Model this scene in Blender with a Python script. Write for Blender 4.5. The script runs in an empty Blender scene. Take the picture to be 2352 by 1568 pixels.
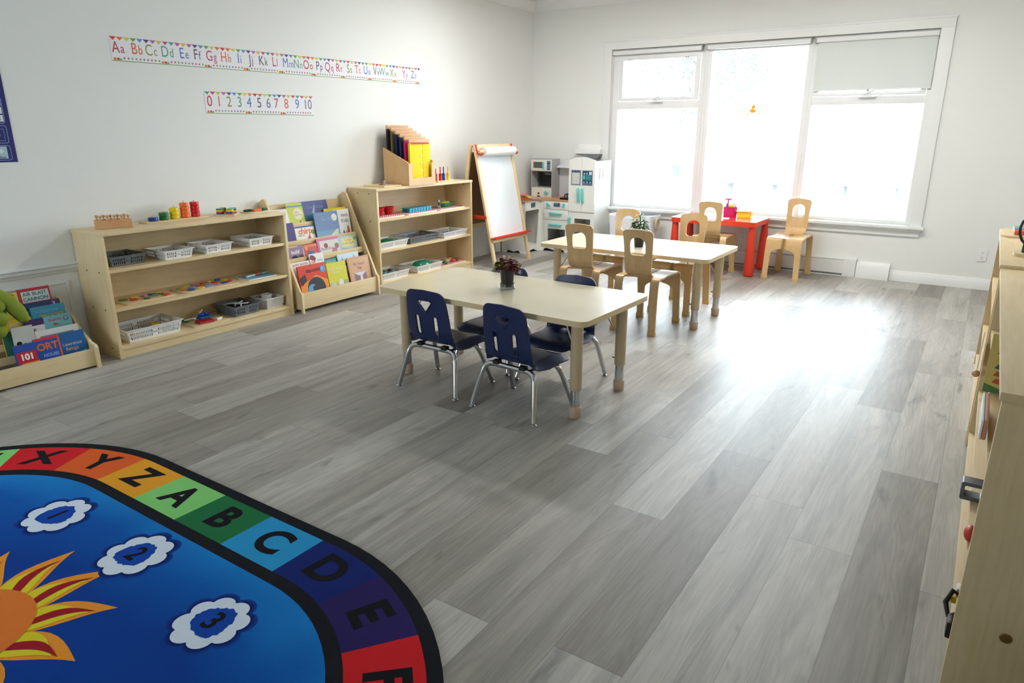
import bpy, bmesh, math, random
from mathutils import Vector, Matrix
random.seed(7)
scn = bpy.context.scene
COL = scn.collection
PI = math.pi
R = math.radians

# ------------------------------------------------------------------ materials
def lin(c):
    c = c / 255.0
    return c / 12.92 if c <= 0.04045 else ((c + 0.055) / 1.055) ** 2.4
def S(r, g, b):
    return (lin(r), lin(g), lin(b), 1.0)
MATS = {}
def nodes_of(name):
    m = bpy.data.materials.new(name)
    m.use_nodes = True
    nt = m.node_tree
    bsdf = nt.nodes['Principled BSDF']
    return m, nt, bsdf
def link(nt, a, b):
    nt.links.new(a, b)
def math_node(nt, op, a, b=None, clamp=False):
    n = nt.nodes.new('ShaderNodeMath'); n.operation = op; n.use_clamp = clamp
    for i, v in enumerate((a, b)):
        if v is None: continue
        if isinstance(v, (int, float)): n.inputs[i].default_value = v
        else: link(nt, v, n.inputs[i])
    return n.outputs[0]
def mix_col(nt, fac, a, b, blend='MIX'):
    n = nt.nodes.new('ShaderNodeMix'); n.data_type = 'RGBA'; n.blend_type = blend
    def put(sock, v):
        if isinstance(v, (int, float)): sock.default_value = v
        elif isinstance(v, tuple): sock.default_value = v
        else: link(nt, v, sock)
    put(n.inputs[0], fac); put(n.inputs[6], a); put(n.inputs[7], b)
    return n.outputs[2]
def paint(name, rgb, rough=0.5, metal=0.0, var=0.05, scale=30.0, bump=0.0, spec=0.5, coat=0.0, stretch=(1, 1, 1), emit=0.0, alpha=1.0):
    """plain procedural surface: base colour with a soft noise variation of tone and gloss"""
    if name in MATS: return MATS[name]
    m, nt, b = nodes_of(name)
    col = S(*rgb)
    tc = nt.nodes.new('ShaderNodeTexCoord')
    mp = nt.nodes.new('ShaderNodeMapping'); mp.inputs['Scale'].default_value = stretch
    link(nt, tc.outputs['Object'], mp.inputs['Vector'])
    nz = nt.nodes.new('ShaderNodeTexNoise'); nz.inputs['Scale'].default_value = scale; nz.inputs['Detail'].default_value = 4
    link(nt, mp.outputs[0], nz.inputs['Vector'])
    dark = tuple(c * (1 - var) for c in col[:3]) + (1,)
    lite = tuple(min(1, c * (1 + var)) for c in col[:3]) + (1,)
    link(nt, mix_col(nt, nz.outputs['Fac'], dark, lite), b.inputs['Base Color'])
    r = math_node(nt, 'MULTIPLY_ADD', nz.outputs['Fac'], 0.12); r.node.inputs[2].default_value = max(0.0, rough - 0.06)
    link(nt, r, b.inputs['Roughness'])
    b.inputs['Metallic'].default_value = metal
    b.inputs['Specular IOR Level'].default_value = spec
    b.inputs['Coat Weight'].default_value = coat
    b.inputs['Alpha'].default_value = alpha
    if bump:
        bp = nt.nodes.new('ShaderNodeBump'); bp.inputs['Strength'].default_value = bump; bp.inputs['Distance'].default_value = 0.002
        link(nt, nz.outputs['Fac'], bp.inputs['Height']); link(nt, bp.outputs[0], b.inputs['Normal'])
    MATS[name] = m
    return m
def wood(name, rgb, rgb2, axis='Y', rough=0.45, scale=9.0, amount=0.5, coat=0.0):
    """fine grained timber: noise drawn out along one axis plus a soft cloud"""
    if name in MATS: return MATS[name]
    m, nt, b = nodes_of(name)
    tc = nt.nodes.new('ShaderNodeTexCoord')
    mp = nt.nodes.new('ShaderNodeMapping')
    k = {'X': (0.5, 7, 7), 'Y': (7, 0.5, 7), 'Z': (7, 7, 0.5)}[axis]
    mp.inputs['Scale'].default_value = k
    link(nt, tc.outputs['Object'], mp.inputs['Vector'])
    n1 = nt.nodes.new('ShaderNodeTexNoise'); n1.inputs['Scale'].default_value = scale; n1.inputs['Detail'].default_value = 6; n1.inputs['Distortion'].default_value = 0.8
    link(nt, mp.outputs[0], n1.inputs['Vector'])
    n2 = nt.nodes.new('ShaderNodeTexNoise'); n2.inputs['Scale'].default_value = 3.5; n2.inputs['Detail'].default_value = 2
    link(nt, tc.outputs['Object'], n2.inputs['Vector'])
    f = math_node(nt, 'ADD', math_node(nt, 'MULTIPLY', n1.outputs['Fac'], amount), math_node(nt, 'MULTIPLY', n2.outputs['Fac'], 1 - amount))
    rp = nt.nodes.new('ShaderNodeValToRGB')
    rp.color_ramp.elements[0].position = 0.3; rp.color_ramp.elements[0].color = S(*rgb2)
    rp.color_ramp.elements[1].position = 0.68; rp.color_ramp.elements[1].color = S(*rgb)
    link(nt, f, rp.inputs['Fac']); link(nt, rp.outputs['Color'], b.inputs['Base Color'])
    b.inputs['Roughness'].default_value = rough
    b.inputs['Coat Weight'].default_value = coat
    b.inputs['Coat Roughness'].default_value = 0.15
    MATS[name] = m
    return m

# ------------------------------------------------------------------ mesh builder
_textcache = {}
class MB:
    def __init__(s):
        s.bm = bmesh.new(); s.mats = []
    def mi(s, m):
        if m not in s.mats: s.mats.append(m)
        return s.mats.index(m)
    def faces(s, fs, m):
        i = s.mi(m)
        for f in fs: f.material_index = i
    def poly(s, pts, m):
        f = s.bm.faces.new([s.bm.verts.new(p) for p in pts]); f.material_index = s.mi(m); return f
    def box(s, c, size, m, rz=0.0, bev=0.0, M=None):
        r = bmesh.ops.create_cube(s.bm, size=1.0)
        vs = r['verts']
        T = Matrix.Translation(c) @ (M if M is not None else Matrix.Rotation(rz, 4, 'Z')) @ Matrix.Diagonal((size[0], size[1], size[2], 1))
        bmesh.ops.transform(s.bm, matrix=T, verts=vs)
        fs = set(f for v in vs for f in v.link_faces)
        s.faces(fs, m)
        if bev > 0:
            es = list(set(e for v in vs for e in v.link_edges))
            q = bmesh.ops.bevel(s.bm, geom=es, offset=min(bev, min(size) * 0.45), segments=2, affect='EDGES', profile=0.7)
            s.faces([f for f in q['faces']], m)
        return s
    def bb(s, lo, hi, m, bev=0.0):
        return s.box([(lo[i] + hi[i]) / 2 for i in range(3)], [abs(hi[i] - lo[i]) for i in range(3)], m, bev=bev)
    def cyl(s, p0, p1, r0, r1, m, n=18):
        return s.tube([p0, p1], [r0, r1], m, n)
    def tube(s, pts, r, m, n=10, closed=False, cap=True):
        pts = [Vector(p) for p in pts]
        rs = r if isinstance(r, (list, tuple)) else [r] * len(pts)
        rings = []; up = None; N = len(pts); i_m = s.mi(m)
        for i, p in enumerate(pts):
            if closed: t = (pts[(i + 1) % N] - pts[i - 1])
            else: t = pts[min(i + 1, N - 1)] - pts[max(i - 1, 0)]
            t.normalize()
            if up is None:
                up = Vector((0, 0, 1)) if abs(t.z) < 0.9 else Vector((1, 0, 0))
            a = t.cross(up)
            if a.length < 1e-5: a = t.cross(Vector((0, 1, 0)))
            a.normalize(); b = a.cross(t).normalized(); up = b
            rings.append([s.bm.verts.new(p + (a * math.cos(2 * PI * k / n) + b * math.sin(2 * PI * k / n)) * rs[i]) for k in range(n)])
        for i in range(N if closed else N - 1):
            A = rings[i]; B = rings[(i + 1) % N]
            for k in range(n):
                f = s.bm.faces.new((A[k], A[(k + 1) % n], B[(k + 1) % n], B[k])); f.material_index = i_m
        if cap and not closed:
            f = s.bm.faces.new(rings[0]); f.material_index = i_m
            f = s.bm.faces.new(rings[-1][::-1]); f.material_index = i_m
        return s
    def lathe(s, prof, m, c=(0, 0, 0), n=28, sx=1.0, sy=1.0):
        c = Vector(c); rings = []; i_m = s.mi(m)
        for (r, z) in prof:
            if r < 1e-6: rings.append([s.bm.verts.new(c + Vector((0, 0, z)))])
            else: rings.append([s.bm.verts.new(c + Vector((r * sx * math.cos(2 * PI * k / n), r * sy * math.sin(2 * PI * k / n), z))) for k in range(n)])
        for A, B in zip(rings, rings[1:]):
            for k in range(n):
                a, b = A[k % len(A)], A[(k + 1) % n % len(A)]
                d, e = B[k % len(B)], B[(k + 1) % n % len(B)]
                vs = []
                for v in (a, b, e, d):
                    if v not in vs: vs.append(v)
                if len(vs) > 2:
                    f = s.bm.faces.new(vs); f.material_index = i_m
        return s
    def ball(s, c, r, m, sc=(1, 1, 1), n=14, M=None):
        q = bmesh.ops.create_uvsphere(s.bm, u_segments=n, v_segments=max(6, n * 2 // 3), radius=r)
        T = Matrix.Translation(c) @ (M if M is not None else Matrix.Identity(4)) @ Matrix.Diagonal((sc[0], sc[1], sc[2], 1))
        bmesh.ops.transform(s.bm, matrix=T, verts=q['verts'])
        s.faces(set(f for v in q['verts'] for f in v.link_faces), m)
        return s
    def panel(s, outer, holes, th, m, fn=None, uc=(), vc=(), edge=None):
        """a sheet cut to an outline with holes; u,v mapped to space by fn(u,v,t), t from 0 to th"""
        if fn is None: fn = lambda u, v, t: (u, t, v)
        b = bmesh.new(); es = []
        for lp in [outer] + list(holes):
            vs = [b.verts.new((p[0], p[1], 0)) for p in lp]
            for i in range(len(vs)): es.append(b.edges.new((vs[i], vs[(i + 1) % len(vs)])))
        bmesh.ops.triangle_fill(b, use_beauty=True, use_dissolve=False, edges=es)
        for k, lst in ((0, uc), (1, vc)):
            for w in lst:
                no = (1, 0, 0) if k == 0 else (0, 1, 0); co = (w, 0, 0) if k == 0 else (0, w, 0)
                bmesh.ops.bisect_plane(b, geom=b.verts[:] + b.edges[:] + b.faces[:], plane_co=co, plane_no=no, dist=1e-6)
        bmesh.ops.recalc_face_normals(b, faces=b.faces[:])
        b.faces.ensure_lookup_table()
        if b.faces and b.faces[0].normal.z < 0: bmesh.ops.reverse_faces(b, faces=b.faces[:])
        i_m = s.mi(m); i_e = s.mi(edge) if edge else i_m
        lo = {}; hi = {}
        for v in b.verts:
            lo[v] = s.bm.verts.new(fn(v.co.x, v.co.y, 0.0)); hi[v] = s.bm.verts.new(fn(v.co.x, v.co.y, th))
        for f in b.faces:
            q = s.bm.faces.new([hi[v] for v in f.verts]); q.material_index = i_m
            q = s.bm.faces.new([lo[v] for v in f.verts][::-1]); q.material_index = i_m
        for e in b.edges:
            if len(e.link_faces) == 1:
                f = e.link_faces[0]; vs = list(f.verts); i = vs.index(e.verts[0])
                a, c = (e.verts[0], e.verts[1]) if vs[(i + 1) % len(vs)] == e.verts[1] else (e.verts[1], e.verts[0])
                q = s.bm.faces.new((lo[a], lo[c], hi[c], hi[a])); q.material_index = i_e
        b.free()
        return s
    def prism(s, pts, z0, z1, m, M=None):
        """outline in XY pushed from z0 to z1 (concave outlines allowed)"""
        T = M if M is not None else Matrix.Identity(4)
        return s.panel(pts, [], z1 - z0, m, fn=lambda u, v, t: T @ Vector((u, v, z0 + t)))
    def flat(s, pts, m, fn):
        b = bmesh.new(); vs = [b.verts.new((p[0], p[1], 0)) for p in pts]
        es = [b.edges.new((vs[i], vs[(i + 1) % len(vs)])) for i in range(len(vs))]
        bmesh.ops.triangle_fill(b, use_beauty=True, use_dissolve=False, edges=es)
        im = s.mi(m); mp = {v: s.bm.verts.new(fn(v.co.x, v.co.y)) for v in b.verts}
        for f in b.faces:
            fl = list(f.verts)
            if f.normal.z < 0: fl.reverse()
            q = s.bm.faces.new([mp[v] for v in fl]); q.material_index = im
        b.free(); return s
    def text(s, body, m, size, fn, off=0.0, align='CENTER'):
        """lettering laid flat on a surface: fn(u,v) gives the point in space"""
        key = (body, off, align)
        if key not in _textcache:
            cu = bpy.data.curves.new('t', 'FONT'); cu.body = body; cu.size = 1.0; cu.align_x = align; cu.align_y = 'CENTER'; cu.offset = off; cu.resolution_u = 7
            ob = bpy.data.objects.new('t', cu); COL.objects.link(ob)
            dg = bpy.context.evaluated_depsgraph_get(); dg.update()
            me = ob.evaluated_get(dg).to_mesh()
            _textcache[key] = ([(v.co.x, v.co.y) for v in me.vertices], [tuple(p.vertices) for p in me.polygons])
            ob.evaluated_get(dg).to_mesh_clear()
            bpy.data.objects.remove(ob); bpy.data.curves.remove(cu)
        vs, ps = _textcache[key]
        im = s.mi(m)
        V = [s.bm.verts.new(fn(x * size, y * size)) for x, y in vs]
        for p in ps:
            try:
                f = s.bm.faces.new([V[i] for i in p]); f.material_index = im
            except ValueError: pass
        return s
    def xform(s, T):
        bmesh.ops.transform(s.bm, matrix=T, verts=s.bm.verts[:]); return s
    def build(s, name, parent=None, loc=(0, 0, 0), rz=0.0, ang=38, recalc=False):
        if recalc: bmesh.ops.recalc_face_normals(s.bm, faces=s.bm.faces[:])
        me = bpy.data.meshes.new(name); s.bm.to_mesh(me); s.bm.free()
        for m in s.mats: me.materials.append(m)
        me.polygons.foreach_set('use_smooth', [True] * len(me.polygons))
        me.set_sharp_from_angle(angle=R(ang))
        o = bpy.data.objects.new(name, me); COL.objects.link(o)
        o.location = loc; o.rotation_euler = (0, 0, rz)
        if parent is not None: o.parent = parent
        return o

def tag(o, label=None, cat=None, group=None, kind=None):
    if label: o['label'] = label
    if cat: o['category'] = cat
    if group: o['group'] = group
    if kind: o['kind'] = kind
    return o
def thing(name, label, cat, loc=(0, 0, 0), rz=0.0, group=None):
    o = bpy.data.objects.new(name, None); COL.objects.link(o)
    o.empty_display_size = 0.05
    o.location = loc; o.rotation_euler = (0, 0, rz)
    return tag(o, label, cat, group)
def solo(name, mb, label, cat, loc=(0, 0, 0), rz=0.0, group=None):
    return tag(mb.build(name, loc=loc, rz=rz), label, cat, group)
def struct(name, mb, parent=None):
    o = mb.build(name, parent)
    if parent is None: o['kind'] = 'structure'
    return o
KIDS = {}
def dup(root, loc, rz, label, group=None):
    """copy a thing with copies of its parts and sub-parts"""
    kids = lambda o: list(o.children)
    def cp(o, parent):
        c = o.copy(); COL.objects.link(c)
        if parent is not None: c.parent = parent
        for ch in kids(o): cp(ch, c)
        return c
    r = cp(root, None); r.location = loc; r.rotation_euler = (0, 0, rz)
    r['label'] = label
    if group: r['group'] = group
    return r
def rrect(x0, y0, x1, y1, r, n=6):
    pts = []
    for cx, cy, a in ((x1 - r, y1 - r, 0), (x0 + r, y1 - r, 90), (x0 + r, y0 + r, 180), (x1 - r, y0 + r, 270)):
        for i in range(n + 1):
            t = R(a + 90 * i / n); pts.append((cx + r * math.cos(t), cy + r * math.sin(t)))
    return pts
def ngon(cx, cy, r, n, a0=0.0, ry=None):
    return [(cx + r * math.cos(a0 + 2 * PI * i / n), cy + (ry or r) * math.sin(a0 + 2 * PI * i / n)) for i in range(n)]
def interp(path, s):
    """point and tangent at length s along a 2-D polyline"""
    acc = 0.0
    for (a, b) in zip(path, path[1:]):
        d = math.hypot(b[0] - a[0], b[1] - a[1])
        if s <= acc + d or b is path[-1]:
            t = (s - acc) / d
            return (a[0] + (b[0] - a[0]) * t, a[1] + (b[1] - a[1]) * t), ((b[0] - a[0]) / d, (b[1] - a[1]) / d)
        acc += d
def smooth2(path, it=2):
    for _ in range(it):
        q = [path[0]]
        for a, b in zip(path, path[1:]):
            q.append(tuple(0.75 * x + 0.25 * y for x, y in zip(a, b))); q.append(tuple(0.25 * x + 0.75 * y for x, y in zip(a, b)))
        q.append(path[-1]); path = q
    return path
def plen(path):
    return sum(math.hypot(b[0] - a[0], b[1] - a[1]) for a, b in zip(path, path[1:]))
EXPO = 1.62
SKY = 6.0
FILL_LAMP = 13.0
# ------------------------------------------------------------------ camera, view, sky
cam = bpy.data.cameras.new('camera'); co = bpy.data.objects.new('camera', cam); COL.objects.link(co)
cam.sensor_width = 36.0; cam.lens = 1593.5 / 2352 * 36.0; cam.clip_start = 0.05; cam.clip_end = 200
co.location = (4.7455, -7.55, 1.4); co.rotation_euler = (PI / 2 - 0.2965, 0.0, 0.59222)
scn.camera = co
scn.view_settings.view_transform = 'Standard'; scn.view_settings.look = 'None'
scn.view_settings.exposure = EXPO; scn.view_settings.gamma = 1.0
scn.view_settings.use_curve_mapping = False
scn.cycles.max_bounces = 7; scn.cycles.diffuse_bounces = 4; scn.cycles.glossy_bounces = 3
scn.cycles.transmission_bounces = 6; scn.cycles.transparent_max_bounces = 12
scn.cycles.sample_clamp_indirect = 6.0
scn.cycles.caustics_reflective = False; scn.cycles.caustics_refractive = False
scn.cycles.use_denoising = True
scn.cycles.use_adaptive_sampling = True; scn.cycles.adaptive_threshold = 0.035
w = bpy.data.worlds.new('overcast_sky'); scn.world = w; w.use_nodes = True
nt = w.node_tree; bg = nt.nodes['Background']
tc = nt.nodes.new('ShaderNodeTexCoord'); sp = nt.nodes.new('ShaderNodeSeparateXYZ'); link(nt, tc.outputs['Generated'], sp.inputs[0])
rp = nt.nodes.new('ShaderNodeValToRGB'); link(nt, sp.outputs['Z'], rp.inputs['Fac'])
rp.color_ramp.elements[0].position = 0.0; rp.color_ramp.elements[0].color = (0.86, 0.94, 1.0, 1)
rp.color_ramp.elements[1].position = 0.9; rp.color_ramp.elements[1].color = (0.72, 0.86, 1.0, 1)
link(nt, rp.outputs['Color'], bg.inputs['Color']); bg.inputs['Strength'].default_value = SKY
def portal(name, loc, rot, sx, sy):
    l = bpy.data.lights.new(name, 'AREA'); l.shape = 'RECTANGLE'; l.size = sx; l.size_y = sy; l.energy = 1.0
    l.cycles.is_portal = True
    o = bpy.data.objects.new(name, l); COL.objects.link(o); o.location = loc; o.rotation_euler = rot
    return o

# ------------------------------------------------------------------ materials of the setting
M_wall = paint('wall_paint', (234, 235, 232), 0.6, var=0.012, scale=3.0, bump=0.02)
M_ceil = paint('ceiling_paint', (238, 238, 236), 0.8, var=0.01, scale=2.0)
M_trim = paint('white_gloss_trim', (234, 236, 235), 0.4, var=0.015, scale=6.0)
M_vinyl = paint('white_window_vinyl', (236, 238, 238), 0.35, var=0.01, scale=8.0)
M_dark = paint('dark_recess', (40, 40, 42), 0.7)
M_steel = paint('dull_steel', (150, 152, 155), 0.35, metal=0.9)
def glass_mat():
    m = bpy.data.materials.new('window_glass'); m.use_nodes = True; nt = m.node_tree; nt.nodes.clear()
    o = nt.nodes.new('ShaderNodeOutputMaterial'); t = nt.nodes.new('ShaderNodeBsdfTransparent'); g = nt.nodes.new('ShaderNodeBsdfGlossy'); mx = nt.nodes.new('ShaderNodeMixShader')
    nz = nt.nodes.new('ShaderNodeTexNoise'); nz.inputs['Scale'].default_value = 1.5
    f = nt.nodes.new('ShaderNodeFresnel'); f.inputs['IOR'].default_value = 1.45
    t.inputs['Color'].default_value = (0.96, 0.98, 0.98, 1)
    rr = math_node(nt, 'MULTIPLY', nz.outputs['Fac'], 0.04); link(nt, rr, g.inputs['Roughness'])
    link(nt, f.outputs[0], mx.inputs[0]); link(nt, t.outputs[0], mx.inputs[1]); link(nt, g.outputs[0], mx.inputs[2]); link(nt, mx.outputs[0], o.inputs[0])
    return m
M_glass = glass_mat()

def floor_mat():
    m, nt, b = nodes_of('grey_oak_planks')
    tc = nt.nodes.new('ShaderNodeTexCoord'); sp = nt.nodes.new('ShaderNodeSeparateXYZ'); link(nt, tc.outputs['Object'], sp.inputs[0])
    X, Y = sp.outputs['X'], sp.outputs['Y']
    u = math_node(nt, 'DIVIDE', math_node(nt, 'SUBTRACT', X, 4.354 - 0.209 * 40), 0.209)
    row = math_node(nt, 'FLOOR', u); fu = math_node(nt, 'FRACT', u)
    wn = nt.nodes.new('ShaderNodeTexWhiteNoise'); wn.noise_dimensions = '1D'; link(nt, row, wn.inputs['W'])
    v = math_node(nt, 'ADD', math_node(nt, 'DIVIDE', Y, 1.52), math_node(nt, 'MULTIPLY', wn.outputs['Value'], 9.7))
    colm = math_node(nt, 'FLOOR', v); fv = math_node(nt, 'FRACT', v)
    cb = nt.nodes.new('ShaderNodeCombineXYZ'); link(nt, row, cb.inputs[0]); link(nt, colm, cb.inputs[1])
    w2 = nt.nodes.new('ShaderNodeTexWhiteNoise'); w2.noise_dimensions = '3D'; link(nt, cb.outputs[0], w2.inputs['Vector'])
    rnd = w2.outputs['Value']
    off = math_node(nt, 'MULTIPLY', rnd, 53.0)
    def noise(sx, sy, scale, detail, rough, dist):
        c = nt.nodes.new('ShaderNodeCombineXYZ')
        link(nt, math_node(nt, 'MULTIPLY', X, sx), c.inputs[0]); link(nt, math_node(nt, 'MULTIPLY', Y, sy), c.inputs[1]); link(nt, off, c.inputs[2])
        n = nt.nodes.new('ShaderNodeTexNoise'); n.inputs['Scale'].default_value = scale; n.inputs['Detail'].default_value = detail
        n.inputs['Roughness'].default_value = rough; n.inputs['Distortion'].default_value = dist
        link(nt, c.outputs[0], n.inputs['Vector']); return n.outputs['Fac']
    fine = noise(60, 1.6, 3.0, 8, 0.68, 0.4)
    blot = noise(6, 0.5, 2.0, 5, 0.62, 0.45)
    knot = noise(7, 2.2, 1.3, 3, 0.55, 0.6)
    cath = noise(7, 0.55, 1.2, 2, 0.5, 0.9)
    ring = math_node(nt, 'SINE', math_node(nt, 'MULTIPLY', cath, 95.0))
    ramp = nt.nodes.new('ShaderNodeValToRGB'); link(nt, rnd, ramp.inputs['Fac'])
    cr = ramp.color_ramp; cr.interpolation = 'LINEAR'
    cr.elements[0].position = 0.0; cr.elements[0].color = S(137, 131, 124)
    cr.elements[1].position = 1.0; cr.elements[1].color = S(187, 184, 177)
    e = cr.elements.new(0.30); e.color = S(158, 153, 146)
    e = cr.elements.new(0.65); e.color = S(172, 168, 161)
    g1 = nt.nodes.new('ShaderNodeMapRange'); link(nt, fine, g1.inputs[0]); g1.inputs[1].default_value = 0.3; g1.inputs[2].default_value = 0.7; g1.inputs[3].default_value = 0.86; g1.inputs[4].default_value = 1.10
    g2 = nt.nodes.new('ShaderNodeMapRange'); link(nt, blot, g2.inputs[0]); g2.inputs[1].default_value = 0.30; g2.inputs[2].default_value = 0.58; g2.inputs[3].default_value = 0.70; g2.inputs[4].default_value = 1.06
    g3 = nt.nodes.new('ShaderNodeMapRange'); link(nt, ring, g3.inputs[0]); g3.inputs[1].default_value = -1; g3.inputs[2].default_value = 1; g3.inputs[3].default_value = 0.92; g3.inputs[4].default_value = 1.04
    g4 = nt.nodes.new('ShaderNodeMapRange'); link(nt, knot, g4.inputs[0]); g4.inputs[1].default_value = 0.26; g4.inputs[2].default_value = 0.36; g4.inputs[3].default_value = 0.6; g4.inputs[4].default_value = 1.0
    gm = math_node(nt, 'MULTIPLY', math_node(nt, 'MULTIPLY', math_node(nt, 'MULTIPLY', g1.outputs[0], g2.outputs[0]), g3.outputs[0]), g4.outputs[0])
    su = math_node(nt, 'LESS_THAN', math_node(nt, 'MINIMUM', fu, math_node(nt, 'SUBTRACT', 1.0, fu)), 0.006)
    sv = math_node(nt, 'LESS_THAN', math_node(nt, 'MINIMUM', fv, math_node(nt, 'SUBTRACT', 1.0, fv)), 0.0011)
    seam = math_node(nt, 'MAXIMUM', su, sv)
    gm = math_node(nt, 'MULTIPLY', gm, math_node(nt, 'SUBTRACT', 1.0, math_node(nt, 'MULTIPLY', seam, 0.32)))
    vm = nt.nodes.new('ShaderNodeVectorMath'); vm.operation = 'SCALE'; link(nt, ramp.outputs['Color'], vm.inputs[0]); link(nt, gm, vm.inputs['Scale'])
    link(nt, vm.outputs[0], b.inputs['Base Color'])
    rg = nt.nodes.new('ShaderNodeMapRange'); link(nt, fine, rg.inputs[0]); rg.inputs[1].default_value = 0.3; rg.inputs[2].default_value = 0.7; rg.inputs[3].default_value = 0.37; rg.inputs[4].default_value = 0.47
    link(nt, rg.outputs[0], b.inputs['Roughness'])
    b.inputs['Specular IOR Level'].default_value = 0.36
    bp = nt.nodes.new('ShaderNodeBump'); bp.inputs['Strength'].default_value = 0.12; bp.inputs['Distance'].default_value = 0.001
    link(nt, math_node(nt, 'SUBTRACT', fine, math_node(nt, 'MULTIPLY', seam, 0.8)), bp.inputs['Height']); link(nt, bp.outputs[0], b.inputs['Normal'])
    return m
M_floor = floor_mat()

# ------------------------------------------------------------------ shell
XL, XR, YF, ZC = -0.02, 5.24, -9.7, 2.82
m = MB(); m.bb((XL - 0.15, YF - 0.15, -0.12), (XR + 0.15, 0.15, 0), M_floor); struct('floor', m)
m = MB(); m.bb((XL - 0.15, YF - 0.15, ZC), (XR + 0.15, 0.15, ZC + 0.12), M_ceil); struct('ceiling', m)
m = MB(); m.bb((XL - 0.15, YF, 0), (XL, 0, ZC), M_wall); struct('wall_left', m)
m = MB(); m.bb((XR, YF, 0), (XR + 0.15, 0, ZC), M_wall); struct('wall_right', m)
WX0, WX1, WZ0, WZ1 = 1.02, 4.18, 0.515, 2.245
def wall_holes(mb, y0, y1, holes):
    mb.panel([(XL - 0.15, 0), (XR + 0.15, 0), (XR + 0.15, ZC), (XL - 0.15, ZC)], [[(a, c), (b_, c), (b_, d), (a, d)] for a, b_, c, d in holes], y1 - y0, M_wall, fn=lambda u, v, t: (u, y0 + t, v))
m = MB(); wall_holes(m, 0.0, 0.15, [(WX0, WX1, WZ0, WZ1)]); struct('wall_back', m)
FILL_WINDOW = [(0.6, 2.05, 0.95, 2.15)]  # unseen window added behind the camera, sized for the fill daylight it admits
m = MB(); wall_holes(m, YF - 0.15, YF, FILL_WINDOW); struct('wall_front', m)
for k, (a, b_, c, d) in enumerate(FILL_WINDOW):
    wn = thing('window_%d' % (k + 2), None, None); wn['kind'] = 'structure'
    f = MB()
    for lo, hi in (((a, c), (a + 0.06, d)), ((b_ - 0.06, c), (b_, d)), ((a, c), (b_, c + 0.06)), ((a, d - 0.06), (b_, d)), (((a + b_) / 2 - 0.03, c), ((a + b_) / 2 + 0.03, d))):
        f.bb((lo[0], YF - 0.11, lo[1]), (hi[0], YF - 0.04, hi[1]), M_vinyl)
    f.build('window_frame', wn)
    g = MB(); g.bb((a + 0.05, YF - 0.08, c + 0.05), (b_ - 0.05, YF - 0.074, d - 0.05), M_glass); g.build('pane', wn)
    portal('window_portal', ((a + b_) / 2, YF - 0.16, (c + d) / 2), (R(90), 0, 0), b_ - a, d - c)
portal('window_portal', ((WX0 + WX1) / 2, 0.16, (WZ0 + WZ1) / 2), (R(-90), 0, 0), WX1 - WX0, WZ1 - WZ0)

M_fillglow = bpy.data.materials.new('added_lamp_diffuser'); M_fillglow.use_nodes = True
_b = M_fillglow.node_tree.nodes['Principled BSDF']; _b.inputs['Emission Color'].default_value = (1.0, 0.98, 0.945, 1); _b.inputs['Emission Strength'].default_value = FILL_LAMP; _b.inputs['Base Color'].default_value = (0.9, 0.9, 0.88, 1)
for k, (x, y) in enumerate(((1.6, -2.0), (3.7, -2.0))):  # unseen ceiling panels, added to brighten the back of the room
    t = thing('added_ceiling_light', 'added unseen ceiling fill light, the %s of two over the tables' % ('one nearer the left wall', 'one nearer the right wall')[k], 'ceiling light', (x, y, ZC - 0.002), 0, 'added ceiling fill lights')
    m = MB(); m.bb((-0.62, -0.17, -0.06), (0.62, -0.15, 0), M_trim); m.bb((-0.62, 0.15, -0.06), (0.62, 0.17, 0), M_trim); m.bb((-0.62, -0.15, -0.06), (-0.6, 0.15, 0), M_trim); m.bb((0.6, -0.15, -0.06), (0.62, 0.15, 0), M_trim); m.build('frame', t)
    m = MB(); m.bb((-0.6, -0.15, -0.05), (0.6, 0.15, -0.03), M_fillglow); m.build('diffuser', t)
# trims: crown moulding, chair rail, baseboards
CROWN = [(0, 0), (0.012, 0), (0.016, 0.02), (0.05, 0.06), (0.055, 0.085), (0.085, 0.095), (0.085, 0.11), (0, 0.11)]
m = MB()
m.panel(CROWN, [], -YF, M_trim, fn=lambda u, v, t: (XL + u, -t, 2.71 + v))
m.panel(CROWN, [], XR - XL, M_trim, fn=lambda u, v, t: (XL + t, -u, 2.71 + v)); struct('trim_1', m)
RAIL = [(0, 0), (0.008, 0.0), (0.011, 0.014), (0.02, 0.022), (0.022, 0.04), (0.032, 0.048), (0.03, 0.056), (0, 0.058)]
m = MB(); m.panel(RAIL, [], -YF - 0.01, M_trim, fn=lambda u, v, t: (XL + u, -0.01 - t, 0.538 + v)); struct('trim_2', m)
m = MB()
for k in range(14):
    y1 = -0.25 - k * 0.66
    for z0, z1 in ((0.16, 0.172), (0.47, 0.482)): m.bb((XL, y1 - 0.56, z0), (XL + 0.008, y1, z1), M_trim)
    for yy in (y1 - 0.56, y1 - 0.012): m.bb((XL, yy, 0.172), (XL + 0.008, yy + 0.012, 0.47), M_trim)
struct('trim_3', m)
BASE = [(0, 0), (0.016, 0), (0.016, 0.075), (0.012, 0.085), (0.009, 0.105), (0, 0.11)]
m = MB(); m.panel(BASE, [], -YF, M_trim, fn=lambda u, v, t: (XL + u, -t, v)); struct('baseboard_left', m)
m = MB(); m.panel(BASE, [], 1.158, M_trim, fn=lambda u, v, t: (4.082 + t, -u * 1.6, v * 0.9))
m.panel(BASE, [], 1.1, M_trim, fn=lambda u, v, t: (XL + t, -u, v)); struct('baseboard_back', m)

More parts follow.
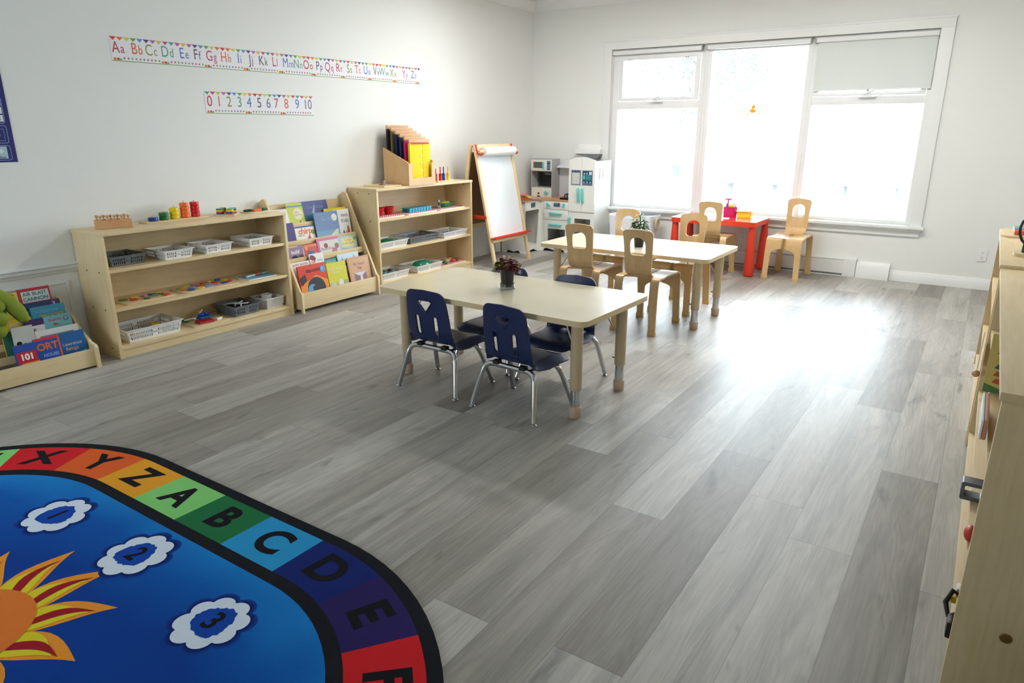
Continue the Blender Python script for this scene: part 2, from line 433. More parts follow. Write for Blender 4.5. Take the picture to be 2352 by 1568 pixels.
# ------------------------------------------------------------------ the big window
W = thing('window_1', None, None); W['kind'] = 'structure'
m = MB()
m.bb((0.93, -0.02, 0.53), (1.02, 0, 2.34), M_trim, bev=0.004); m.bb((4.18, -0.02, 0.53), (4.285, 0, 2.34), M_trim, bev=0.004)
m.bb((0.93, -0.022, 2.245), (4.285, 0, 2.34), M_trim, bev=0.004); m.bb((0.925, -0.03, 2.325), (4.29, 0, 2.342), M_trim, bev=0.004)
m.build('casing', W)
m = MB(); m.bb((1.0, -0.065, 0.503), (4.305, 0.12, 0.532), M_trim, bev=0.008); m.build('sill', W)
m = MB(); m.bb((1.02, -0.03, 0.475), (4.285, 0, 0.503), M_trim, bev=0.006); m.bb((1.03, -0.02, 0.432), (4.275, 0, 0.475), M_trim, bev=0.004); m.build('apron', W)
m = MB()
y0, y1 = 0.05, 0.12
for a, b_ in ((1.02, 1.083), (2.028, 2.142), (3.086, 3.172), (4.138, 4.18)): m.bb((a, y0, 0.532), (b_, y1, 2.245), M_vinyl, bev=0.004)
for a, b_, c, d in ((1.02, 4.18, 2.178, 2.245), (1.02, 4.18, 0.532, 0.565), (1.05, 2.06, 1.62, 1.70), (3.15, 4.16, 1.628, 1.70)): m.bb((a, y0 + 0.004, c), (b_, y1, d), M_vinyl, bev=0.004)
for x in (2.068, 2.10, 3.128): m.bb((x, y0 - 0.006, 0.532), (x + 0.006, y0, 2.245), M_vinyl)
m.build('window_frame', W)
def sash(x0, x1, z0, z1, wd, lx):
    s = MB(); ya, yb = 0.042, 0.09
    for a, b_, c, d in ((x0, x1, z0, z0 + wd * 0.75), (x0, x1, z1 - wd, z1), (x0, x0 + wd, z0 + wd * 0.75, z1 - wd), (x1 - wd, x1, z0 + wd * 0.75, z1 - wd)): s.bb((a, ya, c), (b_, yb, d), M_vinyl, bev=0.002)
    so = s.build('awning_sash', W)
    g = MB(); g.bb((x0 + 0.02, 0.066, z0 + 0.02), (x1 - 0.02, 0.071, z1 - 0.02), M_glass); g.build('pane', so)
    h = MB(); h.box((lx, 0.03, z0 - 0.012), (0.15, 0.03, 0.014), M_vinyl, bev=0.005); h.box((lx, 0.034, z0 + 0.005), (0.05, 0.02, 0.03), M_vinyl, bev=0.006)
    h.tube([(lx - 0.04, 0.025, z0 + 0.0), (lx + 0.02, 0.015, z0 + 0.03), (lx + 0.06, 0.018, z0 + 0.045)], 0.006, M_vinyl, 8)
    h.build('latch', so)
    return so
s1 = sash(1.092, 2.02, 1.705, 2.178, 0.046, 1.55)
for x in (1.215, 1.875):
    c = MB(); c.tube([(x - 0.012, 0.04, 2.14), (x - 0.009, 0.036, 2.105), (x + 0.009, 0.036, 2.105), (x + 0.012, 0.04, 2.14)], 0.003, M_dark, 6); c.build('clip', s1)
s2 = sash(3.178, 4.135, 1.705, 2.178, 0.046, 3.66)
c = MB(); c.ball((3.66, 0.03, 1.752), 0.012, M_steel); c.build('lock_knob', s2)
for a, b_, c, d in ((1.06, 2.04, 0.55, 1.64), (2.12, 3.10, 0.55, 2.19), (3.15, 4.15, 0.55, 1.64)):
    g = MB(); g.bb((a, 0.083, c), (b_, 0.088, d), M_glass); g.build('pane', W)

# roller blinds
def blind_mat():
    m = bpy.data.materials.new('blind_fabric'); m.use_nodes = True; nt = m.node_tree; nt.nodes.clear()
    o = nt.nodes.new('ShaderNodeOutputMaterial'); d = nt.nodes.new('ShaderNodeBsdfDiffuse'); t = nt.nodes.new('ShaderNodeBsdfTranslucent'); mx = nt.nodes.new('ShaderNodeMixShader'); mx.inputs[0].default_value = BLINDT
    nz = nt.nodes.new('ShaderNodeTexNoise'); nz.inputs['Scale'].default_value = 180
    c = mix_col(nt, nz.outputs['Fac'], S(222, 227, 225), S(232, 236, 234)); link(nt, c, d.inputs[0]); link(nt, c, t.inputs[0])
    link(nt, d.outputs[0], mx.inputs[1]); link(nt, t.outputs[0], mx.inputs[2]); link(nt, mx.outputs[0], o.inputs[0]); return m
BLINDT = 0.075
M_blind = blind_mat()
M_cass = paint('blind_cassette', (233, 235, 235), 0.4, var=0.01)
M_edge = paint('blind_grey_edge', (170, 172, 172), 0.5)
def blind(x0, x1, drop, label):
    t = thing('roller_blind', label, 'blind', ((x0 + x1) / 2, 0.02, 2.19), group='roller blinds in the big window')
    h = (x1 - x0) / 2
    m = MB(); m.bb((-h, -0.022, 0), (h, 0.026, 0.042), M_cass, bev=0.008); m.bb((-h, -0.024, 0.042), (h, 0.026, 0.05), M_edge); m.build('cassette', t)
    m = MB(); m.bb((h - 0.004, -0.024, -0.004), (h + 0.006, 0.026, 0.05), M_edge, bev=0.002); m.build('end_cap', t)
    m = MB(); m.bb((-h - 0.006, -0.024, -0.004), (-h + 0.004, 0.026, 0.05), M_edge, bev=0.002); m.build('end_cap', t)
    if drop:
        m = MB(); m.bb((-h + 0.018, 0.006, -drop), (h - 0.008, 0.0075, 0.01), M_blind); m.build('fabric', t)
        m = MB(); m.bb((-h + 0.018, 0.001, -drop - 0.012), (h - 0.008, 0.013, -drop), M_cass, bev=0.003); m.build('hem_bar', t)
    return t
blind(1.022, 2.04, 0, 'rolled-up white roller blind above the awning pane at the left of the window')
blind(2.096, 3.11, 0, 'rolled-up white roller blind above the tall middle pane')
blind(3.158, 4.174, 0.425, 'white roller blind pulled partway down, covering the upper right pane')

# window sticker: a small orange bath-duck with yellow-green splashes on the glass
def sticker_mat(name, rgb):
    m = bpy.data.materials.new(name); m.use_nodes = True; nt = m.node_tree; nt.nodes.clear()
    o = nt.nodes.new('ShaderNodeOutputMaterial'); d = nt.nodes.new('ShaderNodeBsdfDiffuse'); t = nt.nodes.new('ShaderNodeBsdfTranslucent'); mx = nt.nodes.new('ShaderNodeMixShader'); mx.inputs[0].default_value = 0.16
    nz = nt.nodes.new('ShaderNodeTexNoise'); nz.inputs['Scale'].default_value = 60
    c = mix_col(nt, nz.outputs['Fac'], S(*rgb), S(*[min(255, v + 8) for v in rgb])); link(nt, c, d.inputs[0]); link(nt, c, t.inputs[0])
    link(nt, d.outputs[0], mx.inputs[1]); link(nt, t.outputs[0], mx.inputs[2]); link(nt, mx.outputs[0], o.inputs[0]); return m
M_duck = sticker_mat('orange_sticker', (236, 140, 30)); M_spl = sticker_mat('yellow_green_sticker', (222, 214, 70))
m = MB(); fy = lambda u, v: (u, 0.0, v)
m.flat([(-0.035, 0.012), (-0.03, -0.012), (-0.012, -0.024), (0.015, -0.022), (0.03, -0.008), (0.036, 0.014), (0.018, 0.008), (0.008, 0.016), (0.02, 0.028), (0.022, 0.045), (0.008, 0.056), (-0.01, 0.05), (-0.014, 0.04), (-0.028, 0.036), (-0.014, 0.03), (-0.01, 0.018)], M_duck, fy)
for cx, cz, r in ((-0.055, -0.035, 0.012), (-0.04, -0.045, 0.009), (0.06, -0.03, 0.011), (0.045, -0.045, 0.008)): m.flat(ngon(cx, cz, r, 8), M_spl, fy)
solo('window_sticker', m, 'small orange duck sticker with yellow-green splashes on the middle window pane', 'sticker', (2.602, 0.0815, 1.585))

# ------------------------------------------------------------------ heater, outlets, wall fixtures
M_fin = paint('heater_fins', (142, 144, 146), 0.5, metal=0.3)
H = thing('baseboard_heater', 'long white baseboard heater along the wall under the window', 'heater', (1.15, 0, 0))
m = MB(); L = 2.52
m.bb((0, -0.06, 0.028), (L, -0.054, 0.159), M_trim); m.bb((0, -0.012, 0.02), (L, -0.001, 0.17), M_trim); m.bb((0, -0.052, 0.163), (L, -0.012, 0.172), M_trim); m.bb((0, -0.062, 0.0), (L, -0.01, 0.008), M_trim)
m.build('cover', H)
m = MB(); m.bb((0, -0.05, 0.008), (L, -0.014, 0.162), M_fin); m.build('fin_core', H)
m = MB(); m.bb((L, -0.07, 0.0), (L + 0.115, -0.001, 0.186), M_trim, bev=0.008); m.build('end_cap', H)
m = MB(); m.panel([(-0.001, 0), (-0.062, 0), (-0.062, 0.105), (-0.03, 0.155), (-0.001, 0.16)], [], 0.292, M_trim, fn=lambda u, v, t: (L + 0.118 + t, u, v)); m.build('side_cover', H)
M_plate = paint('outlet_plate', (236, 236, 234), 0.35, var=0.01)
def outlet(x, z, label):
    t = thing('electrical_outlet', label, 'outlet', (x, -0.001, z), group='wall outlets')
    m = MB(); m.box((0, -0.003, 0), (0.072, 0.006, 0.114), M_plate, bev=0.002); m.build('plate', t)
    m = MB()
    for dz in (0.021, -0.021):
        m.panel(ngon(0, dz, 0.017, 16), [], 0.003, M_plate, fn=lambda u, v, q: (u, -0.006 - q, v))
        for dx in (-0.006, 0.006): m.box((dx, -0.0092, dz + 0.003), (0.0025, 0.001, 0.008), M_dark)
        m.box((0, -0.0092, dz - 0.009), (0.005, 0.001, 0.004), M_dark)
    m.build('socket', t)
outlet(4.797, 0.312, 'white electrical outlet on the wall right of the window')
outlet(2.65, 0.318, 'white electrical outlet on the wall below the window, behind the red table')
M_fix = paint('white_fixture', (240, 240, 240), 0.4); M_grey = paint('fixture_grey', (120, 122, 126), 0.35)
t = thing('mounted_fixture', 'white wall-mounted box with a rounded dark grey underside beside the window casing', 'fixture', (0.79, 0, 1.125))
m = MB(); m.bb((-0.165, -0.10, 0.0), (0.165, -0.001, 0.055), M_fix, bev=0.012); m.bb((-0.15, -0.04, 0.05), (0.15, -0.001, 0.11), M_fix, bev=0.01); m.build('housing', t)
m = MB(); m.panel([(-0.155, 0), (0.155, 0), (0.15, -0.03), (0.12, -0.048), (0.06, -0.05), (0.0, -0.036), (-0.08, -0.016), (-0.15, -0.008)], [], 0.085, M_grey, fn=lambda u, v, q: (u, -0.092 + q, v)); m.build('underside', t)
for yh, z, h, s in ((-0.285, 0.918, 0.13, 'larger'), (-0.222, 0.918, 0.115, 'smaller')):
    t = thing('hanging_hook', '%s of the two white plastic hooks on the side of the play fridge' % s, 'hook', (1.071, yh, z), R(90), group='hooks on the play fridge')
    m = MB(); m.box((0, -0.003, 0), (0.05 if h > 0.12 else 0.03, 0.006, h), M_plate, bev=0.002); m.build('backplate', t)
    m = MB(); m.tube([(0, -0.006, 0), (0, -0.012, -0.03), (0, -0.024, -0.032), (0, -0.026, -0.015)], 0.004, M_plate, 8); m.build('hook_arm', t)

# ------------------------------------------------------------------ outdoors, far overexposed in the photograph
M_pave = paint('pale_paving', (196, 196, 192), 0.9, var=0.05, scale=0.6)
M_bark = paint('pale_bark', (92, 89, 86), 0.9, var=0.2, scale=8)
M_leafout = paint('outdoor_leaves', (88, 96, 86), 0.9, var=0.15, scale=8)
M_timber = paint('weathered_timber', (108, 108, 107), 0.9, var=0.1, scale=6)
m = MB(); m.bb((-30, 0.6, -0.55), (40, 60, -0.45), M_pave); tag(m.build('outside_ground'), kind='structure')
def tree(loc, hgt, rad, label, seed, n=120):
    rnd = random.Random(seed)
    t = thing('garden_tree', label, 'tree', loc, group='trees outside the window')
    m = MB(); m.tube([(0, 0, 0), (0.05, 0, hgt * 0.3), (-0.05, 0.1, hgt * 0.6), (0, 0, hgt * 0.9)], [0.22, 0.16, 0.11, 0.04], M_bark, 10)
    for k in range(6):
        a = rnd.random() * 6.28; z = hgt * (0.4 + 0.08 * k)
        m.tube([(0, 0, z), (math.cos(a) * rad * 0.4, math.sin(a) * rad * 0.4, z + rad * 0.3), (math.cos(a) * rad * 0.8, math.sin(a) * rad * 0.8, z + rad * 0.5)], [0.06, 0.04, 0.015], M_bark, 6)
    m.build('trunk', t)
    m = MB()
    for k in range(n):
        d = Vector((rnd.gauss(0, 1), rnd.gauss(0, 1), rnd.gauss(0, 0.8))).normalized() * rad * rnd.random() ** 0.4
        p = d + Vector((0, 0, hgt * 0.78))
        for j in range(14):
            q = p + Vector((rnd.gauss(0, 0.2), rnd.gauss(0, 0.2), rnd.gauss(0, 0.2))); a = Vector((rnd.gauss(0, 1), rnd.gauss(0, 1), rnd.gauss(0, 1))).normalized(); b_ = a.orthogonal().normalized()
            m.poly([q - a * 0.07, q + b_ * 0.035, q + a * 0.07, q - b_ * 0.035], M_leafout)
    m.build('foliage', t)
tree((-3.2, 15.0, -0.45), 5.0, 2.0, 'pale overexposed tree seen through the lower left window pane', 3)
tree((1.4, 18.0, -0.45), 7.0, 2.4, 'tall pale tree seen through the middle window pane', 5)
tree((5.0, 13.0, -0.45), 4.6, 1.7, 'leafy tree behind the right window pane', 9)
t = thing('garden_fence', 'low timber rail fence across the yard outside the window', 'fence', (0, 11.5, -0.45))
for k in range(9):
    m = MB(); m.bb((-6.05 + k * 1.6, -0.05, 0), (-5.95 + k * 1.6, 0.05, 1.0), M_timber); m.build('post', t)
for z in (0.35, 0.62, 0.88):
    m = MB(); m.bb((-6.2, -0.075, z), (7.0, -0.05, z + 0.1), M_timber); m.build('rail', t)
for k, (x, y) in enumerate(((0.2, 9.0), (2.6, 9.4))):
    t = thing('picnic_bench', 'pale timber bench in the yard, the %s of two outside the middle pane' % ('left one', 'right one')[k], 'bench', (x, y, -0.45), group='benches in the yard')
    m = MB(); m.bb((-0.7, -0.3, 0.68), (0.7, 0.3, 0.73), M_timber); m.build('bench_top', t)
    for sx in (-0.5, 0.5):
        m = MB(); m.bb((sx - 0.05, -0.25, 0), (sx + 0.05, -0.17, 0.68), M_timber); m.bb((sx - 0.05, 0.17, 0), (sx + 0.05, 0.25, 0.68), M_timber); m.build('trestle', t)
M_bluebin = paint('blue_plastic_outdoors', (70, 96, 150), 0.5)
t = thing('yard_bin', 'small blue bin on a post beside the fence outside the left pane', 'bin', (-2.35, 10.9, 0.22))
m = MB(); m.lathe([(0.0, 0.0), (0.11, 0.0), (0.13, 0.24), (0.0, 0.24)], M_bluebin, n=16); m.build('body', t)
m = MB(); m.tube([(0, 0, -0.67), (0, 0, 0.0)], 0.03, M_timber, 8); m.build('post', t)
m = MB(); m.lathe([(0.0, 0.24), (0.14, 0.24), (0.14, 0.27), (0.0, 0.3)], M_bluebin, n=16); m.build('lid', t)
# ------------------------------------------------------------------ furniture materials
M_birchY = wood('birch_ply_y', (233, 211, 168), (215, 189, 141), 'Y', 0.42)
M_birchZ = wood('birch_ply_z', (233, 211, 168), (214, 188, 140), 'Z', 0.42)
M_birchX = wood('birch_ply_x', (233, 211, 168), (214, 188, 140), 'X', 0.42)
M_edgeY = wood('birch_edge', (235, 214, 172), (200, 168, 116), 'Y', 0.5, scale=20)
M_bent = wood('bent_maple', (222, 190, 142), (204, 166, 114), 'Z', 0.36, scale=6, coat=0.15)
M_bentY = wood('bent_maple_seat', (222, 190, 142), (204, 166, 114), 'Y', 0.33, scale=6, coat=0.2)
M_cap = paint('amber_foot_cap', (216, 178, 112), 0.45)
M_pine = wood('easel_pine', (238, 214, 170), (222, 192, 144), 'Z', 0.5)
M_pineX = wood('pine_block', (226, 178, 130), (205, 150, 102), 'X', 0.5)
M_hole = paint('bolt_hole', (48, 40, 32), 0.6)
M_lam = paint('maple_laminate', (222, 212, 184), 0.24, var=0.02, scale=5, spec=0.55)
M_lamedge = paint('maple_edge_band', (222, 200, 156), 0.4, var=0.04)
M_legp = paint('beige_leg_paint', (205, 184, 148), 0.35, var=0.02)
M_chrome = paint('chrome', (205, 206, 208), 0.12, metal=1.0, var=0.01)
M_foot = paint('pinkish_rubber', (208, 180, 156), 0.55)
M_navy = paint('navy_plastic', (22, 38, 82), 0.36, var=0.06, scale=400, bump=0.05)
M_red = paint('red_plastic', (222, 58, 34), 0.34, var=0.02)
M_redtop = paint('red_plastic_top', (224, 60, 40), 0.13, var=0.02)
M_white = paint('white_plastic', (240, 240, 240), 0.4, var=0.01)
M_black = paint('black_plastic', (26, 27, 28), 0.35)

# ------------------------------------------------------------------ children's tables
def make_table(name, label, group, loc, rz):
    t = thing(name, label, 'table', loc, rz, group)
    hx, hy, zt = 0.686, 0.362, 0.54
    m = MB(); m.panel(rrect(-hx, -hy, hx, hy, 0.05, 8), [], 0.028, M_lam, fn=lambda u, v, q: (u, v, zt - 0.028 + q), edge=M_lamedge); m.build('tabletop', t)
    m = MB(); m.bb((-0.5, -0.24, zt - 0.045), (0.5, -0.22, zt - 0.028), M_legp); m.bb((-0.5, 0.22, zt - 0.045), (0.5, 0.24, zt - 0.028), M_legp); m.build('under_rail', t)
    for sx in (-1, 1):
        for sy in (-1, 1):
            x, y = sx * 0.58, sy * 0.24
            m = MB(); m.lathe([(0.0295, 0.15), (0.0305, 0.153), (0.0305, zt - 0.034), (0.045, zt - 0.032), (0.045, zt - 0.028), (0, zt - 0.028)], M_legp, (x, y, 0)); lg = m.build('leg', t)
            m = MB(); m.lathe([(0.0255, 0.05), (0.0255, 0.151)], M_chrome, (x, y, 0)); m.build('leg_insert', lg)
            m = MB(); m.lathe([(0, 0), (0.025, 0.0), (0.029, 0.005), (0.0315, 0.05), (0.0315, 0.06), (0.0255, 0.062)], M_foot, (x, y, 0)); m.build('foot_cap', lg)
            m = MB(); m.tube([(x - sx * 0.02, y - sy * 0.02, 0.34), (x - sx * 0.12, y - sy * 0.06, zt - 0.03)], 0.0045, M_legp, 6); m.build('brace', lg)
            m = MB(); m.tube([(x - sx * 0.028, y, 0.185), (x - sx * 0.045, y, 0.185)], 0.006, M_steel, 8); m.build('adjusting_pin', lg)
    return t
make_table('classroom_table', 'cream-topped low table with the four navy plastic chairs around it', 'adjustable cream-topped tables', (2.615, -4.405, 0), R(-1.6))
make_table('classroom_table', 'cream-topped low table with the bentwood chairs around it, nearer the window', 'adjustable cream-topped tables', (2.54, -2.515, 0), 0)

# ------------------------------------------------------------------ navy plastic chairs with chrome legs (facing +y)
def make_navy(label, loc, rz, group):
    t = thing('stacking_chair', label, 'chair', loc, rz, group)
    prof = smooth2([(0.205, 0.228), (0.198, 0.262), (0.10, 0.272), (-0.05, 0.262), (-0.115, 0.276), (-0.142, 0.335), (-0.152, 0.42), (-0.172, 0.578)], 2)
    L = plen(prof)
    sz = {}
    def wfun(s):
        k = s / L
        for (a, wa), (b_, wb) in zip(WT, WT[1:]):
            if k <= b_: return wa + (wb - wa) * (k - a) / (b_ - a)
        return WT[-1][1]
    WT = [(0, 0.155), (0.10, 0.172), (0.35, 0.176), (0.52, 0.158), (0.60, 0.150), (0.75, 0.147), (0.9, 0.138), (1.0, 0.128)]
    ss = [L * i / 40 for i in range(41)]
    out = []
    rc = 0.045
    def wr(s):
        w_ = wfun(s); d = min(s, L - s)
        if d < rc: w_ -= rc - math.sqrt(max(0, rc * rc - (rc - d) ** 2))
        return w_
    tops = sorted(set([0, 0.004, 0.01, 0.02, 0.032] + ss + [L - 0.004, L - 0.01, L - 0.02, L - 0.032]))
    right = [(wr(s), s) for s in tops]; left = [(-x, s) for x, s in reversed(right)]
    outer = right + [(0, L + 0.006)] + left
    sT = L - 0.095
    tri = [(-0.044, sT + 0.030), (-0.036, sT + 0.038), (0.036, sT + 0.038), (0.044, sT + 0.030), (0.005, sT - 0.018), (-0.005, sT - 0.018)]
    def slot(cx):
        s0, s1, r = L - 0.245, L - 0.155, 0.0125
        return [(cx + r * math.cos(R(a)), s1 + r * math.sin(R(a))) for a in range(0, 181, 30)] + [(cx + r * math.cos(R(a)), s0 + r * math.sin(R(a))) for a in range(180, 361, 30)]
    def fn(u, s, q):
        p, tg = interp(prof, min(max(s, 0.0001), L - 0.0001))
        if s > L: p = (p[0] + tg[0] * (s - L), p[1] + tg[1] * (s - L))
        n = (tg[1], -tg[0])            # towards the sitter: up on the seat, forward on the back
        k = s / L
        cup = (abs(u) / 0.15) ** 2.4 * (0.016 if k > 0.55 else 0.006)
        if k < 0.5 and abs(u) > 0.12: cup -= (abs(u) - 0.12) * 0.55
        d = q + cup
        return (u, p[0] + n[0] * d, p[1] + n[1] * d)
    m = MB(); m.panel(outer, [tri, slot(-0.062), slot(0.062)], 0.006, M_navy, fn, uc=[-0.15, -0.12, -0.09, -0.045, 0, 0.045, 0.09, 0.12, 0.15], vc=[L * i / 26 for i in range(1, 26)])
    sh = m.build('shell', t, ang=50, recalc=True)
    m = MB()
    for hole, g in ((tri, 1.12), (slot(-0.062), 1.0), (slot(0.062), 1.0)):
        cx = sum(p[0] for p in hole) / len(hole); cy = sum(p[1] for p in hole) / len(hole)
        ring = [(cx + (p[0] - cx) * g + (0.003 if p[0] > cx else -0.003), cy + (p[1] - cy) * g + (0.003 if p[1] > cy else -0.003)) for p in hole]
        m.tube([fn(p[0], p[1], -0.001) for p in ring], 0.0035, M_navy, 6, closed=True)
    m.build('rim', sh)
    m = MB()
    for sx in (-1, 1):
        for yy in (-0.105, 0.075): m.box((sx * 0.085, yy, 0.258), (0.035, 0.034, 0.02), M_black, bev=0.004)
    m.build('mount', t)
    for sy, yt, zt_ in ((-1, -0.105, 0.243), (1, 0.085, 0.245)):
        pts = [(-0.203, sy * 0.172, 0.018), (-0.178, (yt + sy * 0.172) / 2 * 1.0, 0.16)]
        pts = [(-0.203, sy * 0.172, 0.014), (-0.17, yt + (sy * 0.172 - yt) * 0.28, 0.195), (-0.158, yt + (sy * 0.172 - yt) * 0.1, 0.226), (-0.13, yt, zt_), (-0.09, yt, zt_ + 0.002)]
        full = [(p[0], p[1], p[2]) for p in smooth2(pts, 2)]
        full = full + [(-p[0], p[1], p[2]) for p in reversed(full)]
        m = MB(); m.tube(full, 0.0140, M_chrome, 12); fr = m.build('leg_frame', t, ang=60)
        for sx in (-1, 1):
            m = MB(); m.lathe([(0, 0), (0.016, 0.0), (0.017, 0.004), (0.009, 0.009), (0.008, 0.016), (0, 0.018)], M_chrome, (sx * 0.2035, sy * 0.1725, 0), 14); m.build('glide', fr)
    m = MB(); m.tube([(-0.12, -0.105, 0.246), (-0.12, 0.085, 0.248)], 0.008, M_chrome, 8); m.tube([(0.12, -0.105, 0.246), (0.12, 0.085, 0.248)], 0.008, M_chrome, 8); m.build('seat_rail', t)
    return t
GN = 'navy plastic chairs around the nearer table'
nv = make_navy('navy plastic chair nearest the low book rack, on the near side of its table', (2.337, -4.65, 0), 0, GN)
dup(nv, (2.885, -4.685, 0), R(-5), 'navy plastic chair at the front right, closest to the foreground rug corner', GN)
dup(nv, (2.345, -4.16, 0), R(180), 'navy plastic chair tucked under the far side of the table, behind the red-leaved plant', GN)
dup(nv, (2.83, -4.185, 0), R(181), 'navy plastic chair tucked under the far side of the table, right of the red-leaved plant', GN)

# ------------------------------------------------------------------ bentwood chairs (facing +y)
def make_bent(label, loc, rz, group):
    t = thing('bentwood_chair', label, 'chair', loc, rz, group)
    path = smooth2([(0.238, 0.0), (0.228, 0.20), (0.222, 0.34), (0.210, 0.398), (0.15, 0.402), (0.0, 0.398), (-0.13, 0.404), (-0.195, 0.406), (-0.212, 0.35), (-0.226, 0.2), (-0.24, 0.0)], 2)
    L = plen(path)
    zs = []
    def half(s):
        p, tg = interp(path, s)
        y, z = p
        front = y > 0
        xo = 0.166 + 0.006 * max(0, (0.34 - z)) / 0.34
        if front:
            if z > 0.375 or y < 0.2: xi = 0.0
            else:
                z1 = 0.298
                xi = 0.0 if z > z1 else 0.114 * min(1, math.sqrt(max(0, 1 - max(0, (z - (z1 - 0.06)) / 0.06) ** 2)))
                xi = min(xi, 0.114) + 0.008 * max(0, 0.24 - z) / 0.24
        else:
            if y > -0.135: xi = 0.0
            else:
                d = min(1.0, (-0.135 - y) / 0.05)
                xi = 0.108 * math.sqrt(max(0, 1 - (1 - d) ** 2)) + 0.012 * max(0, 0.36 - z) / 0.36
        if xi == 0.0 and abs(y) < 0.12: xo = 0.166 - 0.012 * math.cos(y / 0.12 * PI / 2)
        return xi, xo
    N = 150; ss = [L * (i + 0.0) / N for i in range(N + 1)]; ss[0] = 1e-4; ss[-1] = L - 1e-4
    m = MB(); bm = m.bm; im = m.mi(M_bentY); th = 0.013
    nx = 5
    for sgn in (-1, 1):
        rows = []
        for s in ss:
            p, tg = interp(path, s); n = (tg[1], -tg[0])
            if n[1] < 0 and abs(tg[0]) > abs(tg[1]): n = (-n[0], -n[1])
            n = (tg[1], -tg[0])
            xi, xo = half(s)
            rows.append([[bm.verts.new((sgn * (xi + (xo - xi) * k / nx), p[0] + n[0] * q, p[1] + n[1] * q)) for k in range(nx + 1)] for q in (0.0, -th)])
        for A, B in zip(rows, rows[1:]):
            for k in range(nx):
                for side in (0, 1):
                    f = bm.faces.new((A[side][k], A[side][k + 1], B[side][k + 1], B[side][k])); f.material_index = im
            for k in (0, nx):
                f = bm.faces.new((A[0][k], B[0][k], B[1][k], A[1][k])); f.material_index = im
        for Rr in (rows[0], rows[-1]):
            for k in range(nx):
                f = bm.faces.new((Rr[0][k], Rr[0][k + 1], Rr[1][k + 1], Rr[1][k])); f.material_index = im
    bmesh.ops.remove_doubles(bm, verts=bm.verts[:], dist=0.0002)
    m.build('seat_and_legs', t, ang=45, recalc=True)
    for sx in (-1, 1):
        for y in (0.230, -0.232):
            m = MB(); m.box((sx * 0.147, y, 0.0175), (0.058, 0.024, 0.035), M_cap, bev=0.005); m.build('foot_cap', t)
    prof = smooth2([(-0.085, 0.3935), (-0.13, 0.3985), (-0.172, 0.416), (-0.198, 0.46), (-0.207, 0.53), (-0.220, 0.63), (-0.238, 0.735)], 2)
    LB = plen(prof)
    WB = [(0, 0.085), (0.18, 0.098), (0.35, 0.1), (0.7, 0.107), (1.0, 0.116)]
    def wb(s):
        k = s / LB
        for (a, wa), (b_, wb_) in zip(WB, WB[1:]):
            if k <= b_: return wa + (wb_ - wa) * (k - a) / (b_ - a)
        return 0.116
    rc = 0.036
    lev = sorted([LB * i / 16 for i in range(17)] + [LB - rc + rc * math.sin(R(a)) for a in (0, 20, 40, 60, 75)])
    rt = []
    for s in lev:
        w_ = wb(s)
        if s > LB - rc: w_ -= rc - math.sqrt(max(0, rc * rc - (s - LB + rc) ** 2))
        rt.append((w_, s))
    outer = rt + [(0.04, LB + 0.006), (0, LB + 0.008), (-0.04, LB + 0.006)] + [(-x, s) for x, s in reversed(rt)]
    h0, h1, hw = LB - 0.178, LB - 0.05, 0.057
    hole = [(-hw + 0.02, h0), (hw - 0.02, h0), (hw - 0.006, h0 + 0.006), (hw, h0 + 0.02), (hw, h1 - 0.055)]
    hole += [(hw * math.cos(R(a)), h1 - 0.055 + 0.055 * math.sin(R(a)) ** 0.8) for a in range(15, 166, 15)] + [(-hw, h1 - 0.055), (-hw, h0 + 0.02), (-hw + 0.006, h0 + 0.006)]
    def fb(u, s, q):
        p, tg = interp(prof, min(max(s, 1e-4), LB - 1e-4))
        if s > LB: p = (p[0] + tg[0] * (s - LB), p[1] + tg[1] * (s - LB))
        n = (tg[1], -tg[0]); d = q + 0.012 * (u / 0.11) ** 2 * min(1, max(0, (s / LB - 0.25) * 3))
        return (u, p[0] + n[0] * d, p[1] + n[1] * d)
    m = MB(); m.panel(outer, [hole], 0.012, M_bent, fb, uc=[-0.085, -0.06, -0.03, 0, 0.03, 0.06, 0.085], vc=[LB * i / 22 for i in range(1, 22)])
    m.build('backrest', t, ang=45, recalc=True)
    return t
GB = 'bentwood chairs'
bw = make_bent('bentwood chair on the near side of the far table, nearer the play kitchen', (2.305, -2.83, 0), R(1), GB)
dup(bw, (2.79, -2.865, 0), 0, 'bentwood chair on the near side of the far table, in front of the green plant', GB)
dup(bw, (2.20, -2.18, 0), R(180), 'bentwood chair on the window side of the far table, behind the green plant', GB)
dup(bw, (2.785, -2.175, 0), R(180), 'bentwood chair on the window side of the far table, in front of the red table', GB)
dup(bw, (2.555, -0.69, 0), R(4), 'bentwood chair drawn up to the near side of the red table', GB)
dup(bw, (3.205, -0.355, 0), R(178), 'bentwood chair standing alone under the window, right of the red table', GB)

# ------------------------------------------------------------------ red plastic table
t = thing('red_table', 'bright red plastic play table under the window', 'table', (2.503, -0.365, 0))
m = MB(); m.panel(rrect(-0.432, -0.275, 0.432, 0.275, 0.035, 5), [], 0.048, M_redtop, fn=lambda u, v, q: (u, v, 0.489 + q)); m.build('tabletop', t)
for sx in (-1, 1):
    for sy in (-1, 1):
        m = MB(); m.lathe([(0, 0), (0.036, 0), (0.046, 0.008), (0.051, 0.03), (0.049, 0.10), (0.036, 0.38), (0.031, 0.49), (0, 0.49)], M_red, (sx * 0.395, sy * 0.225, 0)); m.build('leg', t)

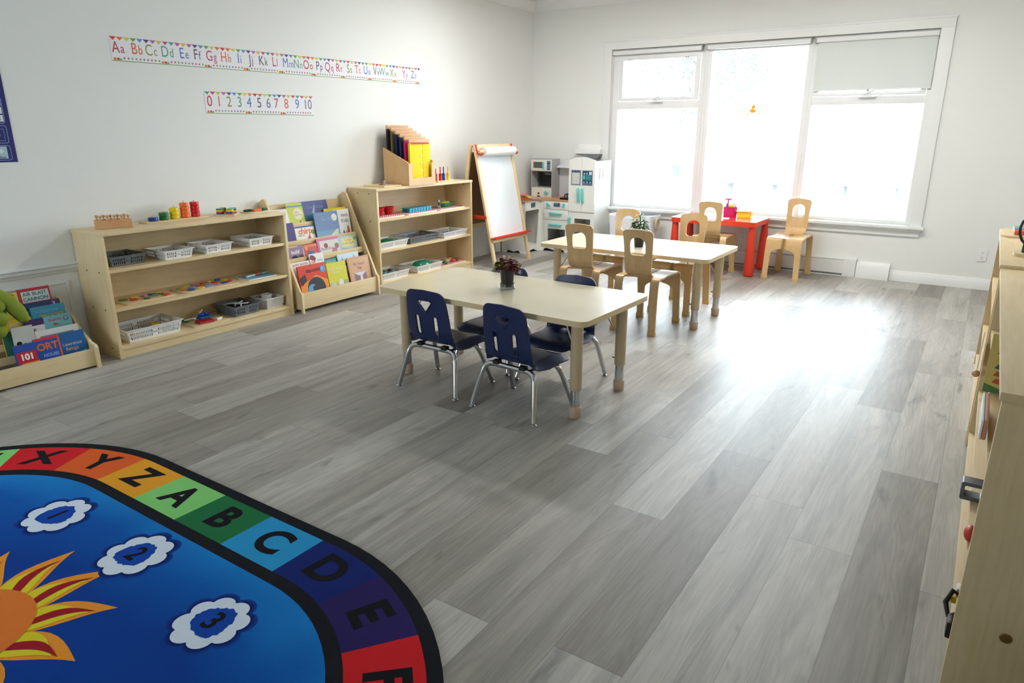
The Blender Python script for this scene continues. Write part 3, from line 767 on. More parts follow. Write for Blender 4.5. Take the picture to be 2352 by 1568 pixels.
# ------------------------------------------------------------------ open bookcases
def bookcase(name, label, group, loc, length, depth, h, shelves, face=1, holes_side=()):
    """back at local x=0, front at x=depth, runs along +y; face=-1 mirrors it to face -x"""
    t = thing(name, label, 'bookcase', loc, 0, group)
    f = face; th = 0.022
    def bbx(mb, a, b_, mt, bev=0.002): mb.bb((a[0] * f, a[1], a[2]), (b_[0] * f, b_[1], b_[2]), mt, bev=bev)
    for y in (0, length - th):
        m = MB(); bbx(m, (0.004, y, 0), (depth, y + th, h - th), M_birchZ)
        yy = y - 0.0006 if y == 0 else y + th + 0.0006
        for x, z in holes_side:
            for ya in (y - 0.0008, y + th + 0.0008):
                m.tube([(x * f, ya - 0.0005, z), (x * f, ya + 0.0005, z)], 0.0055, M_hole, 10)
        m.build('side_panel', t)
    m = MB(); bbx(m, (0, -0.004, h - th), (depth + 0.006, length + 0.004, h), M_birchY, 0.003); m.build('top', t)
    m = MB(); bbx(m, (0.004, th, 0.04), (0.012, length - th, h - th), M_birchY, 0); m.build('back_panel', t)
    for z in shelves:
        m = MB(); bbx(m, (0.012, th, z - 0.021), (depth - (0.008 if z > 0.1 else 0.004), length - th, z), M_birchY, 0.0025); m.build('shelf', t)
    m = MB(); bbx(m, (depth - 0.03, th, 0.0), (depth - 0.01, length - th, min(shelves) - 0.021), M_birchY, 0); m.build('toe_board', t)
    return t
BC = 'open birch bookcases'
HS = ((0.12, 0.55), (0.27, 0.55), (0.12, 0.31), (0.27, 0.31), (0.27, 0.06))
bookcase('bookcase', 'long low birch bookcase against the left wall, left of the book display rack', BC, (-0.016, -5.462, 0), 1.372, 0.355, 0.80, (0.568, 0.322, 0.072), 1, HS)
bookcase('bookcase', 'taller birch bookcase against the left wall, right of the book display rack', BC, (-0.016, -3.108, 0), 1.376, 0.35, 0.905, (0.634, 0.357, 0.064), 1, ((0.1, 0.62), (0.26, 0.62), (0.26, 0.86), (0.12, 0.86)))
bookcase('bookcase', 'birch bookcase at the right edge with a brass bolt in its end panel', BC, (5.235, -5.69, 0), 1.77, 0.384, 0.826, (0.56, 0.275, 0.07), -1, ())
bookcase('bookcase', 'birch bookcase at the right edge carrying the rainbow bars and bead loop toy', BC, (5.235, -3.9, 0), 1.38, 0.388, 0.84, (0.555, 0.26, 0.07), -1, ())

# ------------------------------------------------------------------ sloped book racks
def rack(label, loc, length, prof, pockets, backz, front_z):
    t = thing('book_rack', label, 'book rack', loc, 0, 'sloped birch book racks')
    for y in (0, length - 0.018):
        m = MB(); m.panel(prof, [], 0.018, M_birchZ, fn=lambda u, v, q: (u, y + q, v), edge=M_edgeY); m.tube([(prof[1][0] - 0.03, y - 0.0006, 0.06), (prof[1][0] - 0.03, y + 0.0186, 0.06)], 0.005, M_hole, 10); m.build('side_panel', t)
    m = MB(); m.bb((0.002, 0.018, 0.05), (0.012, length - 0.018, backz), M_birchY); m.build('back_panel', t)
    for (x, z, lh, dx) in pockets:
        m = MB(); m.bb((x - 0.012, 0.018, z - lh), (x, length - 0.018, z), M_birchY, bev=0.0015); m.bb((max(0.012, x - dx), 0.018, z - lh), (x - 0.012, length - 0.018, z - lh + 0.01), M_birchY)
        m.build('pocket', t)
    return t
RY0 = -4.055
rack('sloped birch book rack with five rows of picture books, between the two bookcases', (-0.016, RY0, 0), 0.862,
     [(0.0, 0.0), (0.30, 0.0), (0.325, 0.03), (0.395, 0.03), (0.397, 0.0), (0.42, 0.0), (0.418, 0.15), (0.408, 0.172), (0.395, 0.175), (0.088, 0.845), (0.075, 0.868), (0.052, 0.878), (0.03, 0.87), (0.0, 0.85)],
     [(0.115, 0.668, 0.04, 0.06), (0.178, 0.538, 0.04, 0.065), (0.25, 0.412, 0.05, 0.07), (0.315, 0.27, 0.045, 0.07), (0.40, 0.158, 0.128, 0.08)], 0.82, 0.158)
rack('low birch book rack at the left edge, topped by a green plush toy', (-0.016, -6.44, 0), 0.84,
     [(0.0, 0.0), (0.398, 0.0), (0.398, 0.125), (0.385, 0.14), (0.33, 0.152), (0.25, 0.20), (0.2, 0.24), (0.15, 0.30), (0.07, 0.315), (0.04, 0.36), (0.0, 0.40)],
     [(0.119, 0.29, 0.04, 0.05), (0.203, 0.215, 0.04, 0.06), (0.252, 0.15, 0.045, 0.05), (0.376, 0.118, 0.108, 0.11)], 0.39, 0.118)
# ------------------------------------------------------------------ play kitchen in the corner
M_kw = paint('kitchen_white', (236, 236, 230), 0.38, var=0.012)
M_kg = paint('kitchen_grey', (176, 176, 176), 0.45, var=0.02)
M_ki = paint('kitchen_inside', (206, 208, 202), 0.5, var=0.02)
M_teal = paint('teal_plastic', (94, 206, 200), 0.35)
M_tile = paint('tile_sheet', (222, 222, 224), 0.4, var=0.03, scale=20)
M_tilej = paint('tile_joint', (205, 205, 208), 0.5)
M_ctr = wood('kitchen_counter', (216, 160, 116), (190, 130, 88), 'X', 0.4)
M_nvy = paint('display_navy', (26, 66, 102), 0.4)
M_disp = paint('display_pale', (206, 224, 230), 0.4)
M_slv = paint('sticker_silver', (164, 176, 190), 0.35)
M_mw = paint('microwave_glass', (98, 94, 88), 0.2)
M_chalk = paint('chalkboard_black', (26, 28, 28), 0.5)
K = thing('play_kitchen', 'white corner play kitchen with teal handles standing in the room corner', 'play kitchen', (0, 0, 0))
YB, YFr = -0.02, -0.41
foot = lambda a, b_: [(a, 0), (a + 0.045, 0), (a + 0.06, 0.028), (a + 0.10, 0.036), ((a + b_) / 2, 0.02), (b_ - 0.10, 0.036), (b_ - 0.06, 0.028), (b_ - 0.045, 0), (b_, 0)]
# right-hand base unit (cooker)
m = MB()
out = foot(0.3475, 0.735) + [(0.735, 0.60), (0.3475, 0.60)]
m.panel(out, [[(0.452, 0.125), (0.70, 0.125), (0.70, 0.275), (0.452, 0.275)]], 0.014, M_kw, fn=lambda u, v, q: (u, YFr + q, v))
m.bb((0.36, YFr + 0.014, 0.045), (0.372, YB, 0.60), M_kw); m.bb((0.723, YFr + 0.014, 0.0), (0.735, YB, 0.60), M_kw)
m.bb((0.36, YB - 0.008, 0.03), (0.735, YB, 0.60), M_ki); m.bb((0.372, YFr + 0.014, 0.05), (0.723, YB - 0.008, 0.06), M_ki); m.bb((0.372, YFr + 0.014, 0.29), (0.723, YB - 0.008, 0.30), M_ki)
m.bb((0.56, YB - 0.2, 0.06), (0.57, YB - 0.008, 0.29), M_kg); m.tube([(0.585, YB - 0.009, 0.17), (0.585, YB - 0.012, 0.17)], 0.02, M_dark, 16)
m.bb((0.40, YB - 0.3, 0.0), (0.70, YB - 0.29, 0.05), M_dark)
m.build('cooker_cabinet', K)
def handle(par, p0, p1, out_, r=0.011):
    d = Vector(out_); a, b_ = Vector(p0), Vector(p1)
    m = MB(); m.tube([a, a + d * 0.7, a + d + (b_ - a) * 0.08, b_ + d - (b_ - a) * 0.08, b_ + d * 0.7, b_], [r * 0.8, r, r, r, r, r * 0.8], M_teal, 10); return m.build('handle', par)
def face(name, x0, x1, z0, z1, y=YFr, th=0.012):
    m = MB(); m.bb((x0, y - th, z0), (x1, y - 0.001, z1), M_kw, bev=0.003); return m.build(name, K)
o = face('control_panel', 0.408, 0.732, 0.503, 0.598)
yk = YFr - 0.012
for x in (0.47, 0.68):
    m = MB(); m.tube([(x, yk, 0.552), (x, yk - 0.004, 0.552)], 0.026, M_white, 20); m.box((x, yk - 0.012, 0.552), (0.05, 0.018, 0.026), M_teal, M=Matrix.Rotation(R(25 if x < 0.6 else -65), 4, 'Y'), bev=0.006); m.build('knob', o)
m = MB(); m.bb((0.54, yk - 0.001, 0.532), (0.625, yk, 0.578), M_nvy)
m.text('00:00', M_disp, 0.02, lambda u, v: (0.572 + u, yk - 0.0015, 0.564 + v)); m.text('- : +', M_disp, 0.016, lambda u, v: (0.61 + u, yk - 0.0015, 0.564 + v))
for k in range(4): m.flat(ngon(0.553 + k * 0.02, 0.542, 0.004, 8), M_disp, lambda u, v: (u, yk - 0.0015, v))
m.build('display', o)
o = face('oven_drawer', 0.408, 0.733, 0.385, 0.496); handle(o, (0.495, yk, 0.455), (0.65, yk, 0.452), (0, -0.018, 0))
m = MB()
m.panel([(0.408, 0.06), (0.733, 0.06), (0.733, 0.366), (0.408, 0.366)], [[(0.455, 0.125), (0.698, 0.125), (0.698, 0.273), (0.455, 0.273)]], 0.012, M_kw, fn=lambda u, v, q: (u, YFr - 0.013 + q, v)); o = m.build('oven_door', K)
handle(o, (0.49, yk, 0.322), (0.645, yk, 0.320), (0, -0.018, 0))
# left-hand base unit (washing-up place) facing +x
m = MB()
m.panel([(0.02, 0), (0.09, 0), (0.11, 0.03), (0.19, 0.012), (0.26, 0.034), (0.285, 0), (0.347, 0), (0.347, 0.60), (0.02, 0.60)], [], 0.012, M_kw, fn=lambda u, v, q: (u, -0.748 + q, v))
m.panel([(-0.742, 0), (-0.70, 0), (-0.68, 0.012), (-0.6, 0.03), (-0.55, 0.035), (-0.5, 0.012), (-0.45, 0.0), (-0.40, 0.0), (-0.40, 0.60), (-0.742, 0.60)], [[(-0.73, 0.085), (-0.47, 0.085), (-0.43, 0.495), (-0.73, 0.495)]], 0.012, M_kw, fn=lambda u, v, q: (0.335 + q, u, v))
m.bb((0.02, -0.736, 0.03), (0.03, -0.03, 0.60), M_ki); m.bb((0.03, -0.736, 0.07), (0.335, -0.42, 0.082), M_kw); m.bb((0.03, -0.42, 0.03), (0.345, -0.41, 0.60), M_ki)
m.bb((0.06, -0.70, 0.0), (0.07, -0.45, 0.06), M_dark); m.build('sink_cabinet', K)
m = MB(); m.bb((0.348, -0.615, 0.525), (0.349, -0.525, 0.578), M_nvy)
m.text('00:0', M_disp, 0.016, lambda u, v: (0.3495, -0.575 + u, 0.563 + v))
for k in range(4): m.flat(ngon(-0.6 + k * 0.02, 0.537, 0.004, 8), M_disp, lambda u, v: (0.3495, u, v))
m.build('display', K)
m = MB(); m.prism([(0.02, -0.765), (0.358, -0.765), (0.358, -0.46), (0.39, YFr - 0.018), (0.733, YFr - 0.018), (0.733, YB), (0.02, YB)], 0.60, 0.614, M_ctr); m.build('worktop', K)
# tower with the microwave
ym = -0.205
m = MB(); x0, x1 = 0.085, 0.384
for a, b_ in ((x0, x0 + 0.01), (x1 - 0.01, x1)): m.bb((a, ym, 0.614), (b_, YB, 1.062), M_kg)
xa, xb = x0 + 0.0102, x1 - 0.0102
m.bb((xa, ym + 0.001, 1.052), (xb, YB - 0.0085, 1.0615), M_kg); m.bb((xa, ym + 0.001, 0.915), (xb, YB - 0.0085, 0.925), M_kg); m.bb((xa, ym + 0.013, 0.712), (xb, YB - 0.0085, 0.722), M_kw); m.bb((xa, YB - 0.008, 0.6145), (xb, YB - 0.0005, 1.061), M_kg)
m.bb((xa, ym + 0.0005, 0.6145), (xb, ym + 0.012, 0.722), M_kw); m.build('tower_cabinet', K)
m = MB(); yc = -0.062; m.bb((0.098, yc, 0.722), (0.372, yc + 0.012, 0.908), M_chalk); P = lambda u, v: (u, yc - 0.0006, v)
for q in ([(0.108, 0.74), (0.112, 0.74), (0.112, 0.885), (0.108, 0.885)], [(0.125, 0.898), (0.372, 0.898), (0.372, 0.9015), (0.125, 0.9015)], [(0.125, 0.727), (0.372, 0.727), (0.372, 0.7305), (0.125, 0.7305)], [(0.108, 0.885), (0.112, 0.885), (0.128, 0.898), (0.125, 0.9015)], [(0.108, 0.74), (0.125, 0.727), (0.128, 0.7305), (0.112, 0.742)]): m.flat(q, M_kg, P)
m.text('~ MENU ~', M_disp, 0.034, lambda u, v: (0.24 + u, yc - 0.0008, 0.878 + v)); m.build('chalkboard', K)
m = MB(); m.bb((x0 + 0.008, ym - 0.014, 0.924), (x1 - 0.006, ym, 1.052), M_kw, bev=0.004); mw = m.build('microwave', K)
yy = ym - 0.0145
m = MB(); m.bb((0.127, yy - 0.001, 0.955), (0.253, yy, 1.027), M_mw); m.build('door_window', mw)
m = MB(); m.bb((0.318, yy - 0.001, 0.934), (0.365, yy, 1.04), M_nvy)
for r_ in range(5):
    for c_ in range(2): m.flat(ngon(0.332 + c_ * 0.02, 0.948 + r_ * 0.013, 0.0045, 8), M_disp, lambda u, v: (u, yy - 0.0016, v))
m.text('88:88', M_disp, 0.015, lambda u, v: (0.342 + u, yy - 0.0016, 1.027 + v)); m.build('keypad', mw)
m = MB(); m.bb((0.258, yy - 0.012, 0.945), (0.277, yy, 1.025), M_teal, bev=0.003); m.build('handle', mw)
m = MB(); m.box((0.31, ym - 0.01, 0.665), (0.05, 0.02, 0.026), M_teal, M=Matrix.Rotation(R(30), 4, 'Y'), bev=0.006); m.build('knob', K)
# tiled back and range hood
m = MB(); m.bb((0.384, YB - 0.006, 0.614), (0.735, YB, 1.055), M_tile)
for k in range(17):
    z = 0.63 + k * 0.025; m.bb((0.384, YB - 0.0068, z), (0.735, YB - 0.006, z + 0.002), M_tilej)
    for j in range(6): x = 0.40 + j * 0.06 + (0.03 if k % 2 else 0); m.bb((x, YB - 0.0068, z), (x + 0.002, YB - 0.006, z + 0.025), M_tilej)
m.box((0.47, YB - 0.008, 0.915), (0.03, 0.002, 0.03), M_disp); m.box((0.47, YB - 0.0095, 0.915), (0.014, 0.001, 0.008), M_teal)
m.bb((0.44, YB - 0.012, 0.99), (0.735, YB - 0.006, 1.055), M_tile); m.build('tiled_back', K)
m = MB(); m.panel([(-0.13, 0.962), (-0.026, 0.962), (-0.026, 0.99), (-0.10, 0.985)], [], 0.31, M_tile, fn=lambda u, v, q: (0.40 + q, u, v)); m.build('range_hood', K)
# fridge
arch = [(0.733 + 0.337 * k / 14, 1.066 + 0.038 * math.sin(PI * k / 14)) for k in range(15)][::-1]
m = MB()
m.panel(foot(0.733, 1.07) + arch, [[(0.80, 0.12), (1.02, 0.12), (1.02, 0.412), (0.812, 0.412)]], 0.012, M_kw, fn=lambda u, v, q: (u, YFr + q, v))
m.bb((0.733, YFr + 0.012, 0.04), (0.743, YB, 1.06), M_kw); m.bb((1.06, YFr + 0.012, 0), (1.07, YB, 1.06), M_kw); m.bb((0.733, YB - 0.008, 0.03), (1.07, YB, 1.06), M_ki); m.bb((0.743, YFr + 0.012, 0.09), (1.06, YB - 0.008, 0.10), M_ki); m.bb((0.743, YFr + 0.012, 0.44), (1.06, YB - 0.008, 0.45), M_ki)
m.bb((0.9, YB - 0.2, 0.1), (0.91, YB - 0.008, 0.44), M_ki); m.build('fridge_cabinet', K)
for x0, x1, lab in ((0.736, 0.902, 0), (0.905, 1.068, 1)):
    m = MB()
    top = [(x0 + (x1 - x0) * k / 8, 1.062 + 0.038 * math.sin(PI * (x0 + (x1 - x0) * k / 8 - 0.733) / 0.337)) for k in range(9)][::-1]
    m.panel([(x0, 0.496), (x1, 0.496)] + top, [], 0.012, M_kw, fn=lambda u, v, q: (u, YFr - 0.013 + q, v)); d = m.build('fridge_door', K)
    xh = 0.868 if lab == 0 else 0.922
    handle(d, (xh - 0.004, yk, 0.752), (xh + 0.006, yk, 0.608), (0, -0.02, 0), 0.013)
    m = MB(); ys = yk - 0.002
    a, b_ = (0.766, 0.893) if lab == 0 else (0.908, 1.042)
    zt, zb = 0.962, 0.79; t_ = lambda u, v: (u, ys - 0.0015, v); t2 = lambda u, v: (u, ys - 0.0022, v)
    m.bb((a, ys - 0.001, zb), (b_, yk, zt), M_slv)
    if lab == 0:
        m.flat([(a + 0.008, zb + 0.008), (b_ - 0.008, zb + 0.008), (b_ - 0.008, zt - 0.008), (a + 0.008, zt - 0.008)], M_nvy, t_)
        m.flat([(a + 0.013, zb + 0.014), (b_ - 0.014, zb + 0.014), (b_ - 0.014, zt - 0.03), (a + 0.013, zt - 0.03)], M_ki, t2)
        m.flat([(0.84, 0.87), (b_ - 0.016, 0.87), (b_ - 0.016, 0.874), (0.84, 0.874)], M_kg, lambda u, v: (u, ys - 0.003, v))
        for k in range(3): m.flat(ngon(a + 0.035 + k * 0.03, zt - 0.019, 0.004, 8), M_slv, t2)
    else:
        m.flat([(a + 0.006, zb + 0.008), (b_ - 0.006, zb + 0.008), (b_ - 0.006, zt - 0.008), (a + 0.006, zt - 0.008)], M_nvy, t_)
        rnd = random.Random(4)
        m.flat(rrect(b_ - 0.045, zt - 0.05, b_ - 0.012, zt - 0.016, 0.004), M_disp, t2); m.flat(ngon(a + 0.028, zt - 0.04, 0.009, 10), M_disp, t2); m.flat(ngon(a + 0.062, zt - 0.038, 0.009, 10), M_disp, t2)
        for k in range(5): m.flat([(a + 0.045, zb + 0.065 + k * 0.012), (b_ - 0.014, zb + 0.065 + k * 0.012), (b_ - 0.014, zb + 0.069 + k * 0.012), (a + 0.045, zb + 0.069 + k * 0.012)], M_teal, t2)
        m.flat(rrect(a + 0.014, zb + 0.07, a + 0.036, zb + 0.115, 0.003), M_teal, t2)
        for k in range(3): m.flat(ngon(a + 0.025 + k * 0.04, zb + 0.04, 0.008, 8), M_disp, t2); m.flat([(a + 0.012 + k * 0.04, zb + 0.018), (a + 0.04 + k * 0.04, zb + 0.018), (a + 0.04 + k * 0.04, zb + 0.026), (a + 0.012 + k * 0.04, zb + 0.026)], M_slv, t2)
    m.build('door_sticker', d)
m = MB(); m.tube([(0.755, YFr, 0.41), (0.755, YFr - 0.03, 0.41), (0.755, YFr - 0.03, 0.35), (0.755, YFr, 0.35)], 0.012, M_teal, 10); m.build('handle', K)
# things on and in the kitchen
M_bread = paint('toy_bread', (226, 180, 98), 0.7, var=0.15, scale=40); M_ham = paint('toy_ham', (226, 112, 84), 0.6); M_lett = paint('toy_lettuce', (110, 150, 70), 0.6); M_mustard = paint('toy_cheese', (226, 180, 60), 0.6)
M_grdish = paint('grey_dish', (190, 192, 196), 0.4); M_redt = paint('toy_tomato', (200, 56, 44), 0.5)
solo('serving_tray', MB().lathe([(0, 0), (0.13, 0), (0.155, 0.012), (0.15, 0.014), (0.128, 0.004), (0, 0.004)], M_grdish, n=28, sy=0.85), 'pale grey plate under the toy food on the kitchen worktop', 'plate', (0.235, -0.575, 0.6146))
def blob(name, label, loc, sc, mt, rz=0, cat='toy food'):
    m = MB(); m.ball((0, 0, sc[2]), 1.0, mt, sc=sc, n=14); return solo(name, m, label, cat, loc, rz, 'toy food on the kitchen plate')
blob('toy_sandwich', 'long golden toy bread roll at the front of the kitchen plate', (0.295, -0.555, 0.6195), (0.035, 0.085, 0.017), M_bread, R(35))
blob('toy_ham_slice', 'orange-pink toy ham slice on top of the food on the kitchen plate', (0.225, -0.59, 0.655), (0.045, 0.075, 0.009), M_ham, R(40))
blob('toy_lettuce', 'green toy lettuce leaf at the left of the kitchen plate', (0.175, -0.645, 0.622), (0.045, 0.045, 0.018), M_lett)
blob('toy_cheese', 'yellow toy cheese slice at the right of the kitchen plate', (0.185, -0.485, 0.622), (0.05, 0.055, 0.016), M_mustard)
blob('toy_tomato', 'red toy tomato slice at the near edge of the kitchen plate', (0.285, -0.655, 0.62), (0.04, 0.03, 0.013), M_redt)
t = thing('toy_bottle', 'tiny clear toy bottle with a black cap in front of the microwave tower', 'toy bottle', (0.29, -0.36, 0.614))
m = MB(); m.lathe([(0, 0), (0.016, 0), (0.016, 0.035), (0.009, 0.045), (0.009, 0.05), (0, 0.05)], M_grdish, n=14); m.build('bottle_body', t)
m = MB(); m.lathe([(0, 0.05), (0.011, 0.05), (0.011, 0.066), (0, 0.066)], M_black, n=12); m.lathe([(0.0165, 0.018), (0.0168, 0.03), (0.016, 0.031)], M_black, n=12); m.build('bottle_cap', t)
t = thing('toy_hob', 'small black toy burner with a curved pan rest beside the fridge on the worktop', 'toy', (0.655, -0.31, 0.6146))
m = MB(); m.bb((-0.065, -0.06, 0), (0.07, 0.06, 0.022), M_black, bev=0.003); m.build('burner_base', t)
m = MB(); m.tube([(-0.035, 0, 0.022), (-0.03, 0, 0.05), (0.0, 0, 0.062), (0.03, 0, 0.056), (0.045, 0, 0.05)], 0.008, M_black, 8); m.tube([(0.0, 0, 0.022), (0.0, 0, 0.06)], 0.008, M_black, 8); m.build('pan_rest', t)
t = thing('toy_saucepan', 'shiny toy saucepan on the low shelf of the kitchen behind the easel leg', 'toy pan', (0.24, -0.62, 0.083))
m = MB(); m.lathe([(0, 0), (0.055, 0), (0.058, 0.004), (0.058, 0.065), (0.062, 0.067), (0.055, 0.064), (0.055, 0.006), (0, 0.005)], M_chrome, n=24); m.build('pan_body', t)
m = MB(); m.tube([(0.057, 0.0, 0.05), (0.075, 0.01, 0.052), (0.075, 0.03, 0.052), (0.05, 0.03, 0.05)], 0.004, M_chrome, 8); m.build('handle', t)

# ------------------------------------------------------------------ easel
E = thing('art_easel', 'wooden double-sided easel with a whiteboard front and red trays in front of the left wall', 'easel', (0.0, -1.30, 0))
TOPX, TOPZ, FX = 0.292, 1.252, 0.552
hw = 0.335
nrm = Vector((TOPZ, 0, FX - TOPX)).normalized(); dn = Vector((FX - TOPX, 0, -TOPZ)).normalized()
def bar(mb, p0, p1, wy, tx, mt):
    """square-section bar between two points, wide across y"""
    a, b_ = Vector(p0), Vector(p1); d = (b_ - a); L_ = d.length; d.normalize(); yv = Vector((0, 1, 0)); xv = yv.cross(d).normalized()
    Mx = Matrix((xv, yv, d)).transposed().to_4x4()
    mb.box((a + b_) / 2, (tx, wy, L_), mt, M=Mx, bev=0.004)
for s_ in (-1, 1):
    m = MB(); bar(m, (TOPX, s_ * (hw - 0.018), TOPZ), (FX, s_ * (hw - 0.004), 0.0), 0.042, 0.026, M_pine); m.build('front_leg', E)
    m = MB(); bar(m, (TOPX - 0.055, s_ * (hw - 0.018), TOPZ), (0.045, s_ * (hw - 0.004), 0.0), 0.042, 0.026, M_pine); m.build('rear_leg', E)
    m = MB(); m.tube([(TOPX + 0.012, s_ * (hw - 0.035), TOPZ - 0.02), (TOPX - 0.065, s_ * (hw - 0.035), TOPZ - 0.02)], 0.008, M_steel, 8); m.build('hinge', E)
    zz = 0.52; xf = TOPX + (FX - TOPX) * (1 - zz / TOPZ); xr = TOPX - 0.055 + (0.045 - TOPX + 0.055) * (1 - zz / TOPZ)
    m = MB(); m.bb((xr - 0.01, s_ * (hw + 0.014) - 0.006, zz - 0.017), (xf + 0.01, s_ * (hw + 0.014) + 0.006, zz + 0.017), M_red, bev=0.005); m.build('side_brace', E)
def onplane(s, y, out=0.0):
    """point s metres below the top along the front face"""
    p = Vector((TOPX, y, TOPZ)) + dn * s + nrm * out; return p
m = MB(); bar(m, onplane(0.02, -hw + 0.03), onplane(0.02, -hw + 0.031), 0.01, 0.01, M_pine)
for s0 in (0.025, 0.985):
    p = onplane(s0, 0); m.box(p, (0.024, 2 * hw - 0.06, 0.045), M_pine, M=Matrix((nrm, Vector((0, 1, 0)), -dn)).transposed().to_4x4(), bev=0.003)
m.build('cross_rail', E)
M_wb = paint('whiteboard', (232, 238, 242), 0.55, var=0.01)
Mf = Matrix((nrm, Vector((0, 1, 0)), -dn)).transposed().to_4x4()
m = MB(); m.box(onplane(0.505, 0), (0.008, 2 * hw - 0.07, 0.93), M_wb, M=Mf); m.build('whiteboard', E)
dr = Vector((0.045 - TOPX + 0.055, 0, -TOPZ)).normalized(); nr = Vector((-TOPZ, 0, 0.045 - TOPX + 0.055)).normalized()
Mr = Matrix((-nr, Vector((0, 1, 0)), -dr)).transposed().to_4x4()
M_hard = wood('hardboard_back', (150, 108, 72), (128, 88, 56), 'Y', 0.6)
m = MB(); m.box(Vector((TOPX - 0.055, 0, TOPZ)) + dr * 0.47, (0.008, 2 * hw - 0.07, 0.78), M_hard, M=Mr); m.build('chalkboard', E)
m = MB(); m.box(Vector((TOPX - 0.055, 0, TOPZ)) + dr * 0.88, (0.024, 2 * hw - 0.06, 0.05), M_pine, M=Mr, bev=0.003); m.build('rear_rail', E)
p = onplane(0.975, 0, 0.045)
m = MB(); m.box(p, (0.06, 2 * hw + 0.03, 0.010), M_red, bev=0.004); m.box(p + Vector((0.028, 0, 0.008)), (0.012, 2 * hw + 0.03, 0.026), M_red, bev=0.005); m.box(p + Vector((0, 0, -0.03)) - nrm * 0.02, (0.02, 2 * hw - 0.02, 0.03), M_pine, bev=0.003); m.build('tray', E)
for s_ in (-1, 1):
    a = onplane(0.004, s_ * (hw - 0.012), 0.016); b_ = onplane(0.118, s_ * (hw - 0.012), 0.066)
    m = MB(); m.tube([a, a + dn * 0.05 + nrm * 0.0, b_ - nrm * 0.034 - dn * 0.012, b_, b_ + nrm * 0.022 - dn * 0.012], [0.012, 0.010, 0.009, 0.009, 0.010], M_red, 10); m.build('roll_hook', E)
M_paper = paint('paper', (240, 240, 238), 0.7, var=0.01); M_ink = paint('black_ink', (30, 30, 34), 0.5); M_inkp = paint('lilac_ink', (170, 150, 200), 0.5)
c = onplane(0.085, 0, 0.062) + Vector((0, -1.30, 0))
t = thing('paper_roll', 'roll of white drawing paper hanging on red hooks at the top of the easel', 'paper roll', c)
m = MB(); m.tube([(0, -0.28, 0), (0, 0.275, 0)], 0.046, M_paper, 28); m.text('//', M_ink, 0.05, lambda u, v: (0.0485 * math.cos(v * 20 + 0.2), u + 0.03, 0.0485 * math.sin(v * 20 + 0.2)))
for y, r_ in ((0.13, 0.2), (0.16, 0.5), (0.24, 0.3), (-0.02, 0.6)): m.box((0.0478 * math.cos(r_), y, 0.0478 * math.sin(r_)), (0.002, 0.012, 0.003), M_inkp)
m.build('paper', t)
m = MB(); m.tube([(0, -0.345, 0), (0, 0.345, 0)], 0.016, M_pine, 12); m.build('dowel', t)

# ------------------------------------------------------------------ alphabet rug
def rug_mat(name, rgb, var=0.07):
    return paint(name, rgb, 0.95, var=var, scale=260, bump=0.5, spec=0.15)
RB = rug_mat('rug_black', (26, 28, 34)); RBL = None
def rug_blue():
    m, nt, b = nodes_of('rug_blue_sky')
    tc = nt.nodes.new('ShaderNodeTexCoord'); n1 = nt.nodes.new('ShaderNodeTexNoise'); n1.inputs['Scale'].default_value = 1.5; n1.inputs['Detail'].default_value = 2
    n2 = nt.nodes.new('ShaderNodeTexNoise'); n2.inputs['Scale'].default_value = 260
    link(nt, tc.outputs['Object'], n1.inputs['Vector']); link(nt, tc.outputs['Object'], n2.inputs['Vector'])
    # printed sky: pale at the border of the field, deeper blue towards the printed sun
    sp = nt.nodes.new('ShaderNodeSeparateXYZ'); link(nt, tc.outputs['Object'], sp.inputs[0])
    ax = math_node(nt, 'MAXIMUM', math_node(nt, 'SUBTRACT', math_node(nt, 'ABSOLUTE', sp.outputs[0]), 0.56), 0.0)
    d = math_node(nt, 'SQRT', math_node(nt, 'ADD', math_node(nt, 'POWER', ax, 2.0), math_node(nt, 'POWER', sp.outputs[1], 2.0)))
    f = math_node(nt, 'ADD', d, math_node(nt, 'MULTIPLY', math_node(nt, 'SUBTRACT', n1.outputs['Fac'], 0.5), 0.5))
    rp = nt.nodes.new('ShaderNodeValToRGB'); link(nt, f, rp.inputs['Fac']); cr = rp.color_ramp
    cr.elements[0].position = 0.30; cr.elements[0].color = S(10, 62, 148); cr.elements[1].position = 0.70; cr.elements[1].color = S(26, 126, 200)
    e = cr.elements.new(0.52); e.color = S(12, 88, 172)
    v = nt.nodes.new('ShaderNodeMapRange'); link(nt, n2.outputs['Fac'], v.inputs[0]); v.inputs[3].default_value = 0.85; v.inputs[4].default_value = 1.15
    vm = nt.nodes.new('ShaderNodeVectorMath'); vm.operation = 'SCALE'; link(nt, rp.outputs[0], vm.inputs[0]); link(nt, v.outputs[0], vm.inputs['Scale']); link(nt, vm.outputs[0], b.inputs['Base Color'])
    b.inputs['Roughness'].default_value = 0.95; b.inputs['Specular IOR Level'].default_value = 0.15
    return m
RBL = rug_blue()
RC = {k: rug_mat('rug_' + k, c) for k, c in dict(red=(206, 34, 40), vermilion=(222, 96, 42), amber=(228, 158, 44), lightgreen=(132, 206, 118), green=(34, 112, 66), sky=(42, 150, 206), navy=(22, 40, 110), plum=(44, 34, 92), cloud=(214, 226, 240), cloudblue=(20, 70, 168), haloblue=(12, 36, 104), yellow=(222, 206, 44), flame=(236, 150, 50), crimson=(160, 28, 42), sun=(226, 122, 50), letter=(24, 24, 30)).items()}
SX = 0.56; RCX, RCY = 2.49, -7.07
def stad(r, n=40):
    p = [(SX + r * math.cos(R(90 - 180 * i / n)), r * math.sin(R(90 - 180 * i / n))) for i in range(n + 1)]
    return p + [(-x, -y) for x, y in p]
rr_out, rr_t0, rr_t1, rr_in = 0.970, 0.925, 0.708, 0.662
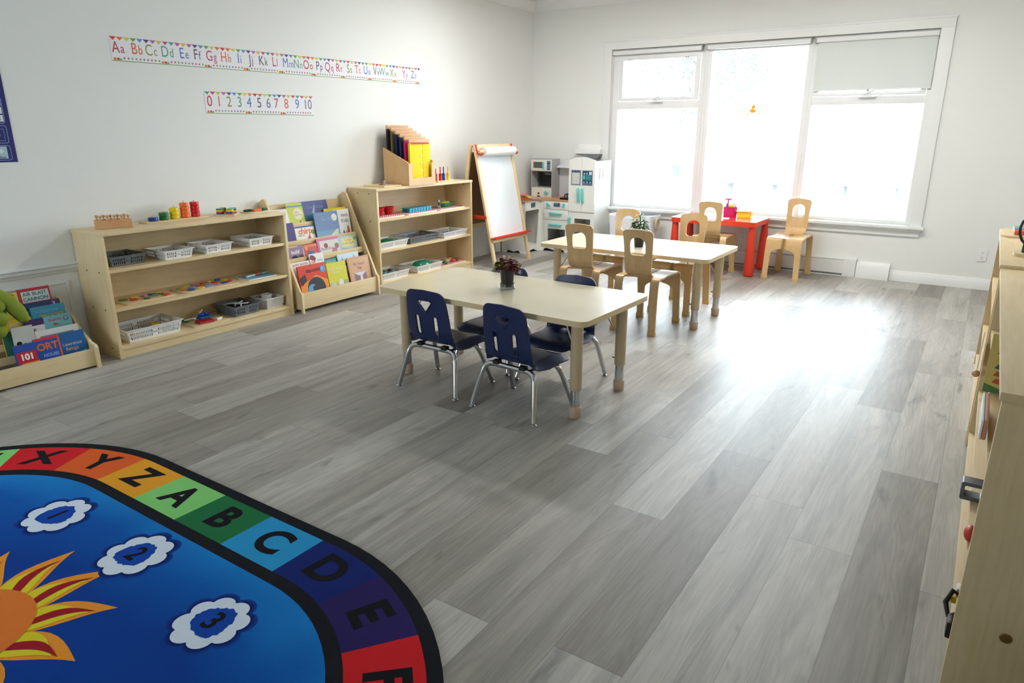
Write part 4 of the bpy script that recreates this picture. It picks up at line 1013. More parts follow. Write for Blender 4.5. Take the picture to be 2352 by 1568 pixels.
rm = (rr_t0 + rr_t1) / 2; PER = 4 * SX + 2 * PI * rm; CELL = PER / 26
def track(s, r):
    """clockwise (seen from above) along the stadium from the middle of the far side, at radius r"""
    s = s % PER
    if s < SX: return (s, r), (0, 1)
    s -= SX
    if s < PI * rm:
        a = PI / 2 - s / rm; return (SX + r * math.cos(a), r * math.sin(a)), (math.cos(a), math.sin(a))
    s -= PI * rm
    if s < 2 * SX: return (SX - s, -r), (0, -1)
    s -= 2 * SX
    if s < PI * rm:
        a = -PI / 2 - s / rm; return (-SX + r * math.cos(a), r * math.sin(a)), (math.cos(a), math.sin(a))
    s -= PI * rm
    return (-SX + s, r), (0, 1)
m = MB()
m.prism(stad(rr_out), 0.0, 0.009, RB)
zl = 0.0094
def at(z): return lambda u, v: (u, v, z)
cols = ['lightgreen', 'green', 'sky', 'navy', 'plum', 'red', 'vermilion', 'amber']
seq = {}
base = ['lightgreen', 'green', 'sky', 'navy', 'plum', 'red', 'vermilion', 'amber']
for k in range(26): seq[k] = base[k % 8]
seq[25] = 'amber'; seq[24] = 'vermilion'; seq[23] = 'red'; seq[22] = 'lightgreen'; seq[21] = 'amber'; seq[20] = 'vermilion'
SA = 2.286 - RCX        # track position of the letter A
for k in range(26):
    s0 = SA + (k - 0.5) * CELL; pts = [track(s0 + CELL * i / 8, rr_t0)[0] for i in range(9)] + [track(s0 + CELL * i / 8, rr_t1)[0] for i in range(8, -1, -1)]
    m.flat(pts, RC[seq[k]], at(zl))
    if 19 <= k or k <= 8:
        (cx, cy), (ux, uy) = track(SA + k * CELL, rm)
        ch = 'ABCDEFGHIJKLMNOPQRSTUVWXYZ'[k]
        m.text(ch, RC['letter'], 0.175, lambda u, v: (cx + u * uy * 1.05 + v * ux, cy - u * ux * 1.05 + v * uy, zl + 0.0006), off=0.036)
m.flat(stad(rr_in), RBL, at(zl))
def cloudpts(cx, cy, r, n=8, wob=0.12, seed=1):
    rnd = random.Random(seed); pts = []
    lob = [r * (1 - wob * rnd.random()) for _ in range(n)]; a0 = rnd.random() * 6
    for i in range(n):
        for j in range(8):
            t_ = j / 8; a = a0 + 2 * PI * (i + t_) / n; rr = (lob[i] * (1 - t_) + lob[(i + 1) % n] * t_) * (0.86 + 0.17 * math.sin(PI * t_) ** 0.75)
            pts.append((cx + rr * math.cos(a), cy + rr * math.sin(a)))
    return pts
def ragged(cx, cy, r, seed):
    rnd = random.Random(seed); return [(cx + r * (1 + rnd.uniform(-0.09, 0.05) + 0.07 * math.sin(3 * a + seed)) * math.cos(a), cy + r * (1 + rnd.uniform(-0.09, 0.05) + 0.07 * math.sin(3 * a + seed)) * math.sin(a)) for a in [2 * PI * i / 44 for i in range(44)]]
CL = [(1.535, -6.73, ''), (2.033, -6.592, '1'), (2.528, -6.562, '2'), (3.053, -6.618, '3'), (3.42, -6.95, '')]
for k, (x, y, ch) in enumerate(CL):
    x -= RCX; y -= RCY; r_ = 0.118
    for j, q in enumerate((1.20, 1.13, 1.07)): m.flat(cloudpts(x, y, r_ * q, seed=k + 2), RC['haloblue'] if j == 2 else rug_mat('rug_halo%d' % j, ((14, 62, 146), (12, 50, 126))[j]), at(zl + 0.0004 + 0.0003 * j))
    m.flat(cloudpts(x, y, r_, seed=k + 2), RC['cloud'], at(zl + 0.0014))
    m.flat(ragged(x, y, r_ * 0.55, k + 1), RC['cloudblue'], at(zl + 0.0018))
    if ch: m.text(ch, RC['letter'], 0.10, lambda u, v: (x + u, y + v, zl + 0.0023), off=0.02)
sx0, sy0 = 2.48 - RCX, -7.07 - RCY
def ray(a, r0, r1, wd, mt, z, bend=0.05):
    pts = []
    ca, sa = math.cos(a), math.sin(a)
    for sgn in (1, -1):
        seg = []
        for i in range(9):
            t_ = i / 8; rr = r0 + (r1 - r0) * t_; off = sgn * wd * (1 - t_) ** 0.8 * (1 + 0.9 * math.sin(PI * t_) * (1 if sgn < 0 else 0.35)) + bend * math.sin(t_ * PI) * (1 - 0.3 * t_)
            seg.append((sx0 + rr * ca - off * sa, sy0 + rr * sa + off * ca))
        pts += seg if sgn > 0 else seg[::-1][1:]
    m.flat(pts, mt, at(z))
for k in range(12):
    a = R(20 + 30 * k)
    ray(a, 0.17, 0.43, 0.052, RC['flame'], zl + 0.0004 + 0.00005 * k, 0.035)
for k in range(12):
    a = R(20 + 30 * k)
    ray(a, 0.17, 0.35, 0.046, RC['yellow'], zl + 0.0012 + 0.00003 * k, 0.03)
for k in range(12):
    a = R(20 + 30 * k); ray(a, 0.205, 0.37, 0.016, RC['crimson'], zl + 0.0018, 0.03)
m.flat(ngon(sx0, sy0, 0.205, 40), RC['sun'], at(zl + 0.0022))
solo('alphabet_rug', m, 'large oval-ended blue rug ringed with coloured letter squares around a sun', 'rug', (RCX, RCY, 0))

# ------------------------------------------------------------------ wall strips and poster
FLAG = dict(r=(206, 52, 52), o=(232, 110, 48), y=(206, 214, 54), g=(120, 168, 60), b=(84, 146, 206), p=(88, 64, 132), m=(186, 100, 158), k=(204, 74, 138), t=(64, 158, 130), d=(206, 190, 60))
FM = {k: paint('flag_' + k, c, 0.6) for k, c in FLAG.items()}
INK = dict(r=(196, 50, 78), o=(226, 106, 66), g=(138, 152, 66), t=(84, 158, 136), b=(88, 122, 196), p=(96, 80, 116), k=(198, 76, 120), v=(120, 108, 140))
IM = {k: paint('ink_' + k, c, 0.6) for k, c in INK.items()}
M_card = paint('banner_card', (238, 238, 242), 0.6, var=0.008); M_line = paint('banner_rule', (212, 212, 218), 0.6)
ORDER = 'roygbpmdktkdmpbgyo'
def banner(name, label, y0, L, z0, h, entries, size, seed, start):
    m = MB(); rnd = random.Random(seed); x = 0.0015
    m.bb((0, 0, 0), (x, L, h), M_card)
    P = lambda u, v: (x + 0.0006, u, v)
    nf = int(L / 0.0435); w_ = L / nf
    for k in range(nf):
        m.flat([(k * w_, h), (k * w_ + w_ / 2, h - 0.022), (k * w_ + w_, h)], FM[ORDER[(k + start) % len(ORDER)]], P)
    for v in (0.40, 0.72): m.flat([(0, h * v), (L, h * v), (L, h * v + 0.0012), (0, h * v + 0.0012)], M_line, P)
    m.flat([(0, 0), (L, 0), (L, 0.004), (0, 0.004)], FM['g'], P)
    k = 0; u = 0.01
    while u < L - 0.02:
        g = k % 13
        if g in (0, 1): 
            m.flat(rrect(u, 0.005, u + 0.016, 0.020, 0.004, 2), FM['or'[g]], P); m.flat(ngon(u + 0.019, 0.010, 0.005, 6), FM['y'], P); u += 0.022
        elif g == 2: m.flat(ngon(u + 0.004, 0.011, 0.006, 6), FM['t'], P); u += 0.016
        else:
            c_ = FM['obkkkgb'[g % 7]]; m.flat(ngon(u + 0.01, 0.018, 0.0055, 7), c_, P)
            for j in range(4): a = R(40 + 34 * j); m.flat([(u + 0.01 + 0.004 * math.cos(a - .3), 0.018 + 0.004 * math.sin(a - .3)), (u + 0.01 + 0.012 * math.cos(a), 0.018 + 0.012 * math.sin(a)), (u + 0.01 + 0.004 * math.cos(a + .3), 0.018 + 0.004 * math.sin(a + .3))], c_, P)
            u += 0.026
        k += 1
    for ch, c_, pos in entries:
        cx = pos * L
        if len(ch) == 2 and ch[0].isalpha():
            m.text(ch[0], IM[c_], size, lambda u, v: (x + 0.0007, cx + 0.004 + u * 0.76, h * 0.545 + v), off=0.0, align='RIGHT')
            m.text(ch[1], IM[c_], size * 0.82, lambda u, v: (x + 0.0007, cx + 0.009 + u * 0.74, h * 0.515 + v), off=0.0, align='LEFT')
        else: m.text(ch, IM[c_], size, lambda u, v: (x + 0.0007, cx + u * 0.85, h * 0.545 + v), off=0.0)
    solo(name, m, label, 'wall banner', (XL + 0.0005, y0, z0), 0, None)
AL = 'AaBbCcDdEeFfGgHhIiJjKkLlMmNnOoPpQqRrSsTtUuVvWwXxYyZz'
AC = 'rogtbpkobppkbtrpkrgobptgkb'
AP = [0.052, 0.094, 0.128, 0.167, 0.207, 0.241, 0.283, 0.324, 0.359, 0.396, 0.436, 0.477, 0.512, 0.550, 0.586, 0.622, 0.663, 0.700, 0.741, 0.772, 0.808, 0.847, 0.877, 0.911, 0.957, 0.991 * 0.988]
# letter positions read off the strip, spread over its length
AP = [0.018, 0.057, 0.092, 0.13, 0.168, 0.203, 0.242, 0.281, 0.316, 0.35, 0.389, 0.426, 0.467, 0.503, 0.537, 0.573, 0.613, 0.649, 0.687, 0.722, 0.76, 0.798, 0.834, 0.873, 0.927, 0.969]
banner('alphabet_sign', 'long alphabet strip Aa to Zz with a pennant border high on the left wall', -5.030, 2.962, 1.820, 0.145, [(AL[2 * k:2 * k + 2], AC[k], AP[k]) for k in range(26)], 0.098, 1, 0)
banner('number_sign', 'short number strip 0 to 10 with a pennant border below the alphabet strip', -4.414, 0.988, 1.511, 0.15, [(str(k), 'rogtbpvkobv'[k], (0.037, 0.115, 0.199, 0.289, 0.374, 0.465, 0.55, 0.625, 0.723, 0.833, 0.941)[k]) for k in range(11)], 0.104, 2, 9)
M_pnavy = paint('poster_navy', (22, 30, 110), 0.45); M_pline = paint('poster_line', (150, 170, 210), 0.5); M_pcard = paint('poster_card', (226, 228, 230), 0.5); M_psky = paint('poster_sky', (170, 200, 214), 0.5)
m = MB(); m.bb((0, 0, 0), (0.003, 0.62, 0.72), M_pnavy)
P = lambda u, v: (0.0036, u, v)
def frame(u0, v0, u1, v1):
    m.flat(rrect(u0, v0, u1, v1, 0.014), M_pline, P); m.flat(rrect(u0 + 0.003, v0 + 0.003, u1 - 0.003, v1 - 0.003, 0.012), M_pnavy, lambda u, v: (0.0042, u, v))
frame(0.02, 0.01, 0.595, 0.095); frame(0.02, 0.105, 0.595, 0.205); frame(0.02, 0.215, 0.595, 0.36); frame(0.02, 0.37, 0.595, 0.70)
P2 = lambda u, v: (0.0048, u, v)
m.flat([(0.50, 0.02), (0.575, 0.02), (0.575, 0.088), (0.50, 0.088)], M_psky, P2); m.flat(ngon(0.535, 0.062, 0.022, 10, ry=0.012), M_pcard, lambda u, v: (0.0054, u, v)); m.text('Sleet', M_ink, 0.02, lambda u, v: (0.0054, 0.545 + u, 0.028 + v))
m.flat(rrect(0.505, 0.118, 0.578, 0.185, 0.001), M_pline, P2); m.flat(rrect(0.507, 0.12, 0.576, 0.183, 0.001), M_pnavy, lambda u, v: (0.0054, u, v)); m.flat(ngon(0.545, 0.152, 0.011, 14), M_pcard, lambda u, v: (0.006, u, v))
for k, (ch, v) in enumerate((('2', 0.225), ('8', 0.268), ('4', 0.312))):
    m.flat([(0.548, v), (0.588, v), (0.588, v + 0.036), (0.548, v + 0.036)], M_pcard, P2); m.text(ch, M_ink, 0.034, lambda u, w_: (0.0054, 0.568 + u, v + 0.018 + w_), off=0.015)
m.flat([(0.52, 0.50), (0.585, 0.50), (0.585, 0.56), (0.52, 0.56)], M_psky, P2)
solo('hanging_poster', m, 'dark blue wall chart with number cards at the left edge of the left wall', 'poster', (XL + 0.0005, -5.677 - 0.62, 1.218))
# ------------------------------------------------------------------ picture books
def bm_(rgb): return paint('print_%d_%d_%d' % rgb, rgb, 0.32, var=0.02, scale=60)
M_pages = paint('book_pages', (236, 230, 214), 0.8)
T_ = {}
def book(label, y0, y1, ztop, xtop, xbot, zbot, cover, art, group, rack_y=None, th=0.009):
    """a book leaning back in a rack: cover faces +x and up; art is a list of marks in cover units (u 0..1 across, v 0..1 up)"""
    if group == G1: ztop -= 0.015 if xtop < 0.07 else 0.022 if xtop < 0.15 else 0.03 if xtop < 0.22 else 0.022 if xtop < 0.3 else 0.035
    if group == G1: zbot = {0.632: 0.643, 0.502: 0.513, 0.366: 0.377, 0.23: 0.240, 0.05: 0.045}[zbot]; xbot = min(xbot, {0.643: 0.1, 0.513: 0.155, 0.377: 0.2275, 0.240: 0.298, 0.045: 0.386}[zbot]) if 'moon' not in label else 0.163
    w_ = y1 - y0; h = math.hypot(ztop - zbot, xbot - xtop); ang = math.atan2(xbot - xtop, ztop - zbot)
    m = MB()
    c = bm_(cover)
    m.bb((-th, 0.002, 0.003), (-0.0015, w_ - 0.0015, h - 0.003), M_pages)
    m.bb((-0.0015, 0, 0), (0, w_, h), c); m.bb((-th - 0.001, 0, 0), (-th, w_, h), c); m.bb((-th, -0.001, 0), (0, 0.0015, h), c)
    lay = 0
    for a in art:
        lay += 1; x = 0.0004 + 0.00018 * lay
        if a[0] == 'r':
            _, u0, v0, u1, v1, col = a; m.flat([(u0 * w_, v0 * h), (u1 * w_, v0 * h), (u1 * w_, v1 * h), (u0 * w_, v1 * h)], bm_(col), lambda u, v: (x, u, v))
        elif a[0] == 'c':
            _, u0, v0, r0, col = a; m.flat(ngon(u0 * w_, v0 * h, r0 * w_, 18), bm_(col), lambda u, v: (x, u, v))
        elif a[0] == 'p':
            _, pts, col = a; m.flat([(p[0] * w_, p[1] * h) for p in pts], bm_(col), lambda u, v: (x, u, v))
        else:
            _, s, u0, v0, sz, col = a[:6]; m.text(s, bm_(col), sz * w_, lambda u, v: (x, u0 * w_ + u, v0 * h + v), off=a[6] if len(a) > 6 else 0.0)
    o = solo('picture_book', m, label, 'book', (xbot - 0.016, y0, zbot), 0, group)
    o.rotation_euler = (0, -ang, 0)
    return o
G1 = 'picture books in the sloped rack'
W_, K_ = (240, 240, 236), (30, 30, 34)
# top row
book('white-covered book at the left end of the top row of the sloped rack', -4.03, -3.845, 0.80, 0.06, 0.10, 0.632, (232, 232, 228), [('r', 0, 0.9, 1, 1, (222, 222, 216))], G1)
book('lime green book with a blue band in the top row of the sloped rack', -3.842, -3.682, 0.835, 0.05, 0.095, 0.632, (196, 204, 82), [('r', 0, 0.84, 1, 0.90, (92, 140, 176)), ('c', 0.62, 0.52, 0.3, (226, 222, 190)), ('t', 'Jane', 0.55, 0.6, 0.14, (190, 60, 70)), ('t', 'Little Fox', 0.6, 0.47, 0.13, (190, 70, 90)), ('p', [(0.6, 0.06), (0.72, 0.06), (0.68, 0.25)], (60, 60, 60))], G1)
book('indigo night-sky book in the middle of the top row of the sloped rack', -3.678, -3.41, 0.84, 0.045, 0.088, 0.632, (78, 84, 140), [('p', [(0, 0), (1, 0), (1, 0.3), (0.3, 0.5), (0, 0.35)], (66, 120, 150)), ('p', [(0.3, 0.25), (0.45, 0.55), (0.5, 0.9), (0.36, 0.55)], (150, 178, 214)), ('t', 'Celebrations', 0.5, 0.72, 0.13, (130, 140, 190))], G1)
book('yellow book behind the chess book, right end of the top row of the sloped rack', -3.475, -3.225, 0.772, 0.079, 0.1015, 0.632, (232, 206, 28), [('t', 'Yoko', 0.5, 0.72, 0.13, (150, 130, 20))], G1)
# second row
book('purple and yellow book at the left end of the second row of the sloped rack', -4.03, -3.845, 0.70, 0.125, 0.155, 0.502, (64, 54, 118), [('p', [(0, 0), (0.55, 0), (0.55, 0.75), (0, 1)], (226, 220, 214)), ('p', [(0, 0.45), (0.3, 0.4), (0.3, 0.75), (0, 0.8)], (220, 208, 80)), ('t', 'N', 0.4, 0.28, 0.2, (200, 50, 50), 0.03)], G1)
book('white magazine with orange Chirp title, second row of the sloped rack', -3.835, -3.635, 0.662, 0.128, 0.147, 0.502, (236, 232, 222), [('r', 0, 0.9, 1, 1, (64, 96, 170)), ('t', 'chirp', 0.5, 0.66, 0.34, (222, 118, 40), 0.03), ('t', 'AND ME', 0.28, 0.4, 0.09, (90, 90, 100)), ('p', [(0.55, 0.1), (0.8, 0.1), (0.68, 0.42)], (196, 70, 120)), ('c', 0.9, 0.55, 0.1, (120, 150, 60))], G1)
book('white book titled ness Kids at the right of the sloped rack\'s second row', -3.405, -3.228, 0.758, 0.113, 0.147, 0.502, (240, 240, 238), [('t', 'ness', 0.68, 0.78, 0.26, K_), ('t', 'Kids', 0.66, 0.56, 0.26, K_), ('p', [(0.42, 0.05), (0.56, 0.05), (0.5, 0.25)], (70, 66, 76)), ('p', [(0.7, 0.05), (0.9, 0.05), (0.84, 0.35), (0.76, 0.35)], (204, 96, 60)), ('p', [(0.58, 0.05), (0.68, 0.05), (0.63, 0.2)], (110, 90, 90))], G1, th=0.007)
book('large slate blue book with a pale moon disc in the sloped rack', -3.630, -3.372, 0.755, 0.127, 0.163, 0.502, (104, 132, 176), [('r', 0, 0, 1, 0.3, (112, 152, 182)), ('c', 0.83, 0.76, 0.12, (226, 230, 214)), ('t', 'The Moon', 0.55, 0.72, 0.13, (150, 168, 190)), ('p', [(0.5, 0.05), (0.85, 0.3), (0.95, 0.32), (0.9, 0.12), (0.8, 0.05)], (206, 212, 196))], G1)
# third row
book('mauve book with a dark round shape, left end of the sloped rack\'s third row', -4.02, -3.842, 0.535, 0.216, 0.236, 0.366, (150, 126, 158), [('r', 0, 0.93, 0.7, 1, (214, 204, 90)), ('t', 'build', 0.55, 0.62, 0.24, W_, 0.02), ('c', 0.5, 0.12, 0.22, (46, 40, 60)), ('r', 0.72, 0.1, 0.98, 0.42, (120, 62, 48))], G1)
book('orange and blue patterned book, second in the third row of the sloped rack', -3.838, -3.68, 0.53, 0.198, 0.238, 0.366, (196, 78, 60), [('r', 0, 0, 0.06, 1, (196, 204, 220)), ('p', [(0.3, 0.15), (0.7, 0.2), (0.75, 0.5), (0.3, 0.55)], (52, 92, 148)), ('c', 0.8, 0.3, 0.12, (222, 112, 60)), ('r', 0.1, 0.8, 1, 0.95, (222, 120, 80)), ('c', 0.25, 0.75, 0.1, (226, 150, 70))], G1)
book('pink-bordered book, third in the third row of the sloped rack', -3.682, -3.448, 0.558, 0.197, 0.236, 0.366, (206, 104, 152), [('r', 0.1, 0, 1, 0.86, (208, 206, 196)), ('c', 0.38, 0.58, 0.09, (150, 56, 84)), ('t', 'Beautiful', 0.4, 0.42, 0.15, (130, 90, 96)), ('p', [(0.6, 0.15), (0.85, 0.15), (0.88, 0.4), (0.66, 0.42)], (176, 104, 128)), ('c', 0.88, 0.5, 0.1, (150, 96, 76))], G1)
book('pale blue and yellow Quilt book at the right of the sloped rack\'s third row', -3.446, -3.24, 0.546, 0.198, 0.243, 0.366, (162, 196, 206), [('r', 0.15, 0.36, 0.9, 0.88, (226, 210, 120)), ('t', 'Cassie', 0.5, 0.76, 0.15, (176, 110, 70)), ('t', 'is on Quilt', 0.52, 0.56, 0.15, (90, 104, 150)), ('p', [(0.1, 0), (1, 0), (1, 0.36), (0.55, 0.2), (0.1, 0.36)], (166, 164, 180)), ('c', 0.9, 0.8, 0.08, (110, 160, 90))], G1)
# fourth row, mostly hidden
book('white book with pink lettering, left end of the fourth row of the sloped rack', -4.02, -3.835, 0.405, 0.27, 0.30, 0.23, (232, 230, 226), [('t', 'RAPPY EASTER', 0.5, 0.85, 0.125, (200, 70, 90), 0.01)], G1)
book('white book showing a red pointed hat, second in the fourth row of the sloped rack', -3.828, -3.682, 0.45, 0.265, 0.298, 0.23, (228, 230, 226), [('p', [(0, 0.8), (0.1, 0.96), (0.3, 0.93), (0.45, 0.8), (0.3, 0.6), (0.2, 0.72)], (140, 40, 56)), ('c', 0.2, 0.66, 0.1, (226, 180, 160)), ('t', 'A boy', 0.72, 0.7, 0.13, (90, 100, 140))], G1)
book('teal book with an orange title spot, middle of the fourth row of the sloped rack', -3.679, -3.555, 0.385, 0.275, 0.306, 0.23, (46, 150, 152), [('t', 'JOE', 0.35, 0.78, 0.26, (232, 178, 70), 0.03), ('r', 0.6, 0.7, 0.95, 0.85, (80, 180, 176))], G1)
book('pale sky book with red towers, right end of the fourth row of the sloped rack', -3.535, -3.295, 0.405, 0.27, 0.303, 0.23, (198, 220, 228), [('r', 0.1, 0.48, 1, 0.60, (200, 52, 60)), ('p', [(0.74, 0.55), (0.8, 0.55), (0.77, 0.92)], (190, 60, 60)), ('p', [(0.18, 0.55), (0.24, 0.55), (0.21, 0.88)], (120, 130, 140)), ('r', 0.3, 0.3, 1, 0.46, (44, 42, 56))], G1)
# front tray
book('orange and black adventure book, left in the front tray of the sloped rack', -4.005, -3.722, 0.395, 0.325, 0.385, 0.05, (212, 62, 34), [('p', [(0, 0), (1, 0), (1, 0.55), (0.6, 0.72), (0, 0.5)], (236, 140, 44)), ('c', 0.55, 0.38, 0.33, (40, 44, 56)), ('c', 0.4, 0.36, 0.17, (92, 160, 206)), ('p', [(0.4, 0.2), (0.6, 0.15), (0.72, 0.35), (0.6, 0.5), (0.42, 0.45)], (58, 52, 50)), ('p', [(0.05, 0.5), (0.25, 0.62), (0.22, 0.78), (0.02, 0.7)], (50, 50, 58)), ('t', 'DRAGON', 0.53, 0.84, 0.115, (90, 34, 24), 0.03), ('c', 0.88, 0.84, 0.1, (84, 150, 206)), ('t', '5', 0.86, 0.85, 0.09, W_, 0.02)], G1)
book('yellow-green story book with white figures, middle of the front tray of the sloped rack', -3.715, -3.505, 0.375, 0.33, 0.388, 0.05, (206, 202, 52), [('r', 0, 0, 1, 0.45, (176, 184, 122)), ('t', 'Read Along', 0.46, 0.82, 0.14, (232, 220, 180), 0.01), ('t', 'Stories', 0.48, 0.72, 0.14, (232, 220, 180), 0.01), ('c', 0.6, 0.42, 0.13, (226, 220, 200)), ('r', 0.52, 0.2, 0.7, 0.36, (190, 110, 80)), ('c', 0.2, 0.36, 0.14, (200, 200, 186)), ('c', 0.85, 0.4, 0.12, (170, 170, 110))], G1)
book('tan book with a small valley picture in the sloped rack\'s front tray', -3.478, -3.232, 0.385, 0.325, 0.384, 0.05, (200, 152, 112), [('r', 0.06, 0.04, 0.94, 0.94, (206, 160, 124)), ('r', 0.2, 0.14, 0.78, 0.56, (140, 112, 124)), ('p', [(0.4, 0.14), (0.6, 0.14), (0.56, 0.55), (0.5, 0.55)], (222, 214, 200)), ('p', [(0.2, 0.56), (0.78, 0.56), (0.6, 0.48), (0.4, 0.48)], (214, 206, 214)), ('t', 'My Hands', 0.5, 0.8, 0.13, (134, 100, 108)), ('t', 'Sing', 0.5, 0.68, 0.12, (134, 100, 108))], G1)

G2 = 'picture books in the low rack'
book('red and navy Air Blast Cannon book at the back of the low rack', -5.845, -5.672, 0.485, 0.06, 0.102, 0.266, (196, 40, 56), [('r', 0, 0, 1, 0.42, (34, 36, 66)), ('r', 0.08, 0.62, 0.94, 0.92, (216, 226, 226)), ('t', 'AIR BLAST', 0.5, 0.84, 0.165, (36, 120, 130), 0.03), ('t', 'CANNON', 0.5, 0.70, 0.175, (36, 120, 130), 0.03)], G2)
book('yellow book with a red fan mark beside the Air Blast Cannon book', -5.985, -5.848, 0.475, 0.06, 0.102, 0.266, (222, 196, 86), [('c', 0.74, 0.88, 0.14, (206, 60, 52)), ('t', 'LR', 0.85, 0.72, 0.14, (70, 80, 60), 0.02)], G2)
book('dark blue step-reader book with a purple number 3 disc, second row of the low rack', -5.85, -5.652, 0.408, 0.12, 0.165, 0.19, (24, 54, 112), [('r', 0, 0.66, 1, 0.84, (32, 92, 166)), ('c', 0.82, 0.88, 0.13, (104, 56, 122)), ('t', '3', 0.82, 0.88, 0.17, W_, 0.02), ('t', 'DEEP AND FEARLESS', 0.4, 0.75, 0.085, (120, 186, 226), 0.01)], G2)
book('sky blue Trucks book, second row of the low rack', -5.835, -5.648, 0.386, 0.16, 0.187, 0.19, (66, 164, 204), [('t', 'ADVENTURE', 0.46, 0.84, 0.115, (120, 196, 226), 0.01), ('t', 'TRUCKS', 0.58, 0.66, 0.19, (232, 184, 50), 0.03), ('r', 0.3, 0.5, 0.95, 0.52, (34, 70, 120))], G2)
book('pale aqua numbered book with green leaves, third row of the low rack', -5.795, -5.642, 0.328, 0.206, 0.232, 0.122, (128, 194, 206), [('t', 'Beginner', 0.42, 0.88, 0.14, (206, 90, 90), 0.01), ('t', 'Me', 0.42, 0.74, 0.16, (206, 90, 90), 0.01), ('c', 0.8, 0.86, 0.1, (96, 140, 186)), ('t', '9', 0.8, 0.86, 0.14, W_, 0.02), ('c', 0.5, 0.48, 0.12, (70, 150, 100)), ('c', 0.75, 0.5, 0.14, (60, 140, 90)), ('p', [(0.2, 0.3), (0.5, 0.3), (0.4, 0.5)], (206, 170, 190))], G2)
book('yellow-topped magazine behind the plush toy, third row of the low rack', -6.02, -5.855, 0.346, 0.206, 0.226, 0.122, (230, 196, 56), [('r', 0, 0, 1, 0.72, (64, 134, 110)), ('t', 'ARCTIC', 0.55, 0.87, 0.15, (226, 226, 220), 0.02)], G2)
book('purple-spined white book lettered KE, third row of the low rack', -5.90, -5.80, 0.33, 0.222, 0.2385, 0.122, (72, 50, 108), [('r', 0, 0, 1, 0.82, (232, 230, 230)), ('t', 'KE', 0.35, 0.68, 0.3, (100, 40, 80), 0.03)], G2)
book('white-framed book with a soft purple picture, front row of the low rack', -5.868, -5.632, 0.262, 0.25, 0.285, 0.028, (236, 236, 232), [('r', 0.09, 0, 0.88, 0.86, (136, 140, 152)), ('c', 0.38, 0.6, 0.15, (222, 170, 74)), ('p', [(0.55, 0.7), (0.86, 0.72), (0.72, 0.45)], (170, 120, 180))], G2)
book('white book with a black bear shape, front row of the low rack', -5.985, -5.875, 0.31, 0.25, 0.29, 0.028, (214, 216, 210), [('p', [(0, 0), (1, 0), (1, 0.45), (0.5, 0.66), (0.2, 0.6), (0, 0.5)], (30, 30, 30)), ('c', 0.22, 0.66, 0.13, (34, 34, 34))], G2)
book('deep blue Lawrence Beluga book at the right front of the low rack', -5.79, -5.628, 0.232, 0.30, 0.335, 0.028, (26, 96, 160), [('t', 'Lawrence', 0.52, 0.66, 0.17, (216, 196, 170)), ('t', 'Beluga', 0.48, 0.52, 0.17, (216, 176, 120)), ('p', [(0.1, 0.2), (0.6, 0.35), (0.95, 0.42), (0.9, 0.2), (0.4, 0.08)], (96, 186, 214))], G2)
book('blue book with large orange letters ORT in the low rack\'s front row', -5.91, -5.775, 0.235, 0.315, 0.35, 0.028, (34, 78, 168), [('r', 0, 0.93, 1, 1, (204, 44, 50)), ('r', 0.93, 0, 1, 1, (222, 90, 44)), ('t', 'ORT', 0.48, 0.74, 0.42, (222, 110, 44), 0.03), ('t', 'HOUSE', 0.55, 0.5, 0.19, (150, 180, 226), 0.02), ('c', 0.86, 0.2, 0.15, (236, 130, 40))], G2)
book('red and blue book titled 101 in the low rack\'s front row', -6.02, -5.905, 0.225, 0.325, 0.359, 0.028, (40, 72, 156), [('r', 0.05, 0.42, 0.95, 0.78, (184, 36, 56)), ('t', '101', 0.5, 0.62, 0.42, W_, 0.04), ('r', 0.2, 0.36, 1, 0.46, (226, 150, 50)), ('c', 0.72, 0.16, 0.18, W_), ('c', 0.66, 0.2, 0.05, K_)], G2)

# green plush toy slumped over the low rack
M_plush = paint('lime_plush', (128, 144, 56), 0.95, var=0.12, scale=60, bump=0.4, spec=0.1); M_seam = paint('plush_seam', (96, 110, 40), 0.95)
t = thing('plush_toy', 'lime green quilted plush toy with a drooping flipper on the low rack', 'plush toy', (0.235, -6.10, 0.30))
m = MB(); m.ball((0, 0, 0.10), 1.0, M_plush, sc=(0.085, 0.11, 0.12), n=22)
rnd = random.Random(3)
for (a, b_, c, r_) in ((0.05, 0.03, 0.02, 0.05), (0.055, 0.045, 0.09, 0.052), (0.045, 0.05, 0.16, 0.05), (0.065, -0.03, 0.05, 0.055), (0.06, -0.025, 0.13, 0.055), (0.035, 0.02, 0.2, 0.045)): m.ball((a, b_, c), r_, M_plush, sc=(0.8, 1.05, 0.85), n=14)
m.build('body', t)
m = MB(); m.tube([(-0.01, 0.02, 0.225), (0.02, 0.07, 0.22), (0.035, 0.12, 0.17), (0.045, 0.155, 0.11), (0.055, 0.175, 0.06), (0.06, 0.182, 0.045)], [0.02, 0.04, 0.044, 0.04, 0.03, 0.008], M_plush, 14); m.build('flipper', t)

